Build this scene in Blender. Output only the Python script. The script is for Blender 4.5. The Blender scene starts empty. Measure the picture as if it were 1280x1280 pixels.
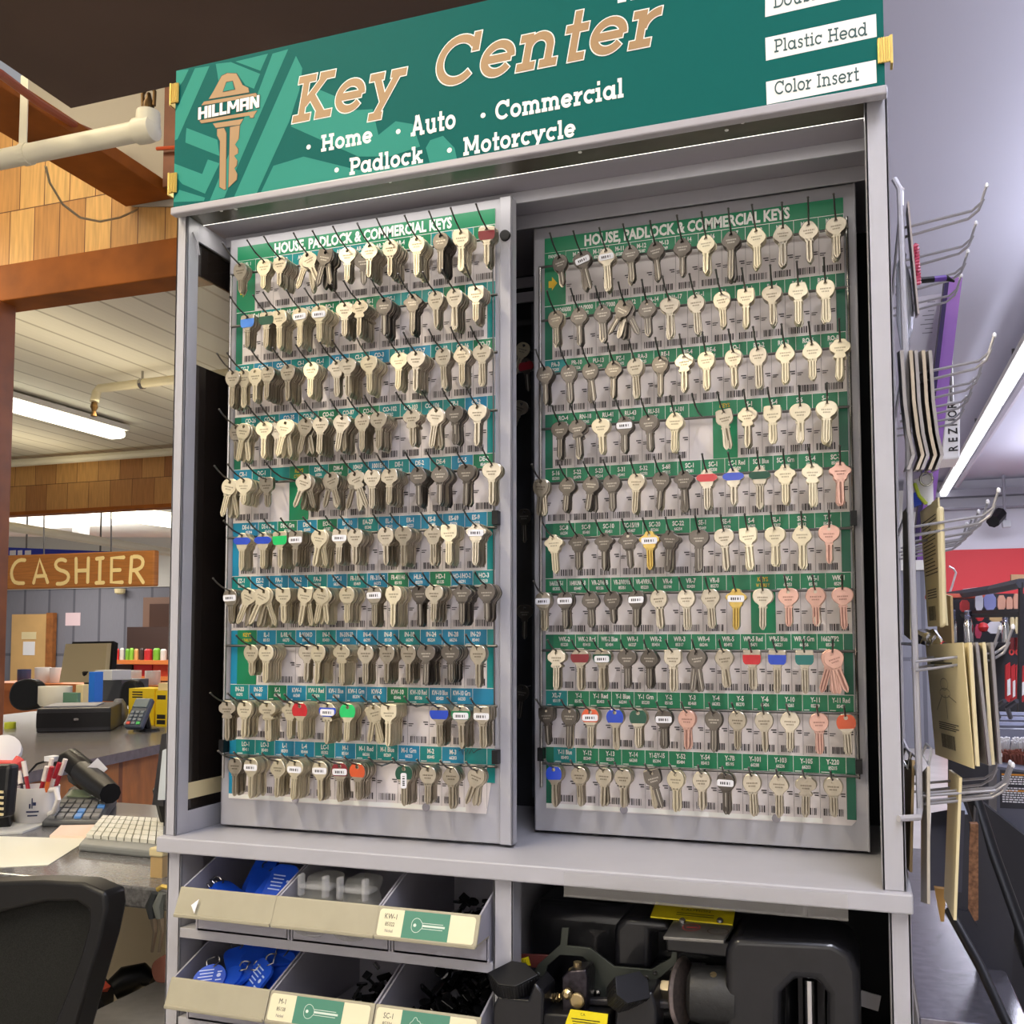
import bpy, bmesh, math, random
from mathutils import Vector, Matrix
random.seed(7)
SC = bpy.context.scene
COL = SC.collection

# ------------------------------------------------------------------ camera
CAM = (0.9152, -1.1624, 0.2698)
ROT = (1.6323, 0.0007, 0.3342)
FPX, PPY = 1241.0, 724.0
cd = bpy.data.cameras.new('camera')
cam = bpy.data.objects.new('camera', cd)
COL.objects.link(cam)
cam.location = CAM
cam.rotation_euler = ROT
cd.sensor_width = 36.0
cd.lens = FPX / 1280 * 36.0
cd.shift_y = (PPY - 640) / 1280
cd.clip_start = 0.02
cd.clip_end = 200
SC.camera = cam

# ------------------------------------------------------------------ world
wd = bpy.data.worlds.new('world')
SC.world = wd
wd.use_nodes = True
nt = wd.node_tree
bg = nt.nodes['Background']
tc = nt.nodes.new('ShaderNodeTexCoord')
sp = nt.nodes.new('ShaderNodeSeparateXYZ')
rp = nt.nodes.new('ShaderNodeValToRGB')
nt.links.new(tc.outputs['Generated'], sp.inputs[0])
mr = nt.nodes.new('ShaderNodeMapRange')
mr.inputs[1].default_value = -1
mr.inputs[2].default_value = 1
nt.links.new(sp.outputs['Z'], mr.inputs[0])
nt.links.new(mr.outputs[0], rp.inputs[0])
rp.color_ramp.elements[0].position = 0.30
rp.color_ramp.elements[0].color = (0.36, 0.33, 0.29, 1)
rp.color_ramp.elements[1].position = 0.62
rp.color_ramp.elements[1].color = (0.80, 0.80, 0.84, 1)
nt.links.new(rp.outputs[0], bg.inputs[0])
bg.inputs[1].default_value = 0.42

# ------------------------------------------------------------------ lights (fluorescent strips of the store, plus added fills)
def strip_light(name, loc, size, power, color=(1, 1, 1), rot=(0, 0, 0)):
    l = bpy.data.lights.new(name, 'AREA')
    l.shape = 'RECTANGLE'
    l.size, l.size_y = size
    l.energy = power
    l.color = color
    o = bpy.data.objects.new(name, l)
    o.location = loc
    o.rotation_euler = rot
    COL.objects.link(o)
    return o
WARM = (1.0, 0.86, 0.62)
COOL = (0.86, 0.88, 1.0)
NEUT = (1.0, 0.95, 0.88)
UP = (math.pi, 0, 0)
strip_light('aisle_tube_light', (-0.5, -1.7, 2.25), (0.16, 2.4), 66, WARM)
strip_light('aisle_tube_light', (1.5, -1.7, 2.25), (0.16, 2.4), 50, COOL)
strip_light('aisle_tube_light', (2.2, -0.6, 2.05), (0.3, 3.4), 62, COOL, UP)  # added uplight, the tubes' upward half, brightens the right ceiling
strip_light('aisle_tube_light', (0.3, -4.3, 2.35), (4.6, 0.3), 165, NEUT, (math.radians(-38), 0, 0))  # turned at the unseen wall so its reflection brightens the key faces
strip_light('aisle_tube_light', (-1.6, -1.2, 2.2), (0.16, 2.4), 34, WARM)
strip_light('aisle_tube_light', (2.2, 3.0, 2.3), (0.16, 2.4), 60, COOL)
strip_light('aisle_tube_light', (2.6, 3.4, 2.05), (0.3, 3.4), 76, COOL, UP)  # added uplight for the ceiling farther back
strip_light('aisle_tube_light', (2.4, 9.0, 2.28), (0.3, 5.0), 150, COOL)
strip_light('aisle_tube_light', (3.4, 8.0, 1.95), (0.3, 8.0), 170, COOL, UP)  # added uplight for the far end of the ceiling
strip_light('loft_tube_light', (-1.9, 0.5, 2.45), (2.0, 0.16), 17, WARM, (math.radians(42), 0, 0))  # added fill lamp aimed at the shingle wall
strip_light('cabinet_tube_light', (0.48, 0.039, 0.8790), (0.90, 0.005), 0.5, NEUT)
strip_light('aisle_tube_light', (3.0, 11.6, 2.2), (2.4, 0.3), 110, COOL)  # added fill that brightens the far red wall
strip_light('office_tube_light', (-3.4, 2.9, 1.80), (0.2, 2.4), 50, WARM)
strip_light('office_tube_light', (-3.2, 3.4, 1.55), (0.3, 2.6), 5, WARM, UP)  # added uplight that brightens the plank ceiling
strip_light('office_tube_light', (-5.6, 4.4, 1.60), (0.3, 2.6), 6, WARM, UP)  # second added uplight for the plank ceiling
strip_light('office_tube_light', (-2.6, 1.2, 1.85), (0.2, 0.5), 10, WARM)
strip_light('office_tube_light', (-8.5, 9.5, 1.9), (2.5, 2.5), 170, (1.0, 0.95, 0.88))
strip_light('office_tube_light', (-9.0, 10.0, 1.7), (2.5, 2.5), 70, (1.0, 0.95, 0.88), UP)
strip_light('office_tube_light', (-12.5, 12.0, 1.9), (2.5, 1.5), 110, (1.0, 0.95, 0.88))

SC.view_settings.view_transform = 'Standard'
SC.view_settings.look = 'None'
SC.view_settings.gamma = 1
SC.view_settings.use_curve_mapping = False
SC.view_settings.exposure = 0.0

# ------------------------------------------------------------------ picture ray -> point on a given plane
_M = None
from mathutils import Euler
_M = Euler(ROT, 'XYZ').to_matrix()
def at(px, py, X=None, Y=None, Z=None, D=None):
    d = _M @ Vector(((px - 640) / FPX, -(py - PPY) / FPX, -1))
    if X is not None: t = (X - CAM[0]) / d.x
    elif Y is not None: t = (Y - CAM[1]) / d.y
    elif Z is not None: t = (Z - CAM[2]) / d.z
    else: t = D
    return Vector(CAM) + d * t

# ------------------------------------------------------------------ materials
def lin(c):
    return tuple((v / 12.92 if v <= 0.04045 else ((v + 0.055) / 1.055) ** 2.4) for v in [x / 255 for x in c])
MATS = {}
def mat(name, rgb, rough=0.5, metal=0.0, noise=0.0, nscale=30.0, bump=0.0, spec=0.5, coat=0.0):
    if name in MATS: return MATS[name]
    m = bpy.data.materials.new(name)
    m.use_nodes = True
    n = m.node_tree.nodes
    lk = m.node_tree.links
    b = n['Principled BSDF']
    c = lin(rgb)
    b.inputs['Base Color'].default_value = (*c, 1)
    b.inputs['Roughness'].default_value = rough
    b.inputs['Metallic'].default_value = metal
    b.inputs['Specular IOR Level'].default_value = spec
    b.inputs['Coat Weight'].default_value = coat
    if noise or bump:
        t = n.new('ShaderNodeTexCoord')
        x = n.new('ShaderNodeTexNoise')
        x.inputs['Scale'].default_value = nscale
        x.inputs['Detail'].default_value = 4
        lk.new(t.outputs['Object'], x.inputs['Vector'])
        if noise:
            r = n.new('ShaderNodeValToRGB')
            r.color_ramp.elements[0].position = 0.3
            r.color_ramp.elements[1].position = 0.7
            r.color_ramp.elements[0].color = (*[v * (1 - noise) for v in c], 1)
            r.color_ramp.elements[1].color = (*[min(1, v * (1 + noise)) for v in c], 1)
            lk.new(x.outputs['Fac'], r.inputs[0])
            lk.new(r.outputs[0], b.inputs['Base Color'])
        if bump:
            u = n.new('ShaderNodeBump')
            u.inputs['Strength'].default_value = bump
            u.inputs['Distance'].default_value = 0.002
            lk.new(x.outputs['Fac'], u.inputs['Height'])
            lk.new(u.outputs[0], b.inputs['Normal'])
    MATS[name] = m
    return m
def emat(name, rgb, strength):
    if name in MATS: return MATS[name]
    m = bpy.data.materials.new(name)
    m.use_nodes = True
    b = m.node_tree.nodes['Principled BSDF']
    b.inputs['Base Color'].default_value = (*lin(rgb), 1)
    b.inputs['Emission Color'].default_value = (*lin(rgb), 1)
    b.inputs['Emission Strength'].default_value = strength
    MATS[name] = m
    return m
def glassmat(name, rgb, alpha=0.25, rough=0.05):
    if name in MATS: return MATS[name]
    m = bpy.data.materials.new(name)
    m.use_nodes = True
    b = m.node_tree.nodes['Principled BSDF']
    b.inputs['Base Color'].default_value = (*lin(rgb), 1)
    b.inputs['Roughness'].default_value = rough
    b.inputs['Alpha'].default_value = alpha
    MATS[name] = m
    return m
def plankmat(name, cols, axes, width, length, mortar=0.004, mort=(40, 25, 12), offset=0.5, rough=0.55, grain=0.12, shift=0.0, upgrain=False):
    """boards: brick texture over two world axes, tone changing board by board, with grain"""
    m = bpy.data.materials.new(name)
    m.use_nodes = True
    n = m.node_tree.nodes
    lk = m.node_tree.links
    b = n['Principled BSDF']
    b.inputs['Roughness'].default_value = rough
    g = n.new('ShaderNodeNewGeometry')
    s = n.new('ShaderNodeSeparateXYZ')
    cb = n.new('ShaderNodeCombineXYZ')
    lk.new(g.outputs['Position'], s.inputs[0])
    lk.new(s.outputs[axes[0]], cb.inputs[0])
    sb = n.new('ShaderNodeMath')
    sb.operation = 'SUBTRACT'
    sb.inputs[1].default_value = shift
    lk.new(s.outputs[axes[1]], sb.inputs[0])
    lk.new(sb.outputs[0], cb.inputs[1])
    k = n.new('ShaderNodeTexBrick')
    k.offset = offset
    k.inputs['Scale'].default_value = 1
    k.inputs['Brick Width'].default_value = length
    k.inputs['Row Height'].default_value = width
    k.inputs['Mortar Size'].default_value = mortar
    k.inputs['Mortar Smooth'].default_value = 0.2
    k.inputs['Color1'].default_value = (*lin(cols[0]), 1)
    k.inputs['Color2'].default_value = (*lin(cols[1]), 1)
    k.inputs['Mortar'].default_value = (*lin(mort), 1)
    lk.new(cb.outputs[0], k.inputs['Vector'])
    x = n.new('ShaderNodeTexNoise')
    x.inputs['Scale'].default_value = 6
    x.inputs['Detail'].default_value = 5
    mp = n.new('ShaderNodeMapping')
    mp.inputs['Scale'].default_value = (14, 1, 1) if upgrain else (1, 14, 1)
    lk.new(cb.outputs[0], mp.inputs['Vector'])
    lk.new(mp.outputs[0], x.inputs['Vector'])
    mx = n.new('ShaderNodeMix')
    mx.data_type = 'RGBA'
    mx.blend_type = 'MULTIPLY'
    mx.inputs[0].default_value = 1
    r = n.new('ShaderNodeValToRGB')
    r.color_ramp.elements[0].color = (1 - grain * 2.5,) * 3 + (1,)
    r.color_ramp.elements[0].position = 0.3
    r.color_ramp.elements[1].position = 0.65
    lk.new(x.outputs['Fac'], r.inputs[0])
    lk.new(k.outputs['Color'], mx.inputs[6])
    lk.new(r.outputs[0], mx.inputs[7])
    lk.new(mx.outputs[2], b.inputs['Base Color'])
    MATS[name] = m
    return m

GREY = mat('grey_enamel', (176, 175, 181), 0.38, 0.0, noise=0.03, nscale=18)
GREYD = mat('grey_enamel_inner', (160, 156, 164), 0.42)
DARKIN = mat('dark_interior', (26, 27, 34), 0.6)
BLACKG = mat('smoked_gloss', (34, 28, 24), 0.06, spec=0.8)
STEEL = mat('bright_wire', (170, 168, 165), 0.25, 1.0)
WIRED = mat('dark_wire', (112, 110, 108), 0.4, 1.0)
WHITE = mat('white_paint', (228, 226, 222), 0.5)
BLACK = mat('black_plastic', (20, 20, 22), 0.42, spec=.35)
BLACKM = mat('black_enamel', (20, 20, 24), 0.32, noise=0.2, nscale=60, bump=0.06, spec=.35, coat=0.35)
WOOD = mat('stained_wood', (150, 92, 44), 0.5, noise=0.25, nscale=9)
WOODD = mat('dark_stained_wood', (112, 62, 30), 0.55, noise=0.3, nscale=9)
CREAM = mat('cream_card', (222, 206, 160), 0.6)
YELLOW = mat('yellow_label', (240, 220, 20), 0.5)
INK = mat('black_ink', (30, 28, 28), 0.7)
GOLD = mat('gold_clip', (200, 172, 92), 0.35, 0.6)
BLUE = mat('blue_plastic', (24, 78, 200), 0.3, coat=0.3)
RED = mat('red_paint', (206, 40, 48), 0.55)
# key finishes; pale and dark nickel also hold reflected brightness in their colour
NICK = mat('nickel', (186, 177, 160), 0.30, 1.0, noise=0.12, nscale=90)
PALE = mat('pale_nickel', (214, 204, 178), 0.40, 0.9, noise=0.05, nscale=90)
DARK = mat('dark_nickel', (106, 100, 94), 0.34, 1.0, noise=0.15, nscale=60)
BRASS = mat('brass', (200, 172, 100), 0.32, 1.0, noise=0.08, nscale=90)
COPP = mat('copper_nickel', (206, 166, 152), 0.34, 0.9, noise=0.08, nscale=90)
ENGR_SHADE = {k: mat('engraved_' + k, c, .45, 1.0) for k, c in (('n', (118, 110, 96)), ('b', (150, 142, 122)), ('d', (176, 170, 160)), ('g', (140, 116, 60)), ('p', (150, 116, 106)))}  # shade of grooves and stamps put into the colour; paler on dark keys
FIN = {'n': NICK, 'b': PALE, 'd': DARK, 'g': BRASS, 'p': COPP}
FINW = {'n': 'silver', 'b': 'pale', 'd': 'dark', 'g': 'brass', 'p': 'coppery'}
CAPC = {'R': mat('red_cap', (190, 24, 34), 0.3, coat=0.4), 'B': mat('blue_cap', (26, 66, 186), 0.3, coat=0.4),
        'G': mat('green_cap', (10, 120, 70), 0.3, coat=0.4), 'O': mat('orange_cap', (206, 84, 40), 0.35, coat=0.3),
        'K': mat('maroon_cap', (126, 24, 34), 0.3, coat=0.3), 'E': mat('bright_green_cap', (24, 190, 100), 0.35),
        'D': mat('dark_green_cap', (14, 74, 54), 0.3), 'T': mat('teal_cap', (34, 112, 108), 0.35), 'L': mat('light_blue_cap', (70, 130, 214), 0.35)}
CAPW = {'R': 'red', 'B': 'blue', 'G': 'green', 'O': 'orange', 'K': 'maroon', 'E': 'bright green', 'D': 'dark green', 'T': 'teal', 'L': 'light blue'}
STICK = mat('white_sticker', (232, 232, 236), 0.45)

# ------------------------------------------------------------------ mesh helpers
class MB:
    def __init__(s):
        s.v = []; s.f = []; s.m = []; s.flat = None
    def add(s, vs, fs, m=0):
        o = len(s.v)
        s.v += [tuple(v) for v in vs]
        s.f += [tuple(i + o for i in f) for f in fs]
        s.m += [m] * len(fs)
        return s
    def box(s, x0, x1, y0, y1, z0, z1, m=0):
        vs = [(x, y, z) for x in (x0, x1) for y in (y0, y1) for z in (z0, z1)]
        fs = [(0, 1, 3, 2), (4, 6, 7, 5), (0, 4, 5, 1), (2, 3, 7, 6), (0, 2, 6, 4), (1, 5, 7, 3)]
        return s.add(vs, fs, m)
    def obox(s, c, sx, sy, sz, M=None, m=0):
        vs = [Vector((x, y, z)) for x in (-sx / 2, sx / 2) for y in (-sy / 2, sy / 2) for z in (-sz / 2, sz / 2)]
        if M is not None: vs = [M @ v for v in vs]
        vs = [v + Vector(c) for v in vs]
        fs = [(0, 1, 3, 2), (4, 6, 7, 5), (0, 4, 5, 1), (2, 3, 7, 6), (0, 2, 6, 4), (1, 5, 7, 3)]
        return s.add(vs, fs, m)
    def hexa(s, a, b, m=0):
        """two quads (4 points each, same order) joined into a solid"""
        vs = list(a) + list(b)
        fs = [(0, 1, 2, 3), (7, 6, 5, 4)] + [(i, i + 4, (i + 1) % 4 + 4, (i + 1) % 4) for i in range(4)]
        return s.add(vs, fs, m)
    def prism(s, poly, f0, f1, m=0):
        """poly: 2D points; f0/f1 map a 2D point to 3D for both end faces"""
        n = len(poly)
        vs = [f0(p) for p in poly] + [f1(p) for p in poly]
        fs = [tuple(range(n)), tuple(range(2 * n - 1, n - 1, -1))] + [(i, i + n, (i + 1) % n + n, (i + 1) % n) for i in range(n)]
        return s.add(vs, fs, m)
    def tube(s, pts, r, seg=8, m=0, caps=True):
        pts = [Vector(p) for p in pts]
        n = len(pts)
        rs = r if isinstance(r, (list, tuple)) else [r] * n
        rings = []
        up = None
        for i, p in enumerate(pts):
            d = (pts[min(i + 1, n - 1)] - pts[max(i - 1, 0)])
            d.normalize()
            if up is None:
                up = Vector((0, 0, 1)) if abs(d.z) < 0.9 else Vector((0, 1, 0))
            a = d.cross(up)
            if a.length < 1e-5: a = d.orthogonal()
            a.normalize()
            b = a.cross(d).normalized()
            up = b
            rings.append([p + (a * math.cos(2 * math.pi * k / seg) + b * math.sin(2 * math.pi * k / seg)) * rs[i] for k in range(seg)])
        vs = [v for rg in rings for v in rg]
        fs = []
        for i in range(n - 1):
            for k in range(seg):
                fs.append((i * seg + k, i * seg + (k + 1) % seg, (i + 1) * seg + (k + 1) % seg, (i + 1) * seg + k))
        if caps:
            fs.append(tuple(range(seg - 1, -1, -1)))
            fs.append(tuple((n - 1) * seg + k for k in range(seg)))
        return s.add(vs, fs, m)
    def lathe(s, prof, base, axis=(0, 0, 1), seg=20, m=0):
        """prof: (radius, height) along axis from base"""
        ax = Vector(axis).normalized()
        a = ax.orthogonal().normalized()
        b = ax.cross(a)
        base = Vector(base)
        vs = []
        for r, h in prof:
            for k in range(seg):
                t = 2 * math.pi * k / seg
                vs.append(base + ax * h + (a * math.cos(t) + b * math.sin(t)) * r)
        fs = []
        for i in range(len(prof) - 1):
            for k in range(seg):
                fs.append((i * seg + k, i * seg + (k + 1) % seg, (i + 1) * seg + (k + 1) % seg, (i + 1) * seg + k))
        fs.append(tuple(range(seg - 1, -1, -1)))
        fs.append(tuple((len(prof) - 1) * seg + k for k in range(seg)))
        return s.add(vs, fs, m)
    def mesh(s, name, mats, smooth=False):
        me = bpy.data.meshes.new(name)
        me.from_pydata(s.v, [], s.f)
        mats = mats if isinstance(mats, (list, tuple)) else [mats]
        for mt in mats: me.materials.append(mt)
        me.polygons.foreach_set('material_index', s.m)
        if smooth:
            me.polygons.foreach_set('use_smooth', [True] * len(s.f))
        me.update()
        bm = bmesh.new(); bm.from_mesh(me)
        if s.flat is None: bmesh.ops.recalc_face_normals(bm, faces=bm.faces)
        else:
            bm.normal_update()
            bmesh.ops.reverse_faces(bm, faces=[f for f in bm.faces if f.normal.dot(s.flat) < 0])
        bm.to_mesh(me); bm.free()
        return me
    def build(s, name, mats, parent=None, smooth=False, bevel=0, seg=2, sub=0):
        o = bpy.data.objects.new(name, s.mesh(name, mats, smooth))
        COL.objects.link(o)
        if bevel:
            md = o.modifiers.new('bevel', 'BEVEL')
            md.width = bevel; md.segments = seg; md.limit_method = 'ANGLE'; md.angle_limit = math.radians(40)
        if sub:
            md = o.modifiers.new('sub', 'SUBSURF'); md.levels = sub; md.render_levels = sub
        if smooth and not sub:
            for p in o.data.polygons: p.use_smooth = True
            try: o.data.set_sharp_from_angle(angle=math.radians(40))
            except Exception: pass
        if parent is not None: adopt(o, parent)
        return o
def adopt(o, parent):
    o.parent = parent
    o.matrix_parent_inverse = Matrix.LocRotScale(parent.location, parent.rotation_euler, None).inverted()
def tag(o, label, cat, group=None, kind=None):
    o['label'] = label
    o['category'] = cat
    if group: o['group'] = group
    if kind: o['kind'] = kind
    return o
def struct(o, label=None):
    o['kind'] = 'structure'
    if label: o['label'] = label
    return o
def thing(name, loc, label, cat, group=None, rot=(0, 0, 0)):
    e = bpy.data.objects.new(name, None)
    e.empty_display_size = 0.02
    e.location = loc
    e.rotation_euler = rot
    COL.objects.link(e)
    return tag(e, label, cat, group)
def solo(mb, name, mats, label, cat, group=None, **k):
    return tag(mb.build(name, mats, **k), label, cat, group)
def rounded(w, h, r, n=4, cx=0, cy=0):
    pts = []
    for sx, sy, a0 in ((1, 1, 0), (-1, 1, 90), (-1, -1, 180), (1, -1, 270)):
        for i in range(n + 1):
            a = math.radians(a0 + 90 * i / n)
            pts.append((cx + sx * (w / 2 - r) + r * math.cos(a), cy + sy * (h / 2 - r) + r * math.sin(a)))
    return pts
def chaikin(p, it=2, closed=True):
    for _ in range(it):
        q = []
        for i in range(len(p) if closed else len(p) - 1):
            a, b = p[i], p[(i + 1) % len(p)]
            q += [(a[0] * .75 + b[0] * .25, a[1] * .75 + b[1] * .25), (a[0] * .25 + b[0] * .75, a[1] * .25 + b[1] * .75)]
        p = q
    return p

# ---- sans lettering from the built-in font, cached as flat triangles
_TX = {}
def text_geo(s, bold=0.0):
    k = (s, bold)
    if k in _TX: return _TX[k]
    cu = bpy.data.curves.new('lettering', 'FONT')
    cu.body = s
    cu.resolution_u = 2
    cu.offset = bold
    o = bpy.data.objects.new('lettering', cu)
    COL.objects.link(o)
    dg = bpy.context.evaluated_depsgraph_get()
    dg.update()
    me = bpy.data.meshes.new_from_object(o.evaluated_get(dg))
    vs = [(v.co.x, v.co.y) for v in me.vertices]
    fs = [tuple(p.vertices) for p in me.polygons]
    bpy.data.objects.remove(o)
    bpy.data.curves.remove(cu)
    bpy.data.meshes.remove(me)
    if vs:
        x0 = min(v[0] for v in vs); x1 = max(v[0] for v in vs)
        vs = [(x - x0, y) for x, y in vs]
        w = x1 - x0
    else: w = 0
    _TX[k] = (vs, fs, w)
    return _TX[k]

class Flat:
    """printed matter on a plane: 2D drawing turned into thin raised layers"""
    def __init__(s, O, U, V, N):
        s.O, s.U, s.V, s.N = Vector(O), Vector(U), Vector(V), Vector(N)
        s.mb = MB(); s.mb.flat = s.N; s.k = 0
    def p(s, u, v, l): return s.O + s.U * u + s.V * v + s.N * (0.00022 * l + (s.k % 48) * 3.5e-6)
    def poly(s, pts, m, l=1):
        s.k += 1
        s.mb.add([s.p(u, v, l) for u, v in pts], [tuple(range(len(pts)))], m)
    def rect(s, u0, v0, u1, v1, m, l=1):
        s.poly([(u0, v0), (u1, v0), (u1, v1), (u0, v1)], m, l)
    def text(s, t, u, v, h, m, l=2, bold=0.02, w=None, align='c', narrow=0.8):
        vs, fs, tw = text_geo(t, bold)
        if not fs: return
        k = h / 0.70
        kx = k * narrow if w is None else w / tw
        if w is None and align == 'c': u -= tw * kx / 2
        elif w is not None and align == 'c': u -= w / 2
        s.mb.add([s.p(u + x * kx, v + y * k, l) for x, y in vs], fs, m)
    def stroke(s, pts, wd, m, l=1):
        s.k += 1
        n = len(pts)
        if n < 2: return
        L, R_ = [], []
        for i in range(n):
            a = Vector(pts[max(i - 1, 0)]); b = Vector(pts[min(i + 1, n - 1)])
            d = (b - a)
            if d.length < 1e-9: d = Vector((1, 0))
            d.normalize()
            nn = Vector((-d.y, d.x)) * wd / 2
            c = Vector(pts[i])
            L.append(c + nn); R_.append(c - nn)
        vs = [s.p(q.x, q.y, l) for q in L] + [s.p(q.x, q.y, l) for q in R_]
        s.mb.add(vs, [(i, i + 1, n + i + 1, n + i) for i in range(n - 1)], m)
    def disc(s, u, v, r, m, l=1, n=14):
        s.poly([(u + r * math.cos(2 * math.pi * i / n), v + r * math.sin(2 * math.pi * i / n)) for i in range(n)], m, l)

# ---- slab lettering for the header sign
def Ln(*a): return [(a[i], a[i + 1]) for i in range(0, len(a), 2)]
def Ar(cx, cy, rx, ry, a0, a1, n=18):
    return [(cx + rx * math.cos(math.radians(a0 + (a1 - a0) * i / n)), cy + ry * math.sin(math.radians(a0 + (a1 - a0) * i / n))) for i in range(n + 1)]
def slab_glyph(ch, W):
    h = W / 2; X = 0.72; S = []
    def st(x, y0, y1): S.append(Ln(x, y0, x, y1))
    def sf(x0, x1, y): S.append(Ln(x0, y, x1, y))
    b, t, c = h, X - h, 1 - h
    if ch == 'K':
        st(.25, 0, 1); sf(.03, .5, b); sf(.03, .5, c); S.append(Ln(.28, .36, .76, 1 - h)); S.append(Ln(.46, .52, .82, h)); sf(.6, 1.0, c); sf(.64, 1.06, b); w = 1.06
    elif ch == 'e':
        S.append(Ar(.38, .36, .38 - h, .36 - h, 0, 325, 30)); S.append(Ln(h, .36, .76 - h * 1.0, .36)); w = .78
    elif ch == 'y':
        S.append(Ln(.18, t, .45, .07)); S.append(Ln(.72, t, .29, -.28 + h)); sf(.0, .36, t); sf(.54, .92, t); sf(.12, .46, -.28 + h); w = .92
    elif ch == 'C':
        S.append(Ar(.5, .5, .5 - h, .5 - h, 38, 318, 28)); S.append(Ln(.87, .62, .87, 1.0)); w = .98
    elif ch == 'n':
        st(.2, 0, X); sf(.0, .4, b); sf(.0, .2, t); S.append(Ar(.44, .72 - h - .23, .24, .23, 175, 0)); st(.68, 0, .72 - h - .2); sf(.5, .88, b); w = .9
    elif ch == 'm':
        st(.2, 0, X); sf(.0, .38, b); sf(.0, .2, t)
        for cx in (.41, .83): S.append(Ar(cx, .72 - h - .2, .21, .2, 175, 0)); st(cx + .21, 0, .72 - h - .18)
        sf(.46, .78, b); sf(.88, 1.22, b); w = 1.24
    elif ch == 't':
        st(.24, 0, .98); sf(.02, .5, t); sf(.24, .5, b); w = .52
    elif ch == 'r':
        st(.2, 0, X); sf(.0, .44, b); sf(.0, .2, t); S.append(Ar(.56, .72 - h - .32, .33, .32, 172, 88)); w = .6
    elif ch == 'H':
        st(.24, 0, 1); st(.84, 0, 1); sf(.24, .84, .5)
        for x in (.24, .84): sf(x - .2, x + .2, b); sf(x - .2, x + .2, c)
        w = 1.08
    elif ch == 'o':
        S.append(Ar(.37, .36, .37 - h, .36 - h, 0, 360, 26)); w = .76
    elif ch == 'A':
        S.append(Ln(.16, 0, .48, 1)); S.append(Ln(.84, 0, .52, 1)); sf(.28, .72, .34); sf(.0, .34, b); sf(.66, 1.0, b); sf(.32, .56, c); w = 1.0
    elif ch == 'u':
        st(.2, .26, X); S.append(Ar(.42, .24 + h * .6, .22, .24, 180, 360)); st(.64, 0, X); sf(.02, .2, t); sf(.46, .64, t); sf(.64, .82, b); w = .84
    elif ch == 'P':
        st(.24, 0, 1); sf(.04, .46, b); sf(.04, .55, c); sf(.24, .55, .46); S.append(Ar(.54, .73 - h / 2, .25, .27 - h / 2, -90, 90)); w = .86
    elif ch in 'adb':
        if ch == 'b':
            st(.2, 0, 1); sf(.02, .2, c); S.append(Ar(.46, .36, .36 - h, .36 - h, 0, 360, 24)); w = .84
        else:
            S.append(Ar(.36, .36, .36 - h, .36 - h, 0, 360, 24)); st(.68, 0, X if ch == 'a' else 1); sf(.68, .86, b)
            if ch == 'd': sf(.5, .68, c)
            w = .86
    elif ch == 'l':
        st(.2, 0, 1); sf(.02, .2, c); sf(.02, .4, b); w = .42
    elif ch == 'c':
        S.append(Ar(.36, .36, .36 - h, .36 - h, 42, 318, 22)); S.append(Ln(.62, .48, .62, .7)); w = .72
    elif ch == 'k':
        st(.2, 0, 1); sf(.02, .2, c); sf(.02, .36, b); S.append(Ln(.24, .28, .62, t)); S.append(Ln(.38, .42, .66, b)); sf(.46, .8, t); sf(.5, .86, b); w = .86
    elif ch == 'M':
        st(.22, 0, 1); st(1.02, 0, 1); S.append(Ln(.24, .98, .62, .25)); S.append(Ln(.62, .25, 1.0, .98))
        for x in (.22, 1.02): sf(x - .2, x + .2, b); sf(x - .2, x + .1 if x > .5 else x + .1, c)
        w = 1.24
    elif ch == 'i':
        st(.2, 0, X); sf(.0, .2, t); sf(.0, .4, b); S.append(Ln(.2, .84, .2, .84 + W * 1.1)); w = .42
    elif ch == 's':
        S.append([(.52, .56), (.42, .65), (.28, .66), (.16, .60), (.14, .49), (.24, .41), (.38, .36), (.48, .28), (.48, .15), (.38, .07), (.22, .06), (.08, .16)]); w = .62
    elif ch == 'I':
        st(.22, 0, 1); sf(.02, .42, b); sf(.02, .42, c); w = .46
    elif ch == 'D':
        st(.24, 0, 1); sf(.04, .5, b); sf(.04, .5, c); S.append(Ar(.5, .5, .42, .5 - h, -90, 90)); w = .98
    else: w = .4
    return S, w
def slab_text(fl, s, u, v, width, height, m, l, W=0.19, extra=0.0, shear=0.0, gap=0.05):
    x = 0; items = []
    for ch in s:
        S, w = slab_glyph(ch, W)
        items += [(x, p) for p in S]
        x += w + gap
    tot = x - gap
    kx = width / tot
    for ox, p in items:
        q = list(p)
        if extra:
            a, b = Vector(q[0]), Vector(q[1]); d = (a - b).normalized() * extra; q[0] = tuple(a + d)
            a, b = Vector(q[-1]), Vector(q[-2]); d = (a - b).normalized() * extra; q[-1] = tuple(a + d)
        # stroke widths follow the letter scale, so draw in letter space then map
        n = len(q); L = []; R_ = []
        for i in range(n):
            a = Vector(q[max(i - 1, 0)]); b = Vector(q[min(i + 1, n - 1)]); d = b - a
            if (Vector(q[0]) - Vector(q[-1])).length < 1e-6 and n > 4 and i in (0, n - 1):
                d = Vector(q[1]) - Vector(q[-2])
            d.normalize()
            nn = Vector((-d.y, d.x)) * (W + 2 * extra) / 2
            L.append(Vector(q[i]) + nn); R_.append(Vector(q[i]) - nn)
        fl.k += 1
        def mp(t): return fl.p(u + (ox + t.x + shear * t.y) * kx, v + t.y * height, l)
        fl.mb.add([mp(t) for t in L] + [mp(t) for t in R_], [(i, i + 1, n + i + 1, n + i) for i in range(n - 1)], m)

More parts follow.
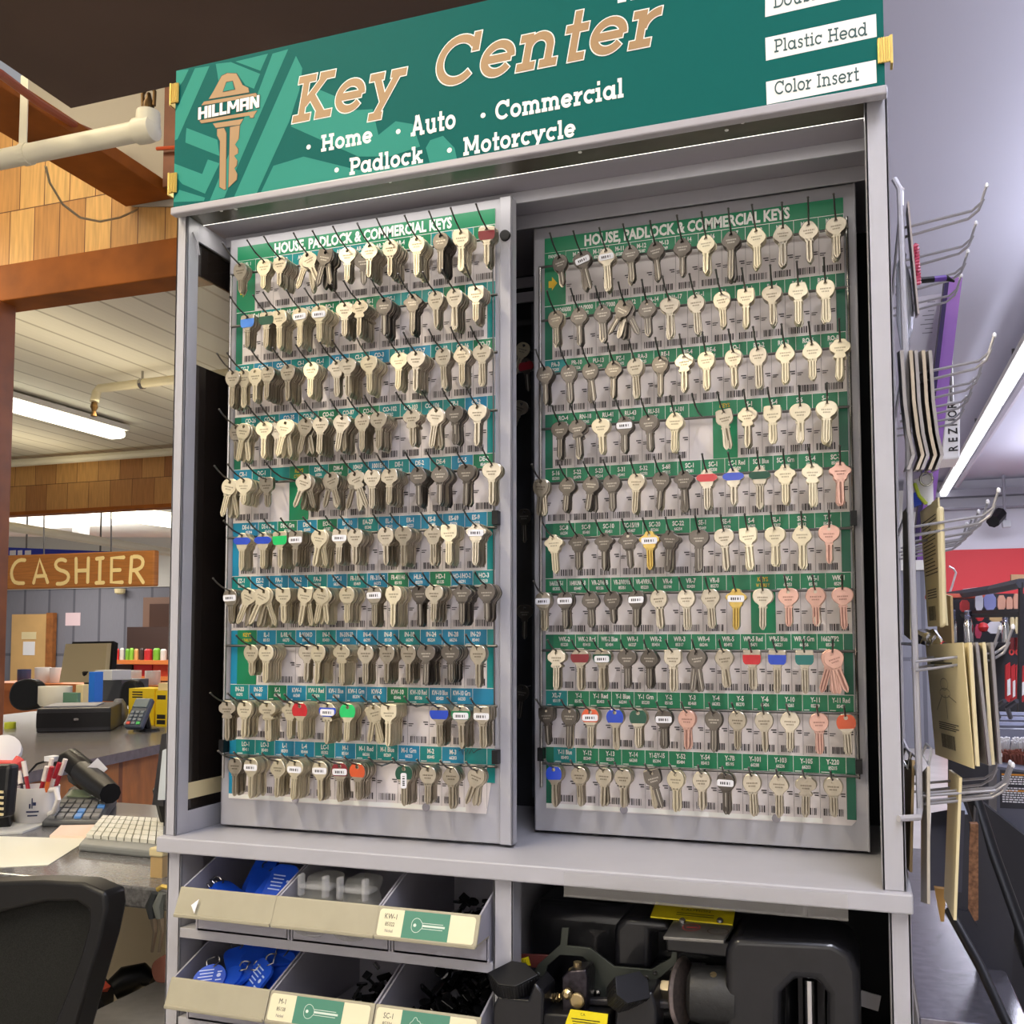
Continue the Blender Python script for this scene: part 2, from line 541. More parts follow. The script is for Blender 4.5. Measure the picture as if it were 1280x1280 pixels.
# ================================================================== KEY CABINET
ZT = 0.88
W_ = 0.96
D1, D2 = 0.0762, 0.182
cab = thing('key_cabinet', (0.48, 0.2, -0.36), 'tall grey steel key cabinet with two sliding doors under a green header', 'cabinet')
MB().box(0, .0185, 0, .004, 0, ZT).box(0.0145, .0185, 0, .027, 0, ZT).box(0, .004, 0, .03, 0, ZT).build('post', GREY, cab, bevel=.0012)
MB().box(.935, .96, 0, .004, 0, ZT).box(.935, .939, 0, .03, 0, ZT).box(.956, .96, 0, .03, 0, ZT).build('post', GREY, cab, bevel=.0012)
# left side frame and glossy dark panel
m = MB().box(.0145, .018, .02, .40, .852, ZT)
MB().box(.0145, .018, .02, .40, 0, .03).build('side_frame', GREY, cab, bevel=.001)
m.tube([(.0185, .012, .86), (.022, .02, .845), (.022, .024, .83)], .0012)
m.build('side_frame', GREY, cab, bevel=.001)
MB().box(.008, .012, .02, .40, .02, .672).box(.008, .012, .02, .40, .806, .86).build('side_panel', BLACKG, cab)
MB().box(.009, .011, .02, .40, .672, .806).build('side_glass', glassmat('side_glass', (190, 180, 150), .22, .08), cab)
MB().box(.0123, .0135, .028, .40, .045, .068).build('side_strip', CREAM, cab)
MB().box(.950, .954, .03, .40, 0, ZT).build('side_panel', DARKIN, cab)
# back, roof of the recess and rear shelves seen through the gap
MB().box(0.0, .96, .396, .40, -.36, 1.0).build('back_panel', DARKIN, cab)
OLIVE = mat('tinted_trim', (98, 94, 84), 0.25, 0.3, noise=.15, nscale=8)
MB().box(.004, .956, -.018, .036, .8795, .884).build('lamp_cover', OLIVE, cab)
TUBE = emat('lit_tube', (255, 250, 240), 2.2)
MB().box(.014, .946, .0365, .0412, .8815, .886).build('lamp_slot', TUBE, cab)
m = MB()
for x, y in ((.074, .002), (.34, .0), (.60, .006), (.80, .0), (.097, .004), (.78, .012)):
    m.lathe([(.0026, 0), (.0022, -.0008), (.0, -.0012)], (x, y, .8795), seg=10)
m.build('screw', mat('white_screw', (236, 236, 230), .4), cab)
MB().box(.004, .956, .042, .40, .884, .888).build('recess_roof', GREYD, cab)
MB().box(.016, .954, .094, .098, .868, .884).box(.016, .954, .168, .1715, .864, .884).build('top_track', GREY, cab, bevel=.0008)
m = MB()
for z in (.836, .812, .70):
    m.box(.30, .92, .30, .304, z - .008, z + .008)
m.build('inner_shelf_lip', GREYD, cab)
# ledge (work shelf)
MB().box(-.004, .9655, -.012, .40, -.021, 0).build('ledge', GREY, cab, bevel=.002)
# lower compartment
MB().box(.006, .029, 0, .004, -.36, -.021).box(.006, .01, 0, .40, -.36, -.021).box(.025, .029, 0, .05, -.36, -.021).build('lower_post', GREY, cab, bevel=.0012)
MB().box(.4865, .5134, 0, .004, -.36, -.021).box(.4865, .4905, 0, .40, -.36, -.021).box(.5094, .5134, 0, .03, -.36, -.021).build('lower_post', GREY, cab, bevel=.0012)
MB().box(.941, .9635, 0, .004, -.36, -.021).box(.941, .945, 0, .03, -.36, -.021).box(.9595, .9635, 0, .40, -.36, -.021).build('lower_post', GREY, cab, bevel=.0012)
MB().box(.029, .4865, .0, .34, -.1365, -.1229).box(.029, .4865, .0, .34, -.255, -.242).build('bin_shelf', GREY, cab, bevel=.001)
MB().box(.006, .9635, 0, .40, -.364, -.355).build('base_plate', GREYD, cab)
# sliding doors
def door(x0, x1, y, name):
    d = MB()
    d.box(x0, x1, y, y + .003, .004, .87)
    d.box(x1 - .0175, x1, y - .004, y, .004, .87)
    d.box(x0, x0 + .003, y, y + .016, .004, .87)
    d.box(x1 - .003, x1, y - .004, y + .016, .004, .87)
    o = d.build(name, GREY, cab, bevel=.0012)
    return o
dl = door(.037, .4865, D1, 'sliding_door')
m = MB().lathe([(.0075, 0), (.007, -.004), (.0045, -.0045)], (.4775, D1 - .004, .815), (0, 1, 0), seg=16)
m.build('finger_hole', INK, dl)
dr = MB()
dr.box(.4815, .925, D2, D2 + .003, .004, .868)
dr.box(.4815, .4845, D2, D2 + .016, .004, .868).box(.922, .925, D2 - .004, D2 + .016, .004, .868)
dr.build('sliding_door', GREY, cab, bevel=.0012)
# clear card holder on the ledge front
m = MB().box(.5817, .8998, -.0155, -.0145, -.031, -.004).box(.5817, .8998, -.0185, -.0155, -.0315, -.0295)
hold = solo(m, 'label_holder', [glassmat('clear_plastic', (200, 196, 190), .10)], 'long clear plastic label holder on the ledge above the key machine', 'label holder')

# ------------------------------------------------------------------ header sign
SY = -.0215
sign = thing('header_sign', (.48, SY, ZT), 'green header board lettered Key Center above the grey cabinet', 'sign')
SX0, SX1, SZ0, SZ1 = .0105, .957, .8805, 1.0845
GB = mat('sign_green', (4, 92, 86), .6, spec=.12)
GL = mat('sign_light_green', (52, 140, 124), .6, spec=.12)
SG = mat('sign_gold', (160, 126, 84), .5)
SW = mat('sign_white', (236, 234, 226), .4)
SN = mat('sign_outline', (40, 58, 48), .5)
ST_ = mat('sign_grey_text', (44, 76, 74), .5)
MB().box(SX0, SX1, SY, SY + .004, SZ0, SZ1).build('sign_board', [GB], sign)
def signflat(): return Flat((0, SY, 0), (1, 0, 0), (0, 0, 1), (0, -1, 0))
SGM = [GB, GL, SG, SW, SN, ST_]
fl = signflat()
def sp2(px, py):
    p = at(px, py, Y=SY)
    return (p.x, p.z)
def clip_sign(pts):
    # keep the artwork on the board (Sutherland-Hodgman)
    def cut(P, inside, inter):
        R_ = []
        for i in range(len(P)):
            a, b = P[i - 1], P[i]
            if inside(b):
                if not inside(a): R_.append(inter(a, b))
                R_.append(b)
            elif inside(a): R_.append(inter(a, b))
        return R_
    def ix(x): return lambda a, b: (x, a[1] + (b[1] - a[1]) * (x - a[0]) / (b[0] - a[0]))
    def iz(z): return lambda a, b: (a[0] + (b[0] - a[0]) * (z - a[1]) / (b[1] - a[1]), z)
    e = .0005
    for ins, it in ((lambda p: p[0] >= SX0 + e, ix(SX0 + e)), (lambda p: p[0] <= SX1 - e, ix(SX1 - e)),
                    (lambda p: p[1] >= SZ0 + e, iz(SZ0 + e)), (lambda p: p[1] <= SZ1 - e, iz(SZ1 - e))):
        if pts: pts = cut(pts, ins, it)
    return pts
def art(pts, s, ox, oy, m, l):
    q = clip_sign([sp2(x / s + ox, y / s + oy) for x, y in pts])
    if len(q) > 2: fl.poly(q, m, l)
c3 = (7.111, 210, 70)
for pts in ([(60, 130), (185, 120), (140, 215), (60, 330)], [(240, 110), (370, 90), (85, 740), (40, 760), (40, 560)],
            [(425, 70), (560, 55), (820, 160), (765, 292), (690, 262), (620, 160), (520, 150), (450, 230), (440, 160)],
            [(600, 50), (890, -20), (822, 132)], [(930, -20), (1070, -60), (500, 1260), (370, 1290), (560, 830), (640, 620), (800, 330)],
            [(1138, 0), (1195, 110), (1170, 300), (1080, 580), (785, 1230), (585, 1260)],
            [(165, 640), (440, 745), (460, 890), (155, 770)], [(40, 950), (305, 1050), (355, 920), (460, 955), (330, 1225), (130, 1140), (40, 1040)],
            [(100, 1190), (330, 1260), (320, 1290), (40, 1300)]):
    art(pts, *c3, 1, 1)
c1 = (2.783, 200, 0)
for pts in ([(350, 672), (395, 577), (500, 545), (690, 592), (800, 596), (1036, 556), (1025, 520), (985, 475), (940, 488), (925, 512), (900, 510), (880, 430), (825, 422), (760, 470), (742, 380), (655, 372), (610, 335), (550, 312), (500, 400), (455, 440), (680, 530), (690, 545), (500, 500), (440, 520)],):
    q = [(350, 672), (395, 577), (500, 545), (690, 592), (1036, 556), (1030, 600)]
    art(q, *c1, 1, 1)
    art([(455, 440), (550, 310), (610, 335), (655, 385), (740, 380), (760, 470), (820, 422), (880, 432), (905, 510), (800, 545), (690, 545)], *c1, 1, 1)
    art([(925, 515), (940, 488), (985, 473), (1025, 515), (1034, 556), (940, 572)], *c1, 1, 1)
fl.mb.build('background_art', SGM, sign)
fl = signflat()
# gold key emblem
def emb(pts, m, l): art(pts, *c3, m, l)
bow = [(365, 385), (410, 310), (480, 180), (530, 155), (610, 158), (665, 260), (715, 285), (722, 325)]
hole = [(488, 325), (520, 232), (580, 222), (602, 300)]
b1 = [(300, 440), (322, 408), (780, 332), (806, 362)]
b2 = [(282, 575), (300, 600), (770, 525), (795, 488)]
b2b = [(725, 525), (770, 515), (762, 548), (735, 552)]
col = [(402, 603), (672, 562), (640, 612), (428, 640)]
bl1 = [(440, 652), (500, 642), (520, 690), (516, 1185), (500, 1190), (460, 1165), (466, 760), (440, 710)]
bl2 = [(555, 635), (640, 618), (630, 740), (598, 790), (625, 830), (624, 868), (590, 890), (618, 930), (612, 975), (592, 1000), (618, 1050), (612, 1100), (540, 1172)]
for q in (bow, b1, b2, b2b, col, bl1, bl2):
    cx = sum(p[0] for p in q) / len(q); cy = sum(p[1] for p in q) / len(q)
    emb([(cx + (x - cx) + (5 if x > cx else -5), y + (5 if y > cy else -5)) for x, y in q], 4, 2)
    emb(q, 2, 3)
emb(hole, 4, 4); emb([(496, 318), (525, 240), (576, 230), (594, 300)], 1, 5)
a, b = sp2(272 / 7.111 + 210, 562 / 7.111 + 70), sp2(803 / 7.111 + 210, 470 / 7.111 + 70)
hh = sp2(272 / 7.111 + 210, 455 / 7.111 + 70)[1] - a[1]
vb = (a[1] + b[1]) / 2
wl = b[0] - a[0]
fl.mb.build('key_emblem', SGM, sign)
fl = signflat()
# block letters HILLMAN
def block(x, ch, w):
    P = []
    u0, u1 = x, x + w
    t = .26
    if ch == 'H': P = [(0, 0, .3, 1), (.68, 0, 1, 1), (0, .4, 1, .62)]
    if ch == 'I': P = [(.0, 0, 1, 1)]
    if ch == 'L': P = [(0, 0, .38, 1), (0, 0, 1, .25)]
    if ch == 'M':
        P = [(0, 0, .22, 1), (.78, 0, 1, 1)]
        fl.poly([(x, vb + hh), (x + w * .28, vb + hh), (x + w * .6, vb + hh * .3), (x + w * .4, vb + hh * .3)], 3, 5)
        fl.poly([(x + w, vb + hh), (x + w * .72, vb + hh), (x + w * .4, vb + hh * .3), (x + w * .6, vb + hh * .3)], 3, 5)
    if ch == 'A': P = [(0, 0, .3, 1), (.68, 0, 1, 1), (0, .74, 1, 1), (0, .3, 1, .5)]
    if ch == 'N':
        P = [(0, 0, .28, 1), (.72, 0, 1, 1)]
        fl.poly([(x + w * .0, vb + hh), (x + w * .34, vb + hh), (x + w * 1.0, vb), (x + w * .66, vb)], 3, 5)
    for (p, q, r, s_) in P:
        fl.rect(u0 + p * w, vb + q * hh, u0 + r * w, vb + s_ * hh, 3, 5)
        fl.rect(u0 + p * w - .0009, vb + q * hh - .0009, u0 + r * w + .0009, vb + s_ * hh + .0009, 4, 4)
ws = {'H': .17, 'I': .055, 'L': .125, 'M': .21, 'A': .165, 'N': .165}
x = a[0]
for ch in 'HILLMAN':
    block(x, ch, ws[ch] * wl * .93); x += ws[ch] * wl * .93 + .013 * wl
# lettering
def line(txt, l0, r0, top, m=3, W=.19, lay=2, shear=0, extra=0, gap=.05):
    p, q, t = sp2(*l0), sp2(*r0), sp2(*top)
    slab_text(fl, txt, p[0], (p[1] + q[1]) / 2, q[0] - p[0], t[1] - p[1], m, lay, W, extra, shear, gap)
def title(txt, l0, r0, top):
    for m_, ex, lay in ((3, .022, 3), (2, 0, 4)):
        line(txt, l0, r0, top, m_, .158, lay, .2, ex, .07)
fl.mb.build('maker_lettering', SGM, sign)
fl = signflat()
title('Key', (364, 149), (502, 134), (374, 91))
fl.mb.build('title_lettering', SGM, sign)
fl = signflat()
title('Center', (541, 108), (822, 60), (551, 46))
fl.mb.build('title_lettering', SGM, sign)
fl = signflat()
for t, l0, r0, tp in (('Home', (401, 190), (466, 178.5), (402, 169)), ('Auto', (513.7, 170), (570, 161.5), (514, 145)),
                      ('Padlock', (436.4, 218.5), (528.8, 204.5), (437, 197)), ('Motorcycle', (579, 194.5), (720, 171.5), (580, 171.5)),
                      ('Commercial', (619.3, 151), (780, 122), (620, 127))):
    line(t, l0, r0, tp)
for q in ((386, 184), (498, 164.6), (421, 212.7), (562, 188), (604, 144.5)):
    p = sp2(*q); fl.disc(p[0], p[1], .0034, 3, 2)
fl.mb.build('service_list', SGM, sign)
fl = signflat()
line('H', (771, 4), (800, -1), (772, -24), W=.24)
fl.mb.build('cropped_lettering', SGM, sign)
fl = signflat()
for q in ([(956.5, -9), (1095, -38), (1095, -10), (956.5, 21.5)], [(956.5, 47.5), (1095, 17.5), (1096, 46), (957.5, 76)], [(957.5, 102.5), (1095, 75), (1096, 103.5), (958.5, 131)]):
    fl.poly([sp2(*p) for p in q], 3, 1)
line('Plastic Head', (967.5, 66.5), (1084, 44), (968, 50), 5, .13)
line('Color Insert', (968.5, 120), (1074, 100), (969, 103), 5, .13)
line('Double', (966.5, 11.5), (1032, -3), (967, -6), 5, .13)
fl.mb.build('white_panels', SGM, sign)
MB().box(SX0 - .001, SX1 + .002, SY - .006, SY + .008, .8705, .8815).build('bottom_trim', mat('trim_grey', (170, 166, 170), .35), sign, bevel=.0025, seg=3)
for px, py, sd in ((219, 118, -1), (217, 230, -1), (1106, 64, 1)):
    p = at(px, py, Y=SY)
    xx = SX0 if sd < 0 else SX1
    c = MB()
    for k in range(5):
        c.box(xx - .006 + k * .0026, xx - .006 + k * .0026 + .0016, SY - .0045, SY - .002, p.z - .0145, p.z + .0145)
    c.box(xx - .007, xx + .007, SY - .003, SY - .0015, p.z - .0145, p.z + .0145)
    c.box(xx - .009 if sd < 0 else xx + .006, xx - .006 if sd < 0 else xx + .009, SY - .003, SY + .012, p.z - .0165, p.z + .0165)
    c.build('clip', GOLD, sign, bevel=.0006)

# ------------------------------------------------------------------ printed key charts behind the hooks
TEAL = [mat('chart_green', (8, 128, 84), .4), mat('chart_teal', (8, 140, 138), .4), mat('chart_blue', (20, 138, 176), .4), mat('chart_deep_green', (8, 106, 78), .4)]
PAPER = mat('chart_paper', (222, 214, 212), .5)
CT = mat('chart_white', (238, 238, 232), .5)
CI = mat('chart_ink', (54, 48, 50), .6)
CY = mat('chart_yellow', (224, 186, 40), .5)
CG = mat('chart_line', (120, 112, 112), .6)
CMATS = [PAPER, CT, CI, CY, CG] + TEAL        # 0..4, greens 5..8
CW, CH = .410, .8145
TITLE_H = .0222
PIT = .0785
HEAD = .0215
LCODES = [
 ['AM-1', 'AM-3', 'AM-4', 'AP-1', 'AP-2', 'AR-1', 'AR-3', 'AR-4', 'B-1', 'CB-3', 'CB-4', 'CB-4A'],
 ['AR-1 Red', 'AR-1 Grn', 'AR-4', 'BE-2', 'BO-1', 'BD-1', 'BI-1', 'CG-1', 'CG-1', 'CG-2', 'CG-4', 'CG-6'],
 ['CG-7', 'CG-16', 'CG-22', 'CI-1', 'CL-1', 'CL-2', 'CL-3', 'CO-3', 'CO-5', 'CO-7', 'CO-10', 'CO-16', 'CO-17'],
 ['CO-26', 'CO-34', 'CO-35', 'CO-36', 'CO-62', 'CO-87', 'CO-88', 'CO-102', 'CO-103', 'CO-106', 'CP-1', 'CP-2'],
 ['CR-1', 'DC-1', '', 'KEYS', 'DM-1', 'DM-4', '1046P', '1001EH', 'DE-1', 'DE-2', 'DE-4', 'DE-5', 'DE-8'],
 ['DE-6 Red', 'DE-6 Blue', 'DE-6 Grn', 'DE-8', 'EO-9', 'EA-10', 'EA-27', 'EL-1', 'ER-1', 'ES-8', 'ES-69', 'ES-9'],
 ['EZ-1', 'EZ-2', 'FA-1', 'FA-2', 'FA-3', 'FIC-1', 'FR-1/1146', 'FR-3/14G', 'FR-4/1146', 'HLB-1', 'HD-1', 'HO-1/HO-2', 'HO-3'],
 ['KEYS', 'IL-1', 'IL-9/IL-11', 'IL-9/1041D', 'IN-1', 'IN-3/IN-33', 'IN-4', 'IN-8', 'IN-18', 'IN-24', 'IN-28', 'IN-29'],
 ['IN-33', 'IN-35', 'K-1', 'KW-1', 'KW-1 Red', 'KW-1 Blue', 'KW-1 Grn', 'KW-5', 'KW-10', 'KW-10 Red', 'KW-10 Blue', 'KW-10 Grn', ''],
 ['LO-1', 'LO-3', 'L-1', 'L-4', 'LC-1', 'M-1', 'M-1 Red', 'M-1 Blue', 'M-1 Grn', 'M-2', 'M-3', '']]
RCODES = [
 ['M-2', 'M-10', 'M-11', 'M-12', 'M-13', 'M-14', 'M-16', 'M-17', 'M-18', 'M-19', 'M-20', 'M-22'],
 ['NA24/6000', 'NA/9000', 'NA/7000', 'NA-12', 'NA-14', 'NA-17', 'OL-1', 'P-1', 'RA-1', 'RA-4', 'RC-4', 'RO-1'],
 ['PA-3', 'PR-10', 'PU-13', 'PZ-1', 'RA-3', 'RE-1', 'RE-4', 'RE-6', 'RO-1', 'RO-2', 'RO-3', 'RO-6', 'RO-8'],
 ['RO-4', 'RN-18', 'RU-41', 'RU-43', 'RU-51', 'RU-101', '', 'KEYS', 'S-1', 'S-4', 'S-6', 'S-9'],
 ['S-16', 'S-22', 'S-23', 'S-31', 'S-32', 'S-68', 'SC-1', 'SC-1', 'SC-1 Red', 'SC-1 Blue', 'SC-1 Grn', 'SC-4', 'SC-7'],
 ['SC-8', 'SC-9', 'SC-10', 'SC-15/19', 'SC-20', 'SC-22', 'SE-1', 'SE-4', 'S-4', 'SL-1', 'SL-2', 'T-7'],
 ['1646/US7.5-1', '1648/UNPL-B', 'VR-2/VRB', 'VR-3/VR91B', 'VR-4/VR91A', 'VR-6', 'VR-7', 'VR-8', '', 'KEYS', 'W-1', 'WE-1', 'WK-1'],
 ['WK-2', 'WK-2 Red', 'WK-2 Blue', 'WR-1', 'WR-2', 'WR-3', 'WR-4', 'WR-5', 'WR-5 Red', 'WR-5 Blue', 'WR-5 Grn', '1662/TP2'],
 ['XL-7', 'Y-1', 'Y-1 Red', 'Y-1 Blue', 'Y-1 Grn', 'Y-2', 'Y-3', 'Y-4', 'Y-5', 'Y-6', 'Y-10', 'Y-11', 'Y-11 Red'],
 ['Y-11 Blue', 'Y-12', 'Y-13', 'Y-14', 'Y1-E/Y-15', 'Y-52', 'Y-54', 'Y-7B', 'Y-101', 'Y-103', 'Y-105', 'Y-220']]
def chart(x0, z0, y, codes, panel, label, left):
    rnd = random.Random(3 + left)
    root = thing('key_chart', (x0 + CW / 2, y, z0 - CH), label, 'chart')
    m = MB()
    # board with one clipped corner at the lower right
    c = .006 if not left else .012
    poly = [(0, 0), (CW, 0), (CW, -CH + (.075 if left else c)), (CW - c, -CH + .0), (0, -CH)]
    m.prism(poly, lambda p: (x0 + p[0], y - .0016, z0 + p[1]), lambda p: (x0 + p[0], y - .0004, z0 + p[1]))
    m.build('board', PAPER, root)
    f = Flat((x0, y - .0016, z0), (1, 0, 0), (0, 0, 1), (0, -1, 0))
    f.rect(0, -TITLE_H, CW, 0, 5, 1)
    f.text('HOUSE, PADLOCK & COMMERCIAL KEYS', CW * (.155 if left else .145), -TITLE_H + .0042, .0148, 1, 2, .04, w=CW * .69, align='l')
    for r in range(10):
        vt = -TITLE_H - r * PIT
        vh = vt - HEAD
        vb_ = vt - PIT
        odd = r % 2 == 0
        n = 13 if odd else 12
        mg = 0 if odd else .0112
        pw = (CW - 2 * mg) / n
        def tone(ci):
            q = rnd.random()
            if left:
                return (5 if q < .35 else 6) if r in (0, 1) else (7 if q < .45 else 6 if q < .85 else 5)
            return 6 if (ci == 0 and r in (2, 8, 9)) else 5
        f.rect(0, vb_, mg, vt, 8 if not left else (7 if r > 4 else 8), 1) if mg else None
        if mg: f.rect(CW - mg, vb_ if not (left and r == 9) else vt - .045, CW, vt, 6 if left else 8, 1)
        f.rect(0, vt - .0004, CW, vt + .0004, 1, 3)
        cs = list(codes[r])
        off = n - len(cs)
        for ci in range(n):
            u0 = mg + ci * pw; u1 = u0 + pw
            code = cs[ci - off] if ci >= off else None
            f.rect(u0, vh, u1, vt, tone(ci), 1)
            f.rect(u1 - .0003, vh, u1 + .0003, vt, 1, 2)
            f.rect(u0, vh - .0006, u1, vh, 1, 2)
            if code is None:
                f.rect(u0, vb_, u1, vt, 5, 3)
                f.poly([(u0 + .006, vh - .02), (u0 + .011, vh - .02), (u0 + .011, vh - .014), (u0 + .019, vh - .024), (u0 + .011, vh - .034), (u0 + .011, vh - .03), (u0 + .006, vh - .03)], 3, 4)
                f.text('PANEL %d' % panel, u0 + .006, vt - .008, .005, 1, 4, .02, align='l', narrow=.7)
                continue
            if code == 'KEYS':
                f.rect(u0, vb_, u1, vt, 5, 3)
                f.text('KEYS', (u0 + u1) / 2, vt - .0095, .0055, 3, 4, .025)
                f.text({0: 'C THRU D', 1: 'W THRU Y'}[0 if left else 1] if r != 7 else 'I THRU M', (u0 + u1) / 2, vt - .017, .0045, 3, 4, .025, narrow=.55)
                continue
            f.rect(u1 - .0002, vb_, u1 + .0002, vh, 4, 2)
            if not code: continue
            nar = min(.72, .8 * 9 / max(len(code), 1) * .72)
            f.text(code, (u0 + u1) / 2, vt - .0098, .0062, 1, 2, .03, narrow=nar)
            f.text('8%d' % rnd.randint(5110, 5499) if rnd.random() < .7 else '6%d' % rnd.randint(6201, 6299), (u0 + u1) / 2, vt - .0165, .0042, 1, 2, .03, narrow=.72)
            f.rect(u0 + .002, vt - .0205, u0 + .002 + rnd.uniform(.004, .012), vt - .0195, 1, 2)
            # item notes and barcode
            for k, (a_, b_) in enumerate(((.0012, .0085), (.0012, .0065))):
                f.rect(u0 + a_, vh - .0285 - k * .0026, u0 + b_, vh - .0274 - k * .0026, 2, 2)
            for k in range(2):
                f.rect(u1 - .0085 + k * .002, vh - .026 - k * .003, u1 - .0015, vh - .0245 - k * .003, 2, 2)
            u = u0 + .004
            while u < u1 - .0045:
                wbar = rnd.choice((.0006, .0008, .0013, .0018))
                f.rect(u, vb_ + .0035, u + wbar, vb_ + .0125, 2, 2)
                u += wbar + rnd.choice((.0006, .0009, .0014))
    f.rect(0, -CH + .0012, CW * .9, -TITLE_H - 10 * PIT, 1, 1)
    if left:
        u, v = CW * .885, -TITLE_H - 9 * PIT - .006
        P = [(-.004, .001), (.0, .004), (.002, -.004), (.004, .003), (.006, -.003), (.009, .003), (.011, -.002), (.014, .004), (.017, -.001), (.022, .003), (.028, .005)]
        f.stroke([(u + a_, v + b_) for a_, b_ in P], .0011, 2, 3)
    f.mb.build('chart_print', CMATS, root)
    for k in (.27, .76):
        MB().lathe([(.0055, 0), (.0055, -.0012), (.0045, -.0016)], (x0 + CW * k, y - .0016, z0 - CH + .004), (0, 1, 0), seg=14).build('holding_tab', GREYD, root)
    return root
X1_, Z1_ = .0520, .8566
X2_, Z2_ = .4995, .8500
chart(X1_, Z1_, D1, LCODES, 1, 'printed green and blue key chart marked PANEL 1 on the left sliding door', 1)
chart(X2_, Z2_, D2, RCODES, 2, 'printed green key chart marked PANEL 2 on the right sliding door', 0)

# ------------------------------------------------------------------ key shapes
KHALF = {
 'r': [(0, 5), (6, 4.4), (11, 0), (12.6, -7), (10, -14), (5.2, -18), (4.6, -20)],
 'o': [(0, 5), (7, 4.6), (13, 0), (14.2, -6.5), (11, -12.5), (5.4, -16), (4.6, -19)],
 't': [(0, 5.5), (5, 4.9), (10, -1), (13.6, -8), (11.5, -13), (5.4, -17.5), (4.6, -20)],
 's': [(0, 5), (9, 5), (11.6, 3.6), (12, -9), (9.5, -13), (5.2, -15), (4.6, -18)],
 'h': [(0, 5), (7.5, 5), (13.6, -4.5), (11.5, -11), (6.0, -17), (4.6, -19)],
 'w': [(0, 5), (8.6, 5), (10.4, 3), (13.6, -8.5), (10.5, -12.5), (5.4, -14.5), (4.6, -18)],
 'c': [(0, 5), (6.5, 5), (9, 1), (13.4, -2), (13.4, -9), (8, -12.5), (5.2, -14.5), (8.4, -17), (7.6, -19.5), (4.6, -20)],
 'x': [(0, 5.5), (5, 4.8), (6.8, 0.5), (14, -3.5), (14.4, -8), (9.2, -11), (8.4, -16.5), (5.0, -18.5), (4.6, -20)]}
KW = {'r': 'round', 'o': 'oval', 't': 'tapered', 's': 'square', 'h': 'six-sided', 'w': 'flared', 'c': 'collared', 'x': 'winged'}
def outline(sh):
    h = KHALF[sh]
    full = [(x, y) for x, y in h] + [(-x, y) for x, y in reversed(h[1:])]
    it = 2 if sh in 'rot' else 1
    return chaikin(full, it)
MM = .001
def bow_mb(sh, hole=True, th=1.0):
    P = [(x * .95, y) for x, y in outline(sh)]
    cx, cy = 0, -8
    n = len(P)
    ins = [((x - cx) * .955 + cx, (y - cy) * .955 + cy) for x, y in P]
    mb = MB()
    def v3(p, d): return (p[0] * MM, d * MM, p[1] * MM)
    H = []
    for x, y in ins:
        a = math.atan2(y, x); H.append((2.3 * math.cos(a), 2.3 * math.sin(a)))
    if hole:
        rings = [([v3(p, -th) for p in H]), [v3(p, -th) for p in ins], [v3(p, -th * .6) for p in P], [v3(p, th) for p in P], [v3(p, th) for p in H]]
        vs = [v for r in rings for v in r]
        fs = []
        for k in range(4):
            for i in range(n):
                j = (i + 1) % n
                fs.append((k * n + i, k * n + j, (k + 1) * n + j, (k + 1) * n + i))
        for i in range(n):
            j = (i + 1) % n
            fs.append((4 * n + i, 4 * n + j, j, i))
    else:
        vs = [v3(p, -th) for p in P] + [v3(p, th) for p in P]
        fs = [tuple(range(n)), tuple(range(2 * n - 1, n - 1, -1))] + [(i, i + n, (i + 1) % n + n, (i + 1) % n) for i in range(n)]
    mb.add(vs, fs)
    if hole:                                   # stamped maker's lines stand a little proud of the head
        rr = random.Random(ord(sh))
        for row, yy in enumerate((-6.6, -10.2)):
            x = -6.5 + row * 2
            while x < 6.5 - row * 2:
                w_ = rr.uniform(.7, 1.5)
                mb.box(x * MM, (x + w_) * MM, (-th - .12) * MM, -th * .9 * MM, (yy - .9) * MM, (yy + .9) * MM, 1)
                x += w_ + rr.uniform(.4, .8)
    return mb
def blade_mb(ln=34, hw=4.4, groove=1, y0=-17, dark=False):
    if groove == 1: prof = [(-hw, .2), (-hw + .5, -1), (-1.4, -1), (-.9, -.2), (.7, -.2), (1.2, -1), (hw - .5, -1), (hw, .2), (hw, 1), (-hw, 1)]
    else: prof = [(-hw, .2), (-hw + .5, -1), (-2.4, -1), (-2.0, -.3), (-1.0, -.3), (-.6, -1), (1.2, -1), (1.6, -.3), (2.4, -.3), (2.8, -1), (hw - .3, -1), (hw, .2), (hw, 1), (-hw, 1)]
    rows = [(y0, 1, 0), (y0 - ln + 5, 1, 0), (y0 - ln + 1.2, .45, .0), (y0 - ln, .2, .1)]
    n = len(prof)
    vs = []
    for y, s, sh in rows:
        for x, d in prof: vs.append(((x * s + sh * 3) * MM, d * MM, y * MM))
    fs = []
    for k in range(len(rows) - 1):
        for i in range(n):
            j = (i + 1) % n
            fs.append((k * n + i, k * n + j, (k + 1) * n + j, (k + 1) * n + i))
    fs += [tuple(range(n - 1, -1, -1)), tuple((len(rows) - 1) * n + i for i in range(n))]
    mb = MB(); mb.add(vs, fs)
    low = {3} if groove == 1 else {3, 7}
    if dark: mb.m = [1 if (q < 3 * n and q % n in low) else 0 for q in range(len(fs))]  # groove floors carry their shade as a material colour
    # shoulder stop
    mb.box((-hw - .9) * MM, (hw + .9) * MM, -.8 * MM, .9 * MM, (y0 - 3.2) * MM, (y0 - 1.2) * MM)
    return mb
_BM, _LM, _CM = {}, {}, {}
def bow_me(sh, fin):
    k = (sh, fin)
    if k not in _BM: _BM[k] = bow_mb(sh).mesh('bow', [FIN[fin], ENGR_SHADE[fin]])
    return _BM[k]
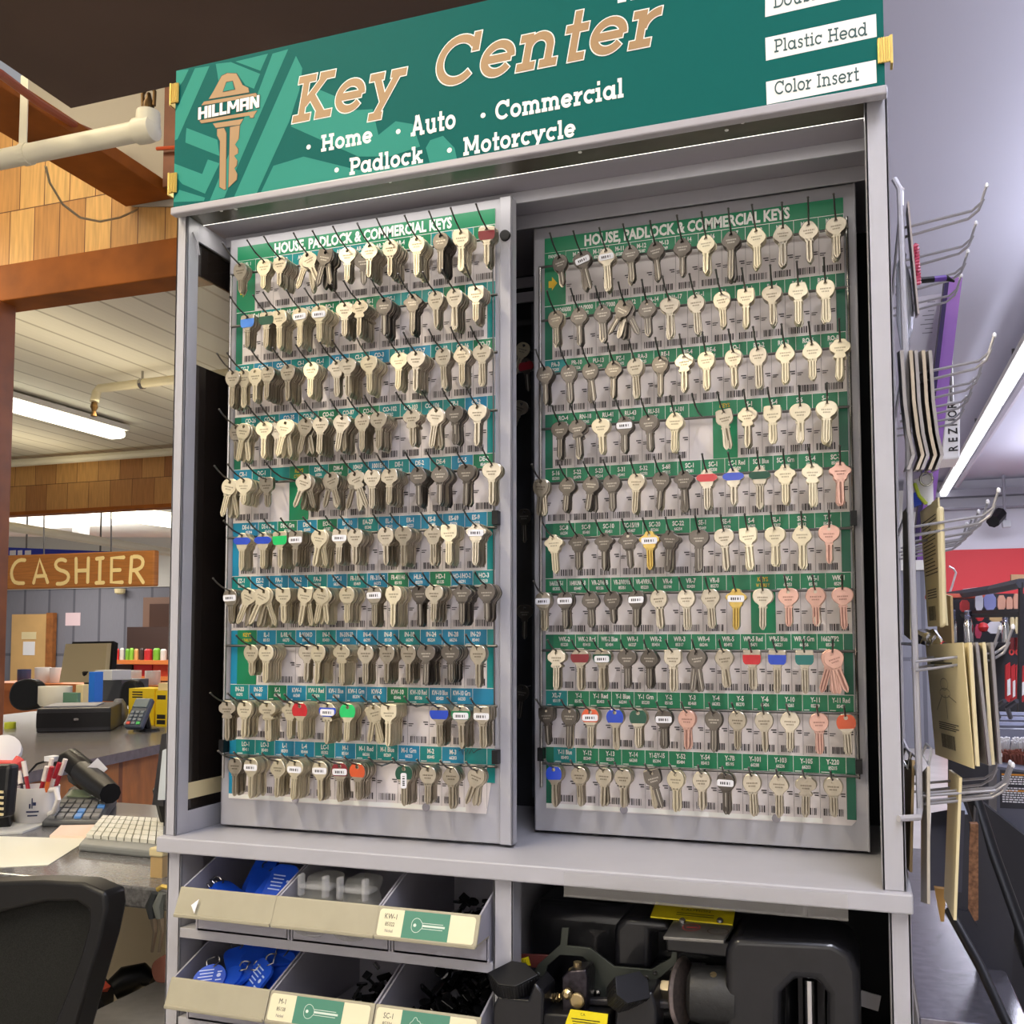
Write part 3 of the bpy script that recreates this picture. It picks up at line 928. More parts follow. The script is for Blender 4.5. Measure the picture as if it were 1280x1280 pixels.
def blade_me(fin, var):
    k = (fin, var)
    if k not in _LM:
        _LM[k] = blade_mb(var // 2, (4.0, 4.4)[var % 2], 1 + var % 2, dark=True).mesh('blade', [FIN[fin], ENGR_SHADE[fin]])
    return _LM[k]
def cap_me(sh, c):
    k = (sh, c)
    if k not in _CM:
        P = outline(sh)
        lo = -12.5 if sh in 'ox' else -13.5
        if sh == 'x': lo = -11.2
        Q = []
        for x, y in P:
            y2 = max(min(y, -1.2 if sh != 'r' else 3.6), lo)
            Q.append((x * .95, y2))
        q2 = []
        for p in Q:
            if not q2 or (abs(p[0] - q2[-1][0]) + abs(p[1] - q2[-1][1])) > .05: q2.append(p)
        mb = MB()
        if sh == 'r':
            n = len(q2)
            H = []
            for x, y in q2:
                a = math.atan2(y, x); H.append((2.6 * math.cos(a), 2.6 * math.sin(a)))
            vs = [(x * MM, -1.5 * MM, y * MM) for x, y in H] + [(x * MM, -1.5 * MM, y * MM) for x, y in q2] + [(x * MM, -.9 * MM, y * MM) for x, y in q2]
            fs = [(k2 * n + i, k2 * n + (i + 1) % n, (k2 + 1) * n + (i + 1) % n, (k2 + 1) * n + i) for k2 in range(2) for i in range(n)]
            mb.add(vs, fs)
        else:
            mb.prism(q2, lambda p: (p[0] * MM, -1.5 * MM, p[1] * MM), lambda p: (p[0] * MM, -.9 * MM, p[1] * MM))
        _CM[k] = mb.mesh('colour_cap', CAPC[c])
    return _CM[k]
_ST = {}
def sticker_me(vert):
    if vert not in _ST:
        mb = MB()
        w, h = (21, 8.6) if not vert else (8, 20)
        cy = -7.6 if not vert else -15
        mb.prism(rounded(w, h, 2.4, 3, 0, cy), lambda p: (p[0] * MM, -2.1 * MM, p[1] * MM), lambda p: (p[0] * MM, -1.45 * MM, p[1] * MM), 0)
        rr = random.Random(5)
        t = -6.5
        while t < 6.0:
            b = rr.choice((.8, 1.2, 1.6))
            if not vert: q = [(t, cy - 1.9), (t + b, cy - 1.9), (t + b, cy + 1.5), (t, cy + 1.5)]
            else: q = [(-1.6, cy + t), (-1.6, cy + t + b), (1.6, cy + t + b), (1.6, cy + t)]
            mb.add([(x * MM, -2.18 * MM, y * MM) for x, y in q], [(0, 1, 2, 3)], 1)
            t += b + rr.choice((.6, .9, 1.7))
        _ST[vert] = mb.mesh('sticker', [STICK, INK])
    return _ST[vert]
NKEYS = 0
def link(name, me, parent):
    o = bpy.data.objects.new(name, me)
    COL.objects.link(o)
    o.parent = parent
    return o
def make_key(pos, sh, fin, caps, tilt, label, group, yaw=0.0, var=0, blen=30):
    global NKEYS
    NKEYS += 1
    e = thing('key', pos, label, 'key', group, (math.radians(random.Random(str(pos)).uniform(-4.5, 4.5)), math.radians(tilt), math.radians(yaw)))
    link('bow', bow_me(sh, fin), e)
    link('blade', blade_me(fin, blen * 2 + var % 2), e)
    for c in caps:
        if c in 'WV':
            s_ = link('sticker', sticker_me(c == 'V'), e)
        else:
            link('colour_cap', cap_me(sh, c), e)
    return e
STACK = MB()          # keys lying behind the front ones
SMATS = [NICK, PALE, DARK, BRASS, COPP]
SIDX = {'n': 0, 'b': 1, 'd': 2, 'g': 3, 'p': 4}
_SB, _SL = {}, {}
def stack_key(pos, sh, fin, tilt, yaw, blen=30):
    if blen not in _SL: _SL[blen] = blade_mb(blen, 4.2, 1)
    if sh not in _SB: _SB[sh] = bow_mb(sh, False)
    M = Euler((0, math.radians(tilt), math.radians(yaw)), 'XYZ').to_matrix()
    P = Vector(pos)
    for mb in (_SB[sh], _SL[blen]):
        STACK.add([P + M @ Vector(v) for v in mb.v], mb.f, SIDX[fin])

ORD = ['first', 'second', 'third', 'fourth', 'fifth', 'sixth', 'seventh', 'eighth', 'ninth', 'tenth', 'eleventh', 'twelfth', 'thirteenth', 'fourteenth', 'fifteenth']
# each entry: x px of the hanging hole, shape, finish, caps, tilt, keys behind   ('+' = shares its neighbour's hook, 'e' = empty hook)
LROWS = [
 "299 r n . 0 4 22;329 r b . 0 4 22;350 r n . 0 11 22;384 t n . -24 6;407 s d . 14 7;433 o n . 0 3;+451 o d . 0 0 22;462 t n . 0 12;488 r n . 0 13;521 r b . 0 9;551 r d . 0 9;576 s b . 0 9;608 s n K 0 5",
 "309 s n L 0 5;333.5 s n D 0 6;349 w b . 0 9;375 o b W 0 9;399 o b W 0 13;431 o n . 0 7;450 c n . 0 13;480 r d . 0 9;515.6 x d . 0 5;544 r n . 0 5;568 r n . 0 7;595 s n . 0 7",
 "291 r n . 0 8;303 r b . 0 3;+318 r b . 0 4;335 r n . 0 12;360 r n . 0 9;389 r b . 0 8;419 x n . 0 3;434.5 o n . 0 14;461 o b . 0 14;499 o b . 0 6;520 o n . 0 12;553.5 r n . 0 6;577.5 t n . 0 6;601 o n . 0 3",
 "294 r n . 0 4;+305 r b . 10 7;330.5 o b . 0 6;345 r n . 0 2;+357 o b . 12 9;383 r n . 12 8;401 h n . 0 8;427.6 h n . 7 9;453 r n . 0 8;473 o n . 0 14;514 c n . 0 5;545 t n . 8 5;568 o d . 0 6;596 o n . 0 4",
 "287 r b . 14 5;305 o b . 0 12 16;330 s n . 0 1 20;352 e;382 t n . 20 13;413 r n . -20 10;443 c n . -22 5;465 h n . 0 12;487 w n . 0 14;522.5 t d . 0 8;550 t d . 0 9;582 o d . 0 4;614 o n . 0 4",
 "303 x b B 0 6;329 x b B 0 6;350 s b E 0 12;370 s n W 0 11;400 h b . 12 11;425 s n W 0 6;444 r n . 0 14;482 r n . 0 11;504 o n . 0 13;541 x n . 0 5;561 s b . 0 8;595 x n W 0 7",
 "287 r n W 0 5;311 h b . 22 3;330 h b . 25 12;354 s b . 0 12;382 s b . 10 12;403 t b . 12 10;433.6 r b . 0 12;467.5 r n W 0 5;492 r b . 0 11;524 r d . 0 5;543 o n . 0 12;577.5 x d . 0 11;608 h d . 0 8",
 "314 r b . 0 7 21;333 r b . 0 15;382 o n . 0 2;398 r b . 0 11;427 c b . 0 10;457 r n . 0 6;484 r n . 0 7;510.5 r n . 0 9;533 o d . 0 12;563 o d . 0 11;596 r n . 0 3",
 "284 c n . 0 6 34;306 r b . 0 9;334 c b . 0 8;361 x b . 0 3;375 r b R 0 14;410 c b BW 0 9;435 r b E 0 13;467 x b . -14 8;486 s b . 0 12;519 e;549 o n B 0 9;576 o n GW 0 12;602 s n W 0 7",
 "294 r n . 0 7;314 r b W 0 9;348 t b . 0 7;369 o b W 0 12;400 r b W 0 6;425 r n KW 0 6;447 r n O 0 12;476 e;505 r n DV 0 9;535 r n . 0 6;564 t n . 0 6;596 r n . 20 3"]
RROWS = [
 "698 r d . -10 2 22;726 o d W -14 3;757 t n W -3 4 38;787 t d . -3 3;818 t d . -5 3;852 t d . 0 2;882 t b . 0 3;913.6 t d . 0 4 44;945 t b . 0 4;978 t n . 0 3;1010.5 t n . 0 3;1045 o n . 0 5",
 "693.4 r d . -2 3;722.5 t d . -2 3;751.6 t d . -2 3;780.6 s d . 30 5;807.8 t d . -2 3;836 o n . -3 3;869 r n . -3 3;901.6 r n . -2 3;932 s b . 0 4;964.6 o n . 0 4;997.4 w b . 0 4;1031.7 r b . 0 3",
 "680 h d . -4 4;709.5 r d . -4 3;736 r d . -8 2;766 t d . 0 2;793 r n . -4 4;824.5 r d . -2 3;854.5 c n . -2 3;882 r b . -2 3;916 r n . -3 3;947 r n . -2 3;981 t b . 0 3;1015 t b . 0 3;1050 c b . 2 3",
 "699 o d . 0 3;721 c d . -4 5;750 o b . -2 3;780 t d W 0 4;810 o d . -3 3;843 t b . 3 3;873 e;904 s n . -8 1;934 c n . 0 3;965 s b . 0 3;1000 o b . 0 3;1033.6 o b . 3 7",
 "676 r n . 6 5;709 t d . 4 4;739 t d . 6 4;763.5 h d . -2 3;795 h n . 2 3;826 h d . 5 3;854 x d . 0 4;883 x n R 0 4;916 x n B 0 3;949 x n D 0 3;981 x b . 0 4;1015 c b . 0 3;1050 x p . 0 3",
 "691 x b . -4 4;721 x d . -2 3;754 x d . -2 3;784 x d . -3 3;811 x g W 0 4;837 x d . 5 8;873 o d . 0 3;904 o n . -3 3;934 s b . -5 4;968 o b . 0 3;1002 t b . 0 3;1036 o p . 0 3",
 "678 r n W 0 4;705.5 r d W -2 4;737 t d . -2 3;764 r d . -4 4 22;795 r d W 0 4;822 r n . -4 3;857 r n . -2 3;887 h n . -4 3;919.5 x g W 0 2;953 o n . 0 2;985 o p . 0 2;1019 h p . 0 2;1053 o p . -3 2",
 "695 c n . 0 4;724 o n K 0 3;752 o n DW 0 4;783 o d . 0 3;811 t d . 0 4;840 s n . 0 3;870 h d . -8 5;904 h n . -8 4;939 s n R 0 2;971 s n B 0 2;1005 s n T 0 2;1040 h p . -20 6",
 "682 s d . -4 5;711 r d . 0 4;737.5 r n OW 0 5;768 r n B 0 4;797 r n D 0 4;829 r d W 0 4;858 r p . 0 3;891.5 r d . 0 3;921 r n . 0 3;954 r n . -2 2;987 h n . 0 2;1023 r p . -2 2;1057 r n O -3 2",
 "692 r n B -3 5;723 r n . 0 4;754 r n . 0 3;778.6 r n . 0 6;814 s d . -18 4;844 r b . 0 4;876 r n . 0 3;906.5 r d W 0 4;939 r n . -3 3;973 t n . 0 3;1007 c n . 0 3;1041 r n . 0 3"]
HOOKL = .051
def rack(rows, x0, z0, dpt, side, first, last):
    root = thing('hook_rack', (x0 + CW / 2, dpt, z0 - CH), 'wire key hook rack of ten rails on the %s sliding door' % side, 'rack')
    # upright rod
    ux = x0 - .0045
    MB().tube([(ux, dpt - .010, z0 - .045), (ux, dpt - .010, z0 - CH + .03)], .0022).build('upright', STEEL, root)
    if side == 'left':
        MB().tube([(x0 + CW - .001, dpt - .008, z0 - .03), (x0 + CW + .0015, dpt - .008, z0 - CH + .09)], .0012).build('upright', WIRED, root)
    else:
        MB().tube([(x0 + CW + .004, dpt - .010, z0 - .03), (x0 + CW + .004, dpt - .010, z0 - CH + .06)], .002).build('upright', STEEL, root)
    for (ex, r_) in ((ux, 9), (x0 + CW + .0045, 5 if side == 'left' else 5), (x0 + CW + .0045, 9)):
        zc = z0 - TITLE_H - r_ * PIT - .010
        MB().box(ex - .004, ex + .004, dpt - .016, dpt - .002, zc - .009, zc + .009).build('clip', BLACK, root)
    S = .046
    for r, row in enumerate(rows):
        zr = z0 - TITLE_H - r * PIT - HEAD - .0012
        ys = dpt - .010
        rail = MB().tube([(x0 - .006, ys, zr), (x0 + CW + .006, ys, zr)], .0019, 8).build('rail', WIRED, root)
        hooks = []
        items = row.split(';')
        n = 0
        for it in items:
            share = it.startswith('+')
            a = it.lstrip('+').split()
            px = float(a[0])
            # hole height on the picture follows from the rail height
            X = at(px, first[r] + (last[r] - first[r]) * (px - first[10]) / (last[10] - first[10]), Y=dpt - S).x
            if not share:
                n += 1
                rr = random.Random(int(px * 7) + r)
                j = rr.uniform(-.0015, .0015)
                L = HOOKL + rr.uniform(-.004, .004)
                h = MB().tube([(X, ys, zr + .0005), (X + j * .3, dpt - L * .9, zr - .0008), (X + j * .5, dpt - L - .002, zr + .001), (X + j, dpt - L - .014, zr + .0040), (X + j * 1.2, dpt - L - .025, zr + .0090), (X + j * 1.5, dpt - L - .034, zr + .0145)], .00112, 6)
                h.lathe([(.0012, -.001), (.0017, 0), (.0012, .001)], (X + j * 1.5, dpt - L - .034, zr + .0145), (0, -.7, .7), 6)
                h.build('hook', WIRED, rail)
            if a[1] == 'e': continue
            sh, fin, caps, tilt, cnt = a[1], a[2], a[3].replace('.', ''), float(a[4]), int(a[5])
            rr = random.Random(int(px * 13) + r * 77 + dpt * 1000)
            z = zr - .0032 - (.010 if share and sh == 'o' and cnt == 0 else 0)
            f_ = .0 if cnt > 6 else (6 - cnt) * .0012
            yk = dpt - S + f_
            if len(caps) and any(c in CAPW for c in caps):
                cw_ = [CAPW[c] for c in caps if c in CAPW][0] + '-capped'
                desc = '%s %s-headed key' % (cw_, KW[sh])
                if any(c in 'WV' for c in caps): desc = '%s key with white sticker' % cw_
            elif caps: desc = '%s key with white sticker' % FINW[fin]
            else: desc = '%s %s-headed key' % (FINW[fin], KW[sh])
            if share:
                lab = '%s beside the %s hook of the %s row, %s panel' % (desc, ORD[n - 1], ORD[r], side)
            else:
                lab = '%s, %s hook of the %s row on the %s panel' % (desc, ORD[n - 1], ORD[r], side)
            blen = int(a[6]) if len(a) > 6 else rr.choice((27, 29, 31, 33))
            yaw = rr.uniform(-9, 9) + (4 if side == 'left' else -4)
            make_key((X, yk, z), sh, fin, caps, tilt + rr.uniform(-1.2, 1.2), lab, 'keys on the %s panel' % side, yaw * .6, int(px) % 6, blen)
            k0 = 1
            # fanned pairs: the second key swings the other way
            if abs(tilt) >= 6 and cnt >= 5:
                lab2 = '%s fanned behind the %s hook front key, %s row, %s panel' % ('%s %s-headed key' % (FINW[fin], KW[sh]), ORD[n - 1], ORD[r], side)
                make_key((X, yk + .0028, z), sh, fin, '', -tilt * .8, lab2, 'keys on the %s panel' % side, -yaw * .4, int(px + 1) % 6, blen)
                k0 = 2
            for k in range(k0, cnt + 1):
                y = yk + k * .0032
                if y > ys - .003: break
                stack_key((X + rr.uniform(-.0006, .0006), y, z), sh, fin if rr.random() < .8 else 'n', tilt * (1 - k / (cnt + 1)) * (.6 if abs(tilt) >= 6 else 1) + rr.uniform(-3.5, 3.5), rr.uniform(-3, 3), blen)
LF = [326.6, 406, 470, 534, 605, 673, 738, 811, 879, 949, 290]
LL = [295, 370, 437, 516, 591, 661, 737, 812, 890, 963, 605]
RF = [320, 395, 466, 534, 600, 669, 742, 811, 878, 954, 690]
RL = [271, 355, 428, 505, 576, 656, 739, 809, 890, 968, 1045]
rack(LROWS, X1_, Z1_, D1, 'left', LF, LL)
rack(RROWS, X2_, Z2_, D2, 'right', RF, RL)
so = solo(STACK, 'stacked_keys', SMATS, 'rows of spare keys stacked on the hooks behind the front keys', 'keys')
so['kind'] = 'stuff'

# ================================================================== THE STORE AROUND IT
FZ = -1.25
def at2(px, py, **k): return at(px, py, **k)
FLOORM = mat('grey_floor', (176, 171, 166), .35, noise=.12, nscale=3)
struct(MB().box(-24, 8, -7, 20, FZ - .05, FZ).build('floor', FLOORM))
struct(MB().box(-7, 6, -5.6, -5.5, FZ, 3.6).build('wall_front', mat('shop_wall', (222, 220, 218), .8)), 'cream shop wall behind the viewer')  # added unseen wall; its lit face reflects in the key fronts
CEILM = mat('lavender_ceiling', (190, 190, 206), .8, noise=.02, nscale=.6)
CZ = 2.55
struct(MB().box(-.30, 8, 1.2, 15.2, CZ, CZ + .1).box(1.0, 8, -7, 1.2, CZ, CZ + .1).build('ceiling', CEILM), 'pale lavender store ceiling on the right')
# dark underside of the loft above the cabinet
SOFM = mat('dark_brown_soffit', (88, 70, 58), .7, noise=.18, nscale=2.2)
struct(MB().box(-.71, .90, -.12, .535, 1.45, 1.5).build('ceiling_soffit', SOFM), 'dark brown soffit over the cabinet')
# shingle-clad header wall with its beam and post
YB = 1.6
DRY = mat('grey_drywall', (176, 168, 152), .8, noise=.06, nscale=2)
dw_ = [(lambda v: (v.x, v.z))(at(x, y, Y=YB - .01)) for x, y in ((226, 258), (165, 258), (30, 128), (50, 40), (226, 20))]
struct(MB().prism(dw_, lambda p: (p[0], YB - .012, p[1]), lambda p: (p[0], YB - .004, p[1])).build('wall_left', DRY), 'bare grey drywall above the wood rafter')
SHIN = plankmat('cedar_shingles', ((234, 184, 108), (196, 138, 72)), ('X', 'Z'), .21, .115, .0022, (110, 66, 30), .37, .55, .12, 1.637, True)
SHIN2 = plankmat('cedar_shingles_far', ((222, 170, 98), (158, 100, 52)), ('X', 'Z'), .245, .24, .003, (110, 70, 34), .43, .55, .10, 1.46, True)
struct(MB().box(-3.6, -.95, YB, YB + .06, 1.635, 2.16).build('wall_header', SHIN), 'band of cedar shingles over the office opening')
struct(MB().box(-9, -.3, -2.5, YB + .06, 2.72, 2.76).build('ceiling_left', DRY), 'grey ceiling above the wood rafter')
BEAM = mat('beam_wood', (146, 82, 28), .6, noise=.25, nscale=7, spec=.2)
struct(MB().box(-3.6, -.95, YB - .02, YB + .10, 1.505, 1.640).build('trim_1', BEAM, bevel=.004), 'stained wood beam under the shingle band')
struct(MB().box(-2.25, at(17, 500, Y=YB + .05).x, YB - .03, YB + .05, FZ, 1.51).build('trim_2', mat('post_wood', (132, 76, 38), .35, noise=.3, nscale=6), bevel=.004), 'stained wood post at the office opening')
# rafter running away from the camera
pa, pb = at(167, 260, Y=YB), at(212, 255, Y=YB)
RZ = pa.z
raf = MB().box(pa.x - .02, pb.x + .03, -.4, YB - .014, RZ, RZ + .045)
struct(raf.build('trim_4', BEAM, bevel=.004), 'stained wood rafter running back to the shingle band')
struct(MB().box(at(204, 200, Y=YB - .1).x, at(226, 200, Y=YB - .1).x, YB - .1, YB - .02, RZ, 2.6).build('trim_3', WOODD), 'dark wood stud beside the drywall')
# red cable and orange wire along the rafter
q = at(95, 165, Y=1.2); q2 = at(0, 92, Y=.55); q3 = at(145, 178, Y=1.62)
solo(MB().tube([at(-30, 76, Y=.5), at(0, 92, Y=.6), at(48, 128, Y=.85), at(95, 157, Y=1.15), at(145, 178, Y=1.54)], .011, 8), 'conduit', mat('red_conduit', (150, 66, 40), .5), 'thin red conduit running along the wood rafter at top left', 'conduit')
solo(MB().tube([at(196, 186, Y=1.48), at(222, 184, Y=1.48)], .006, 6), 'wire', mat('orange_wire', (190, 80, 40), .5), 'orange wire crossing the drywall beside the header sign', 'wire')
# sprinkler pipe
PIPEM = mat('white_pipe', (220, 214, 190), .4)
pr = thing('sprinkler_pipe', at(100, 192, Y=.85), 'white sprinkler pipe with an elbow and a brass head, top left', 'pipe')
A_, B_ = at(-60, 212, Y=.85), at(176, 181, Y=.85)
B_.z = A_.z
MB().tube([A_, B_], .026, 16).build('pipe', PIPEM, pr, smooth=True)
ctr = at(183, 178, Y=.85); ctr.z = A_.z
k_ = .72
MB().lathe([(.034 * k_, -.045 * k_), (.045 * k_, -.04 * k_), (.047 * k_, .0), (.043 * k_, .03 * k_), (.02 * k_, .045 * k_)], ctr, (1, 0, 0), 16).lathe([(.04 * k_, -.01), (.043 * k_, .03 * k_), (.041 * k_, .062 * k_), (.03 * k_, .064 * k_)], ctr + Vector((.004, 0, 0)), (0, 0, 1), 16).build('elbow', PIPEM, pr, smooth=True)
t = ctr + Vector((.004, 0, .062 * k_))
hd = MB().lathe([(.018 * k_, 0), (.02 * k_, .03 * k_), (.012 * k_, .05 * k_), (.007 * k_, .07 * k_)], t, (0, 0, 1), 12)
for sx in (-1, 1):
    hd.tube([t + Vector((sx * .024 * k_, 0, .02 * k_)), t + Vector((sx * .026 * k_, 0, .07 * k_)), t + Vector((sx * .008 * k_, 0, .095 * k_))], .005, 6)
hd.lathe([(.008 * k_, .09 * k_), (.034 * k_, .1 * k_), (.03 * k_, .112 * k_), (.01 * k_, .108 * k_)], t, (0, 0, 1), 12)
hd.build('sprinkler_head', mat('old_brass', (96, 72, 40), .35, .8), pr, smooth=True)
c = at(33, 205, Y=.85); c.z = A_.z
MB().lathe([(.029, -.010), (.029, .010)], c, (1, 0, 0), 16).box(c.x - .013, c.x + .013, .835, .838, c.z + .02, 1.78).build('pipe_hanger', PIPEM, pr)
solo(MB().tube([at(57, 208, Y=.86), at(62, 228, Y=.9), at(78, 255, Y=1.0), at(100, 272, Y=1.1), at(125, 277, Y=1.3), at(150, 272, Y=1.45), at(172, 262, Y=1.57)], .0036, 6), 'hanging_cable', mat('grey_cable', (168, 150, 110), .5), 'thin cable hanging in a loop from the white pipe', 'cable')

# ---- office beyond the opening
Y2 = 6.0
C2 = 1.95
PLK = plankmat('white_planks', ((226, 222, 204), (216, 212, 194)), ('Y', 'X'), .20, 9.0, .010, (176, 170, 150), 0, .6, .02)
struct(MB().box(-9.0, -1.9, YB + .1, Y2, C2, C2 + .06).build('ceiling_office', PLK), 'white plank ceiling of the office')
struct(MB().box(-9.0, -2.0, Y2, Y2 + .06, 1.455, C2).build('wall_band', SHIN2), 'far band of cedar shingles above the cashier sign')
struct(MB().box(-9.0, -2.0, Y2 - .03, Y2 + .1, 1.43, 1.462).build('trim_5', BEAM), 'wood trim under the far shingle band')
struct(MB().box(-20.0, 1.0, Y2 + .1, 14.2, 2.35, 2.4).build('ceiling_back', mat('back_ceiling', (210, 208, 202), .8)), 'pale ceiling of the back room')
GREYW = plankmat('grey_battens', ((126, 126, 136), (118, 118, 128)), ('Z', 'X'), .60, 9.0, .03, (92, 92, 102), 0, .7, .03)
struct(MB().box(-20, 2.0, 14.0, 14.1, FZ, 1.28).build('wall_back', GREYW), 'grey batten wall of the back room')
struct(MB().box(-20, 2.0, 13.96, 14.0, 1.26, 2.4).build('wall_soffit', mat('pale_soffit', (206, 204, 198), .8)), 'pale soffit above the grey batten wall')
p0, p1 = at(15, 768, Y=13.9), at(66, 850, Y=13.9)
dr_ = thing('door_1', (p0.x, 13.9, FZ), 'plain tan wooden door in the grey back wall', 'door')
MB().box(p0.x, p1.x - .08, 13.9, 13.95, FZ, p0.z).build('door_panel', mat('tan_door', (206, 166, 108), .4, noise=.08, nscale=2), dr_)
MB().box(p1.x - .16, p1.x, 13.86, 13.96, FZ, p0.z + .02).build('door_frame', WOOD, dr_)
dr_['kind'] = 'structure'
for (a, b, c, d, mt, lb) in ((29, 802, 43, 819, STICK, 'white notice taped lower on the tan door'), (27, 790, 45, 799, CREAM, 'small cream notice taped higher on the tan door'),
                           (82, 766, 100, 782, mat('pink_notice', (226, 200, 206), .6), 'pinkish paper notice on the grey batten wall')):
    yn = 13.892 if a < 60 else 13.994
    u, v = at(a, b, Y=yn), at(c, d, Y=yn)
    solo(MB().box(u.x, v.x, yn, yn + .006, v.z, u.z), 'notice', mt, lb, 'notice')
# brown framed window at the right end of the grey wall
u, v = at(181, 747, Y=13.9), at(226, 803, Y=13.9)
w_ = thing('window_1', (u.x, 13.9, v.z), 'brown wood framed dark window at the end of the grey wall', 'window')
MB().box(u.x, v.x, 13.86, 13.93, v.z, u.z).build('window_frame', mat('brown_frame', (122, 92, 76), .5), w_)
a, b = at(187, 755, Y=13.84), at(226, 784, Y=13.84)
MB().box(a.x, b.x, 13.84, 13.855, b.z, a.z).build('window_pane', mat('dark_pane', (76, 52, 42), .3), w_)
w_['kind'] = 'structure'
# ceiling fluorescent in the office
u, v = at(-10, 512, Z=C2 - .12), at(150, 549, Z=C2 - .12)
lx = v.x
fx = thing('ceiling_light', (lx, v.y, C2), 'long lit fluorescent fixture under the white plank ceiling', 'ceiling light')
MB().box(lx - .09, lx + .09, v.y - 2.6, v.y, C2 - .06, C2 - .02).box(lx - .04, lx + .04, v.y - .7, v.y - .6, C2 - .03, C2).box(lx - .04, lx + .04, v.y - 2.2, v.y - 2.1, C2 - .03, C2).build('housing', WHITE, fx)
MB().box(lx - .075, lx + .075, v.y - 2.6, v.y - .01, C2 - .125, C2 - .06).build('lamp_tube', emat('warm_tube', (255, 250, 226), 5.0), fx, bevel=.03)
# sprinkler branch on the office ceiling
q = at(121, 490, Z=C2 - .1)
dp = thing('sprinkler_pipe', q, 'cream sprinkler branch pipe hung under the plank ceiling', 'pipe')
MB().tube([q + Vector((0, -.02, -.07)), q + Vector((0, 0, -.0)), q + Vector((.02, .0, .02)), q + Vector((1.5, -.06, .02))], .028, 10).build('pipe', mat('cream_pipe', (214, 206, 176), .4), dp, smooth=True)
MB().lathe([(.016, 0), (.024, -.03), (.012, -.06), (.02, -.09), (.004, -.095)], q + Vector((0, -.02, -.07)), (0, 0, 1), 10).build('sprinkler_head', mat('old_brass', (96, 72, 40), .35, .8), dp)
MB().tube([q + Vector((.36, -.01, .02)), q + Vector((.36, -.01, .1))], .008, 6).lathe([(.034, -.012), (.034, .012)], q + Vector((.36, -.01, .02)), (1, 0, 0), 10).build('hanger', STEEL, dp)
# thin pipe in front of the far band
a, b = at(10, 579, Y=Y2 - .15), at(216, 565, Y=Y2 - .15)
solo(MB().tube([a + Vector((-2, 0, 0)), b + Vector((.9, 0, 0))], .035, 8), 'thin_pipe', PIPEM, 'white pipe along the top of the far shingle band', 'pipe')
# back room: pipe on its way under the ceiling, duct, strip lights, hangers
a, b = at(-20, 653, Y=5.2), at(222, 692, Y=6.8)
b2 = at(222, 692, Y=7.6)
solo(MB().tube([a, b2], .042, 10), 'white_pipe', PIPEM, 'long white pipe slanting above the cashier sign', 'pipe')
a, b = at(10, 650, Y=9), at(222, 652, Y=9)
solo(MB().tube([a, b + Vector((.6, 0, 0))], .22, 16), 'duct', mat('duct_white', (222, 220, 214), .5), 'wide pale round duct behind the far shingle band', 'duct', smooth=True)
solo(MB().tube([(at(101, 669, Y=8.6).x, 8.6, 2.36), at(101, 669, Y=8.6)], .10, 12), 'vent_stub', WHITE, 'short white vertical vent stub above the cashier sign', 'vent')
a, b = at(131, 640, Y=8.0), at(218, 652, Y=8.2)
bl = thing('ceiling_light', (a + b) / 2, 'white strip light partly hidden by the cabinet, back room', 'ceiling light')
dirv = (b - a).normalized()
MB().tube([a, a + (b - a) * .46], .07, 8).tube([a + (b - a) * .5, b], .075, 8).build('lamp_tube', emat('warm_tube', (255, 250, 226), 5.0), bl)
MB().tube([a + Vector((0, .1, .1)), b + Vector((0, .1, .1))], .06, 6).build('housing', WHITE, bl)
# cashier sign
YC = 5.0
TL, TR, BR_, BL_ = at(0, 694, Y=YC), at(193, 688, Y=YC), at(192, 732.5, Y=YC), at(0, 737, Y=YC)
zt_, zb_ = (TL.z + TR.z) / 2, (BR_.z + BL_.z) / 2
cs_ = thing('cashier_sign', ((TL.x + TR.x) / 2, YC, zb_), 'wooden board sign with routed cream letters reading CASHIER', 'sign')
MB().box(TL.x - .1, TR.x, YC, YC + .06, zb_, zt_).build('board', plankmat('sign_pine', ((196, 128, 58), (184, 116, 50)), ('X', 'Z'), .5, 3.0, .001, (150, 90, 40), 0, .5, .12), cs_, bevel=.012)
cf = Flat((0, YC - .002, 0), (1, 0, 0), (0, 0, 1), (0, -1, 0))
G5 = (5.333, 0, 660)
def cpt(x, y):
    p = at(x / 5.333, y / 5.333 + 660, Y=YC - .002); return (p.x, p.z)
CASH = [[(178, 215), (130, 212), (95, 240), (75, 290), (82, 340), (105, 368), (175, 368)],
        [(225, 365), (265, 210), (318, 362)], [(240, 322), (305, 318)],
        [(445, 222), (415, 208), (380, 218), (368, 250), (390, 278), (440, 292), (460, 318), (450, 355), (415, 372), (372, 372)],
        [(508, 205), (508, 362)], [(590, 202), (585, 360)], [(508, 285), (588, 282)],
        [(645, 205), (688, 200)], [(668, 203), (664, 365)], [(642, 366), (690, 364)],
        [(825, 196), (745, 200), (742, 362), (815, 362)], [(745, 282), (800, 280)],
        [(878, 195), (868, 362)], [(878, 192), (930, 190), (955, 215), (950, 255), (920, 278), (875, 284)], [(905, 284), (955, 362)]]
for stt in CASH:
    pts = [cpt(*p) for p in stt]
    if len(pts) > 4: pts = chaikin(pts, 1, False)
    cf.stroke(pts, .030, 0, 4)
    for p in (pts[0], pts[-1]): cf.disc(p[0], p[1], .0148, 0, 5)
cf.mb.build('lettering', mat('cream_letters', (252, 226, 160), .5), cs_)
MB().tube([at(55, 645, Y=5.03), at(55, 694, Y=5.03)], .006, 5).tube([at(139, 640, Y=5.03), at(139, 692, Y=5.03)], .006, 5).build('hanging_chain', WIRED, cs_)
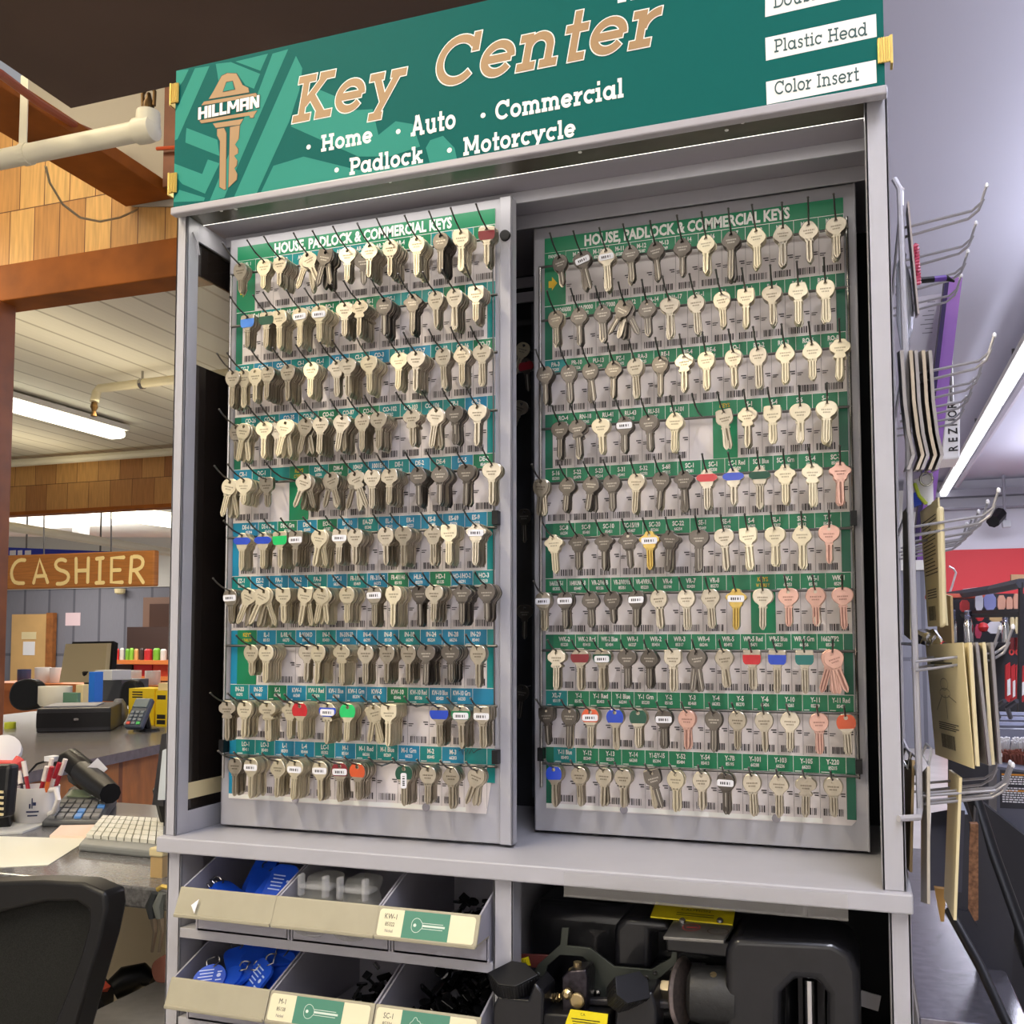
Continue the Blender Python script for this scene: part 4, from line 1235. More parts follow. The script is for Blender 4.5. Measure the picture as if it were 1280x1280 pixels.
# blue banner behind the cashier sign
a, b = at(5, 693, Y=7.5), at(152, 683, Y=7.5)
bb = thing('blue_banner', (a.x, 7.5, a.z - .3), 'blue banner with white lettering behind the cashier sign', 'sign')
MB().add([(a.x, 7.5, a.z - .3), (b.x, 7.5, a.z - .3), (b.x, 7.5, at(152, 690, Y=7.5).z), (a.x, 7.5, at(5, 684, Y=7.5).z), (a.x, 7.53, a.z - .3), (b.x, 7.53, a.z - .3), (b.x, 7.53, at(152, 690, Y=7.5).z), (a.x, 7.53, at(5, 684, Y=7.5).z)], [(0, 1, 2, 3), (7, 6, 5, 4), (0, 4, 5, 1), (1, 5, 6, 2), (2, 6, 7, 3), (3, 7, 4, 0)]).build('banner_cloth', mat('banner_blue', (34, 50, 170), .6), bb)
MB().tube([(a.x + .3, 7.52, a.z - .05), (a.x + .3, 7.52, 2.36)], .01, 5).tube([(b.x - .3, 7.52, a.z - .05), (b.x - .3, 7.52, 2.36)], .01, 5).build('hanging_wire', WIRED, bb)
bf = Flat((0, 7.5, 0), (1, 0, 0), (0, 0, 1), (0, -1, 0))
for q in ((12, 20), (22, 28), (31, 39)):
    u, v = at(q[0], 692, Y=7.5), at(q[1], 690, Y=7.5)
    bf.rect(u.x, u.z - .02, v.x, v.z + .02, 0, 3)
bf.mb.build('lettering', STICK, bb)
# hanging lamp knob under the back soffit
solo(MB().lathe([(.10, 0), (.09, -.08), (.05, -.1)], at(150, 736, Y=13.86), (0, 0, 1), 12), 'smoke_detector', CREAM, 'small cream detector under the back room soffit', 'detector')

# ---- far counter with what stands on it
def setz(px, py, Y):
    return at(px, py, Y=Y)
FCY = 9.0
a, b = at(-30, 853, Y=FCY), at(222, 853, Y=FCY)
fz = a.z
solo(MB().box(a.x, b.x + .8, FCY, FCY + .8, fz - .10, fz).box(a.x, b.x + .8, FCY + .05, FCY + .75, FZ, fz - .10), 'back_counter', mat('orange_wood', (184, 104, 48), .45, noise=.15, nscale=3), 'far orange wood counter in the back room', 'counter')
def mug(px0, px1, py0, py1, Y, m, label, name='mug', handle=0, z=None, cat='mug', grp=None):
    a, b = at(px0, py1, Y=Y), at(px1, py0, Y=Y)
    r = (b.x - a.x) / 2; zz = a.z if z is None else z
    c = Vector(((a.x + b.x) / 2, Y, zz)); h = b.z - a.z
    e = thing(name, c, label, cat, grp)
    MB().lathe([(r * .85, 0), (r, h * .15), (r, h), (r * .9, h), (r * .88, h * .2)], c, (0, 0, 1), 18).build('body', m, e, smooth=True)
    if handle:
        MB().tube([c + Vector((handle * r * .9, 0, h * .8)), c + Vector((handle * r * 1.5, 0, h * .75)), c + Vector((handle * r * 1.55, 0, h * .35)), c + Vector((handle * r * .92, 0, h * .25))], r * .13, 8).build('handle', m, e, smooth=True)
    return e
NAVY = mat('navy_glaze', (52, 62, 96), .4)
mug(24, 37, 826, 842, FCY + .25, NAVY, 'dark blue patterned mug near the tan door', z=fz)
mug(46, 62, 829, 848, FCY + .2, WHITE, 'plain white mug left of the tilted beige panel', z=fz)
mug(64, 77, 829, 848, FCY + .2, WHITE, 'white mug touching the tilted beige panel', z=fz)
mug(158, 175, 832, 849, FCY + .2, WHITE, 'white mug with handle on the left, right end of counter', handle=-1, z=fz)
mug(183, 199, 832, 849, FCY + .2, WHITE, 'white mug without visible handle beside the cabinet post', z=fz)
# tilted beige back of a monitor
p = [at(74, 853, Y=6.3), at(130, 853, Y=6.3), at(134, 804, Y=6.5), at(82, 805, Y=6.5)]
q = [v + Vector((.02, .05, 0)) for v in p]
mo = thing('monitor', (p[0] + p[1]) / 2, 'beige backed flat monitor tilted on the cashier counter', 'monitor')
MB().hexa(p, q).build('back_cover', mat('beige_plastic', (204, 188, 150), .5), mo)
c = [v + Vector((.03, .055, .01)) for v in p]
MB().hexa([v + Vector((.035, .05, .02)) for v in p], [v + Vector((.05, .09, .0)) for v in p]).build('screen_frame', BLACK, mo)
MB().tube([(p[0] + p[1]) / 2 + Vector((0, .05, .1)), (p[0] + p[1]) / 2 + Vector((0, .12, -.18))], .03, 8).build('stand', BLACK, mo)
# shelf of canned goods at the back
sy = 11.0
a, b = at(136, 825, Y=sy), at(222, 825, Y=sy)
sh = thing('can_shelf', (a.x, sy, a.z), 'orange edged shelf holding red and green cans', 'shelf')
MB().box(a.x, b.x + .5, sy, sy + .4, a.z - .06, a.z).build('shelf_board', mat('orange_edge', (206, 120, 60), .5), sh)
MB().box(a.x, b.x + .5, sy + .38, sy + .42, a.z - .8, a.z + .5).build('shelf_back', mat('shelf_back', (60, 44, 40), .6), sh)
a2 = at(136, 845, Y=sy)
MB().box(a.x, b.x + .5, sy, sy + .4, a2.z - .06, a2.z).build('shelf_board', mat('orange_edge', (206, 120, 60), .5), sh)
cols = [((178, 40, 44), 'red'), ((196, 46, 48), 'bright red'), ((200, 200, 196), 'white'), ((110, 170, 50), 'green'), ((130, 190, 60), 'light green'), ((206, 160, 100), 'tan'), ((60, 46, 44), 'black'), ((190, 60, 50), 'red'), ((120, 180, 60), 'green'), ((210, 206, 196), 'white')]
xs = [(139, 144), (144, 149), (150, 155), (157, 162), (162, 167), (168, 173), (175, 180), (181, 190), (192, 200), (201, 208)]
nm = ['leftmost', 'second', 'third', 'fourth', 'fifth', 'sixth', 'seventh', 'eighth', 'ninth', 'tenth']
for k, ((c_, w), (x0, x1)) in enumerate(zip(cols, xs)):
    u = at(x0, 825, Y=sy + .15); v = at(x1, 810 + k % 2, Y=sy + .15)
    r = (v.x - u.x) / 2 * .95
    solo(MB().lathe([(r, 0), (r, (v.z - u.z) * .85), (r * .6, v.z - u.z)], ((u.x + v.x) / 2, sy + .15, a.z), (0, 0, 1), 10), 'can', mat('can_' + w.replace(' ', '_'), c_, .4), '%s can, %s from the left on the orange edged shelf' % (w, nm[k]), 'can', 'cans on the back shelf')
for k, (x0, x1, c_, w) in enumerate(((142, 165, (40, 34, 36), 'black'), (167, 190, (176, 36, 44), 'red'), (191, 212, (190, 70, 44), 'orange red'))):
    u = at(x0, 845, Y=sy + .1); v = at(x1, 831, Y=sy + .1)
    solo(MB().box(u.x, v.x, sy + .1, sy + .35, a2.z, v.z), 'carton', mat('carton_' + w.replace(' ', '_'), c_, .5), '%s carton on the lower board of the orange edged shelf' % w, 'carton', 'cartons on the back shelf')

# ---- cashier counter (second counter) with till, terminal, boxes, chairs
CZ2 = -.13
DKTOP = mat('dark_laminate', (92, 90, 92), .25, noise=.15, nscale=40)
PINE = plankmat('knotty_pine', ((192, 122, 54), (176, 104, 42)), ('Z', 'X'), .11, 3.0, .003, (120, 66, 26), 0, .5, .2)
A0, B0 = at(-60, 985, Z=CZ2), at(216, 927, Z=CZ2)
dd = (B0 - A0).normalized(); nn = Vector((-dd.y, dd.x, 0))
if nn.x > 0: nn = -nn
c2 = thing('cashier_counter', (A0 + B0) / 2, 'dark topped counter with knotty pine front behind the desk', 'counter')
E1 = B0 + dd * 2.0
MB().hexa([A0 + Vector((0, 0, -.035)), E1 + Vector((0, 0, -.035)), E1 + nn * 1.6 + Vector((0, 0, -.035)), A0 + nn * 1.6 + Vector((0, 0, -.035))], [A0, E1, E1 + nn * 1.6, A0 + nn * 1.6]).build('worktop', DKTOP, c2)
o_ = nn * .05
MB().hexa([A0 + o_ + Vector((0, 0, -.035)), E1 + o_ + Vector((0, 0, -.035)), E1 + nn * .1 + Vector((0, 0, -.035)), A0 + nn * .1 + Vector((0, 0, -.035))], [v + Vector((0, 0, FZ + .035 - CZ2 + .0)) for v in (A0 + o_, E1 + o_, E1 + nn * .1, A0 + nn * .1)]).build('front_panel', PINE, c2)
def on(px, py, z=CZ2): return at(px, py, Z=z)
# till drawer
p = on(45, 916); r_ = on(138, 914)
tl = thing('till', (p + r_) / 2, 'black cash drawer on the cashier counter', 'till')
ax = (r_ - p).normalized(); ay = Vector((-ax.y, ax.x, 0))
wdt = (r_ - p).length
def obx(mb, o, ax, ay, w, d, z0, z1, m=0):
    return mb.hexa([o + Vector((0, 0, z0)), o + ax * w + Vector((0, 0, z0)), o + ax * w + ay * d + Vector((0, 0, z0)), o + ay * d + Vector((0, 0, z0))],
                   [o + Vector((0, 0, z1)), o + ax * w + Vector((0, 0, z1)), o + ax * w + ay * d + Vector((0, 0, z1)), o + ay * d + Vector((0, 0, z1))], m)
obx(MB(), p, ax, ay, wdt, .42, 0, .105).build('case', mat('till_black', (44, 44, 48), .4), tl, bevel=.006)
obx(MB(), p - ay * .004, ax, ay, wdt, .006, .02, .085).build('drawer_front', BLACK, tl)
obx(MB(), p - ay * .008 + ax * wdt * .5, ax, ay, .02, .004, .05, .06).build('keyhole', STEEL, tl)
obx(MB(), p + ax * .02 + ay * .05 + Vector((0, 0, 0)), ax, ay, wdt * .7, .25, .1055, .111).build('paper', mat('grey_paper', (150, 150, 156), .6), tl)
# white plant pot and a clutter of blue, cream bits behind the till
def block(name, px0, py0, px1, py1, Y, depth, m, label, cat, grp=None, bev=.004):
    a, b = at(px0, py1, Y=Y), at(px1, py0, Y=Y)
    return solo(MB().box(a.x, b.x, Y, Y + depth, a.z, b.z), name, m, label, cat, grp, bevel=bev)
pp_ = mug(53, 85, 858, 882, 4.0, mat('ivory_glaze', (226, 222, 206), .35), 'ivory fluted pot on the cashier counter', 'flower_pot', cat='pot')
block('tall_box', 110, 840, 118.5, 878, 4.1, .08, mat('bright_blue_box', (28, 110, 214), .45), 'narrow bright blue box standing behind the till', 'box')
block('display_unit', 118, 838, 140, 850, 4.6, .2, mat('pale_grey_box', (196, 198, 204), .5), 'pale grey device top behind the blue box', 'device')
block('tape_dispenser', 94, 856, 104, 880, 4.2, .08, CREAM, 'cream bottle shape beside the ivory pot', 'dispenser')
block('leaflet_stand', 78, 866, 97, 886, 3.9, .03, mat('green_leaflet', (90, 130, 110), .5), 'green and white leaflet propped against the pot', 'leaflet')
block('printer', 118, 850, 152, 876, 4.85, .3, mat('dark_grey_device', (70, 72, 78), .4), 'dark grey receipt printer behind the blue box', 'printer')
# black chairs
def blob(name, pts, Y, m, label, cat, thick=.1, grp=None):
    P = chaikin([(at(x, y, Y=Y).x, at(x, y, Y=Y).z) for x, y in pts], 2)
    return solo(MB().prism(P, lambda p: (p[0], Y, p[1]), lambda p: (p[0], Y + thick, p[1])), name, m, label, cat, grp, bevel=.02)
def backchair(pts, Y, label):
    P = chaikin([(at(x, y, Y=Y).x, at(x, y, Y=Y).z) for x, y in pts], 2)
    x0 = min(p[0] for p in P); x1 = max(p[0] for p in P); z0 = min(p[1] for p in P)
    c = thing('office_chair', ((x0 + x1) / 2, Y, z0), label, 'chair')
    MB().prism(P, lambda p: (p[0], Y, p[1]), lambda p: (p[0], Y + .09, p[1])).build('backrest', BLACK, c, bevel=.02)
    xm = (x0 + x1) / 2
    MB().box(x0 + .03, x1 - .03, Y + .05, Y + .5, z0 - .18, z0 - .1).build('seat', BLACK, c, bevel=.03)
    MB().tube([(xm, Y + .25, z0 - .18), (xm, Y + .25, FZ + .12)], .03, 8).build('column', BLACK, c)
    b = MB()
    for k in range(5):
        b.tube([(xm, Y + .25, FZ + .12), (xm + .3 * math.cos(k * 1.257), Y + .25 + .3 * math.sin(k * 1.257), FZ + .05)], .022, 6)
    b.build('base', BLACK, c)
backchair([(8, 875), (14, 853), (30, 848), (46, 851), (53, 872), (46, 886), (20, 890)], 5.0, 'black office chair at the far left behind the till')
backchair([(146, 880), (150, 855), (160, 849), (172, 853), (176, 880), (160, 890)], 4.6, 'black office chair behind the card terminal')
# yellow boxes and card terminal
yb = thing('yellow_carton', at(190, 920, Y=2.75), 'yellow product carton beside the card terminal', 'carton')
a, b = at(160, 918, Y=2.75), at(193, 861, Y=2.75)
MB().box(a.x, b.x, 2.75, 2.9, CZ2, b.z).build('carton_body', mat('carton_yellow', (236, 204, 30), .5), yb)
yf = Flat((0, 2.75, 0), (1, 0, 0), (0, 0, 1), (0, -1, 0))
yf.rect(a.x + .05, b.z - .13, b.x - .05, b.z - .06, 0, 2)
for k in range(3): yf.rect(a.x + .02, b.z - .02 - k * .012, a.x + .08, b.z - .014 - k * .012, 1, 2)
yf.mb.build('carton_print', [mat('photo_grey', (120, 116, 110), .5), INK], yb)
yb2 = thing('yellow_carton', at(200, 915, Y=2.7), 'yellow product carton half hidden behind the cabinet post', 'carton')
a, b = at(193, 915, Y=2.70), at(222, 864, Y=2.70)
MB().box(a.x + .005, b.x, 2.70, 2.86, CZ2, b.z).build('carton_body', mat('carton_yellow', (236, 204, 30), .5), yb2)
yf = Flat((0, 2.70, 0), (1, 0, 0), (0, 0, 1), (0, -1, 0))
for k, zz in enumerate((.02, .11, .135)):
    yf.rect(a.x + .012, b.z - zz - .02, a.x + .06, b.z - zz, 0, 2)
yf.mb.build('carton_print', [INK], yb2)
solo(MB().box(a.x + .0, a.x + .06, 2.72, 2.84, b.z + .002, b.z + .035), 'note_block', CREAM, 'cream note block lying on the yellow carton', 'note block')
ct = thing('card_terminal', at(174, 915, Y=2.45), 'dark card payment terminal on a short stand', 'card terminal')
p = at(162, 903, Y=2.45); q = at(187, 882, Y=2.45)
Mx = Euler((math.radians(-35), 0, .1)).to_matrix()
cc = (p + q) / 2
MB().obox(cc, .085, .03, .15, Mx).build('body', mat('terminal_slate', (58, 68, 84), .4), ct, bevel=.008)
k = MB()
for i in range(3):
    for j in range(4): k.obox(cc + Mx @ Vector((-.024 + i * .024, -.017, -.055 + j * .018)), .016, .006, .012, Mx, (1 if j == 0 and i == 2 else 2 if j == 0 and i == 0 else 0))
k.build('keypad', [mat('key_grey', (110, 120, 130), .5), mat('key_green', (60, 190, 90), .5), mat('key_red', (214, 70, 50), .5)], ct)
MB().obox(cc + Mx @ Vector((0, -.017, .045)), .07, .004, .04, Mx).build('display', mat('display_teal', (80, 100, 110), .3), ct)
MB().tube([cc + Vector((0, .03, 0)), Vector((cc.x, 2.5, CZ2 + .01))], .02, 8).lathe([(.06, 0), (.05, .012)], (cc.x, 2.5, CZ2), (0, 0, 1), 14).build('stand', BLACK, ct)
solo(MB().lathe([(.022, 0), (.04, .03), (.045, .06), (.03, .1), (.018, .12)], (at(148, 905, Y=2.75).x, 2.75, CZ2), (0, 0, 1), 12), 'scanner', mat('grey_device', (120, 122, 126), .35), 'grey rounded scanner left of the card terminal', 'scanner', smooth=True)
# small items on the counter left
mug(7, 18, 903, 918, 2.4, mat('yellow_green_tape', (206, 214, 60), .5), 'yellow green tape roll at the far left of the counter', 'tape_roll', cat='tape')
lamp = at(5, 940, Y=1.35)
solo(MB().lathe([(.012, -.01), (.055, 0), (.052, .02), (.02, .03)], lamp, (.5, -.6, .5), 16), 'round_mirror', mat('pearl_plastic', (226, 224, 226), .35), 'round white object at the left edge above the desk', 'mirror', smooth=True)
solo(MB().tube([at(-6, 958, Y=1.3), at(18, 958, Y=1.3), at(26, 950, Y=1.32)], .02, 8), 'red_pen_case', mat('coral_red', (226, 80, 76), .4), 'coral red object under the round white mirror', 'case')

# ================================================================== NEAR DESK AND CHAIR ON THE LEFT
TZ = -.366
CTOP = mat('counter_grey', (150, 148, 146), .3, noise=.10, nscale=50)
sc_ = thing('service_counter', (.3, .3, FZ), 'grey topped service counter carrying the key cabinet', 'counter')
MB().box(0, .965, -.45, .60, TZ - .04, TZ).box(-.34, 0, .12, .60, TZ - .04, TZ).build('worktop', CTOP, sc_, bevel=.003)
MB().box(.02, .93, -.40, .58, FZ, TZ - .04).build('carcass', mat('counter_beige', (196, 182, 150), .6), sc_)
DZ = -.13
DTOP = mat('desk_speckle', (104, 103, 104), .16, noise=.35, nscale=160)
dk = thing('desk', (-.9, .5, FZ), 'dark speckled office desk with papers, mug and keyboard', 'desk')
MB().box(-1.38, -.02, .19, .87, DZ - .035, DZ).build('worktop', DTOP, dk, bevel=.004)
MB().box(-1.38, -.02, .64, .67, FZ, DZ - .035).build('modesty_panel', mat('beige_panel', (214, 200, 168), .6), dk)
MB().box(-1.38, -1.35, .22, .85, FZ, DZ - .035).build('side_panel', mat('beige_panel', (214, 200, 168), .6), dk)
# chair
ch = thing('office_chair', (-.30, .12, FZ), 'large black mesh back office chair in the left foreground', 'chair')
cy = .03
def cp(px, py): p = at(px, py, Y=cy); return (p.x, p.z)
outer = [cp(*p) for p in ((-110, 1106), (0, 1100), (60, 1098), (112, 1101), (140, 1113), (142, 1132), (134, 1170), (118, 1225), (100, 1290), (70, 1380), (40, 1440), (-110, 1452))]
inner = [cp(*p) for p in ((-110, 1156), (0, 1140), (60, 1126), (100, 1125), (116, 1136), (116, 1158), (104, 1200), (84, 1252), (60, 1310), (40, 1370), (20, 1410), (-110, 1417))]
xm = cp(-110, 1100)[0]
def mir(P): return P + [(2 * xm - x, z) for x, z in reversed(P)]
out2, in2 = mir(outer), mir(inner)
n_ = len(out2)
fm = MB()
vs = [(x, cy - .015, z) for x, z in out2] + [(x, cy - .01, z) for x, z in in2] + [(x, cy + .03, z) for x, z in out2] + [(x, cy + .03, z) for x, z in in2]
fs = []
for i in range(n_):
    j = (i + 1) % n_
    fs += [(i, j, n_ + j, n_ + i), (2 * n_ + i, 3 * n_ + i, 3 * n_ + j, 2 * n_ + j), (i, 2 * n_ + i, 2 * n_ + j, j), (n_ + i, n_ + j, 3 * n_ + j, 3 * n_ + i)]
fm.add(vs, fs)
fm.build('back_frame', BLACK, ch, bevel=.006, smooth=True)
MESHB = mat('black_mesh', (36, 36, 34), .9, noise=.35, nscale=700, spec=.15)
MB().prism(in2, lambda p: (p[0], cy + .012, p[1]), lambda p: (p[0], cy + .016, p[1])).build('back_mesh', MESHB, ch)
MB().box(xm - .2, xm + .2, cy + .03, cy + .5, -.62, -.54).build('seat', BLACK, ch, bevel=.03)
MB().tube([(xm, cy + .25, -.62), (xm, cy + .25, FZ + .1)], .03, 10).build('column', BLACK, ch)
b = MB()
for k in range(5): b.tube([(xm, cy + .25, FZ + .12), (xm + .3 * math.cos(k * 1.257), cy + .25 + .3 * math.sin(k * 1.257), FZ + .03)], .025, 6)
b.build('base', BLACK, ch)
MB().tube([(xm, cy + .02, -.35), (xm, cy + .06, -.6), (xm, cy + .2, -.6)], .025, 8).build('back_support', BLACK, ch)

def onz(px, py, z=DZ): return at(px, py, Z=z)
def sheet(name, pts, m, label, cat, z=DZ, t=.0012, grp=None):
    P = [onz(*p, z) for p in pts]
    return solo(MB().hexa([v + Vector((0, 0, .0002)) for v in P], [v + Vector((0, 0, t)) for v in P]), name, m, label, cat, grp)
PAP = mat('office_paper', (232, 230, 214), .5)
sheet('paper', [(-30, 1086), (60, 1082), (112, 1049), (0, 1046)], PAP, 'large white sheet lying on the desk front', 'paper')
sheet('paper', [(-30, 1046), (28, 1042), (62, 1030), (-30, 1030)], mat('paper_grey', (206, 206, 200), .5), 'grey white papers beside the pen mug', 'paper', t=.004)
sheet('sticky_note', [(62, 1048), (112, 1049), (128, 1034), (76, 1035)], mat('pink_note', (244, 212, 192), .5), 'pink paper note in front of the calculator', 'paper', t=.006)
# mug of pens
mc = onz(46, 1027)
mg = thing('pen_mug', mc, 'white mug with small dark emblem, full of red pens', 'mug')
R_ = .0455
MB().lathe([(R_ * .9, 0), (R_, .008), (R_, .078), (R_ * .93, .078), (R_ * .9, .012)], mc, (0, 0, 1), 24).build('body', mat('mug_white', (226, 222, 218), .3), mg, smooth=True)
MB().tube([mc + Vector((R_ * .93, -.01, .072)), mc + Vector((R_ * 1.45, -.015, .076)), mc + Vector((R_ * 1.65, -.018, .055)), mc + Vector((R_ * 1.35, -.015, .028)), mc + Vector((R_ * .95, -.01, .02))], .006, 8).build('handle', mat('mug_white', (226, 222, 218), .3), mg, smooth=True)
em = MB()
for (u, v, w_, h_) in ((.40, .036, .05, .022), (.50, .042, .14, .007), (.30, .036, .08, .010), (.42, .027, .56, .0035), (.42, .019, .44, .003)):
    rr_ = R_ + .0006
    for q_ in range(5):
        a0 = -math.pi / 2 + u - w_ / 2 + .15 + w_ * q_ / 5; a1 = a0 + w_ / 5
        em.add([mc + Vector((rr_ * math.cos(a0), rr_ * math.sin(a0), v)), mc + Vector((rr_ * math.cos(a1), rr_ * math.sin(a1), v)), mc + Vector((rr_ * math.cos(a1), rr_ * math.sin(a1), v + h_)), mc + Vector((rr_ * math.cos(a0), rr_ * math.sin(a0), v + h_))], [(0, 1, 2, 3)])
em.build('emblem', mat('navy_ink', (40, 48, 84), .5), mg)
PENR, PENW, PEND = mat('pen_red', (170, 36, 50), .35), mat('pen_white', (232, 222, 216), .4), mat('pen_dark', (50, 34, 40), .4)
pens = [(-.034, -.4, PEND, PENW, 'dark pen with white end leaning far left in the mug'), (-.02, -.25, PENR, PENW, 'red and white pen leaning left in the mug'),
        (-.004, .25, PEND, PENW, 'dark pen with pale tip, middle of the mug'), (.006, .42, PENR, PENW, 'red pen with white clip leaning right in the mug'),
        (.014, .5, PENW, PENR, 'white pen with red end leaning right in the mug'), (.022, .38, PENR, PENW, 'red pen nearest the mug handle'), (.03, .3, mat('pen_orange', (214, 110, 50), .4), PENR, 'orange pen nearest the black phone')]
for k, (dx, ln, m1, m2, lb) in enumerate(pens):
    b0 = mc + Vector((dx * .6, .012 * ((k % 3) - 1), .012)); tp = mc + Vector((dx + ln * .09, .02 * ((k % 3) - 1), .125 + .006 * (k % 3)))
    if k == 0: tp = mc + Vector((-.055, .0, .108))
    e = thing('pen', b0, lb, 'pen', 'pens in the mug')
    mid = b0 + (tp - b0) * .72
    MB().tube([b0, mid], .0045, 8).build('barrel', m1, e, smooth=True)
    MB().tube([mid, tp], .0052, 8).build('pen_cap', m2, e, smooth=True)
# calculator
ca, cb_, cc_, cd_ = onz(52, 1034), onz(126, 1034), onz(146, 1006), onz(86, 1004)
cal = thing('calculator', (ca + cc_) / 2, 'grey desk calculator with blue keys beside the mug', 'calculator')
def lerp2(u, v): return (ca * (1 - u) + cb_ * u) * (1 - v) + (cd_ * (1 - u) + cc_ * u) * v
UP = Vector((0, 0, 1))
MB().hexa([lerp2(0, 0), lerp2(1, 0), lerp2(1, 1), lerp2(0, 1)], [lerp2(0, 0) + UP * .012, lerp2(1, 0) + UP * .012, lerp2(1, 1) + UP * .034, lerp2(0, 1) + UP * .034]).build('case', mat('calc_case', (70, 72, 74), .4), cal, bevel=.004)
kb = MB()
def up(v): return .012 + .022 * v
for i in range(6):
    for j in range(4):
        u0, v0 = .06 + i * .15, .08 + j * .14
        Q = [(u0, v0), (u0 + .12, v0), (u0 + .12, v0 + .1), (u0, v0 + .1)]
        kb.hexa([lerp2(u, v) + UP * up(v) for u, v in Q], [lerp2(u, v) + UP * (up(v) + .005) for u, v in Q], 1 if (i, j) in ((3, 0), (5, 2), (3, 1)) else 0)
kb.build('keys', [mat('calc_key', (124, 124, 124), .5), mat('calc_blue', (84, 140, 206), .5)], cal)
Q = [(.08, .74), (.95, .74), (.95, .95), (.08, .95)]
MB().hexa([lerp2(u, v) + UP * up(v) for u, v in Q], [lerp2(u, v) + UP * (up(v) + .003) for u, v in Q]).build('display', mat('lcd_green', (120, 132, 108), .3), cal)
# keyboard
ka, kb1, kc, kd = onz(98, 1064), onz(206, 1075), onz(206, 1040), onz(128, 1036)
key = thing('keyboard', (ka + kc) / 2, 'grey computer keyboard with white keys on the desk', 'keyboard')
def kl(u, v): return (ka * (1 - u) + kb1 * u) * (1 - v) + (kd * (1 - u) + kc * u) * v
MB().hexa([kl(0, 0), kl(1, 0), kl(1, 1), kl(0, 1)], [kl(0, 0) + UP * .014, kl(1, 0) + UP * .014, kl(1, 1) + UP * .026, kl(0, 1) + UP * .026]).build('case', mat('keyboard_grey', (130, 132, 130), .45), key, bevel=.004)
kk = MB()
for i in range(10):
    for j in range(5):
        u0, v0 = .03 + i * .096, .2 + j * .15
        Q = [(u0, v0), (u0 + .082, v0), (u0 + .082, v0 + .125), (u0, v0 + .125)]
        kk.hexa([kl(u, v) + UP * (.014 + .012 * v) for u, v in Q], [kl(u, v) + UP * (.021 + .012 * v) for u, v in Q])
kk.build('keycaps', mat('keycap_white', (216, 214, 202), .45), key)
# black phone handset and scanner
hp = thing('barcode_scanner', onz(108, 1000), 'black barcode scanner on a stand behind the calculator', 'scanner')
a, b = at(103, 965, Y=.80), at(138, 992, Y=.70)
MB().tube([a, a + (b - a) * .5, b], [.028, .03, .024], 10).build('head', BLACK, hp, smooth=True)
MB().tube([at(70, 952, Y=.82), at(88, 950, Y=.82), at(108, 966, Y=.81)], [.012, .03, .03], 10).build('body', BLACK, hp, smooth=True)
MB().lathe([(.055, 0), (.05, .015), (.02, .03)], onz(112, 992), (0, 0, 1), 14).tube([onz(112, 992) + UP * .02, at(96, 970, Y=.80)], .022, 10).build('stand', BLACK, hp, smooth=True)
MB().obox(at(118, 964, Y=.765), .036, .004, .05, Euler((-.3, .75, .2)).to_matrix()).build('label', mat('scanner_label', (206, 206, 214), .5), hp)
MB().obox(at(67, 948, Y=.80), .03, .03, .012).build('tip', STICK, hp)
solo(MB().tube([at(28, 985, Y=.75), at(34, 968, Y=.8), at(46, 955, Y=.82), at(62, 950, Y=.82)], .0028, 6), 'scanner_cable', BLACK, 'thin black cable arching over the pen mug', 'cable')
ph = thing('phone', at(2, 1025, Y=.45), 'black cordless phone with white keys at the left edge', 'phone')
a, b = at(-8, 1024, Y=.46), at(4, 955, Y=.50)
MB().hexa([at(-20, 1026, Y=.45), at(6, 1022, Y=.45), at(12, 956, Y=.47), at(-14, 956, Y=.47)], [at(-20, 1026, Y=.45) + Vector((0, .03, 0)), at(6, 1022, Y=.45) + Vector((0, .03, 0)), at(12, 956, Y=.47) + Vector((0, .03, 0)), at(-14, 956, Y=.47) + Vector((0, .03, 0))]).build('handset', BLACK, ph, bevel=.008)
kp = MB()
for j in range(5): kp.obox(at(1, 990 + j * 7, Y=.447), .012, .003, .005)
kp.build('keypad', CREAM, ph)
MB().hexa([onz(-20, 1038), onz(14, 1036), onz(22, 1020), onz(-20, 1018)], [onz(-20, 1038) + UP * .03, onz(10, 1036) + UP * .03, onz(18, 1020) + UP * .045, onz(-20, 1018) + UP * .045]).build('cradle', BLACK, ph, bevel=.006)
# monitor edge by the cabinet
sn = thing('desk_monitor', (-.35, .5, DZ), 'thin black monitor seen edge on beside the cabinet', 'monitor')
p = [at(190, 1006, Y=.5), at(204, 1008, Y=.44), at(212, 915, Y=.44), at(202, 918, Y=.5)]
MB().hexa(p, [v + Vector((.02, .10, 0)) for v in p]).build('bezel', BLACK, sn)
p2 = [at(197, 1000, Y=.437), at(206, 1000, Y=.432), at(210, 935, Y=.432), at(203, 938, Y=.437)]
MB().hexa(p2, [v + Vector((0, .006, 0)) for v in p2]).build('screen', mat('screen_white', (206, 214, 222), .3), sn)
MB().tube([at(200, 985, Y=.53), Vector((at(200, 985, Y=.53).x, .56, DZ + .02))], .015, 8).lathe([(.08, 0), (.08, .01)], (at(200, 985, Y=.53).x, .56, DZ), (0, 0, 1), 16).build('stand', BLACK, sn)
sheet('eraser', [(104, 986 + 14), (136, 1001), (136, 996), (108, 994)], CREAM, 'cream strip lying behind the scanner', 'eraser', t=.012)
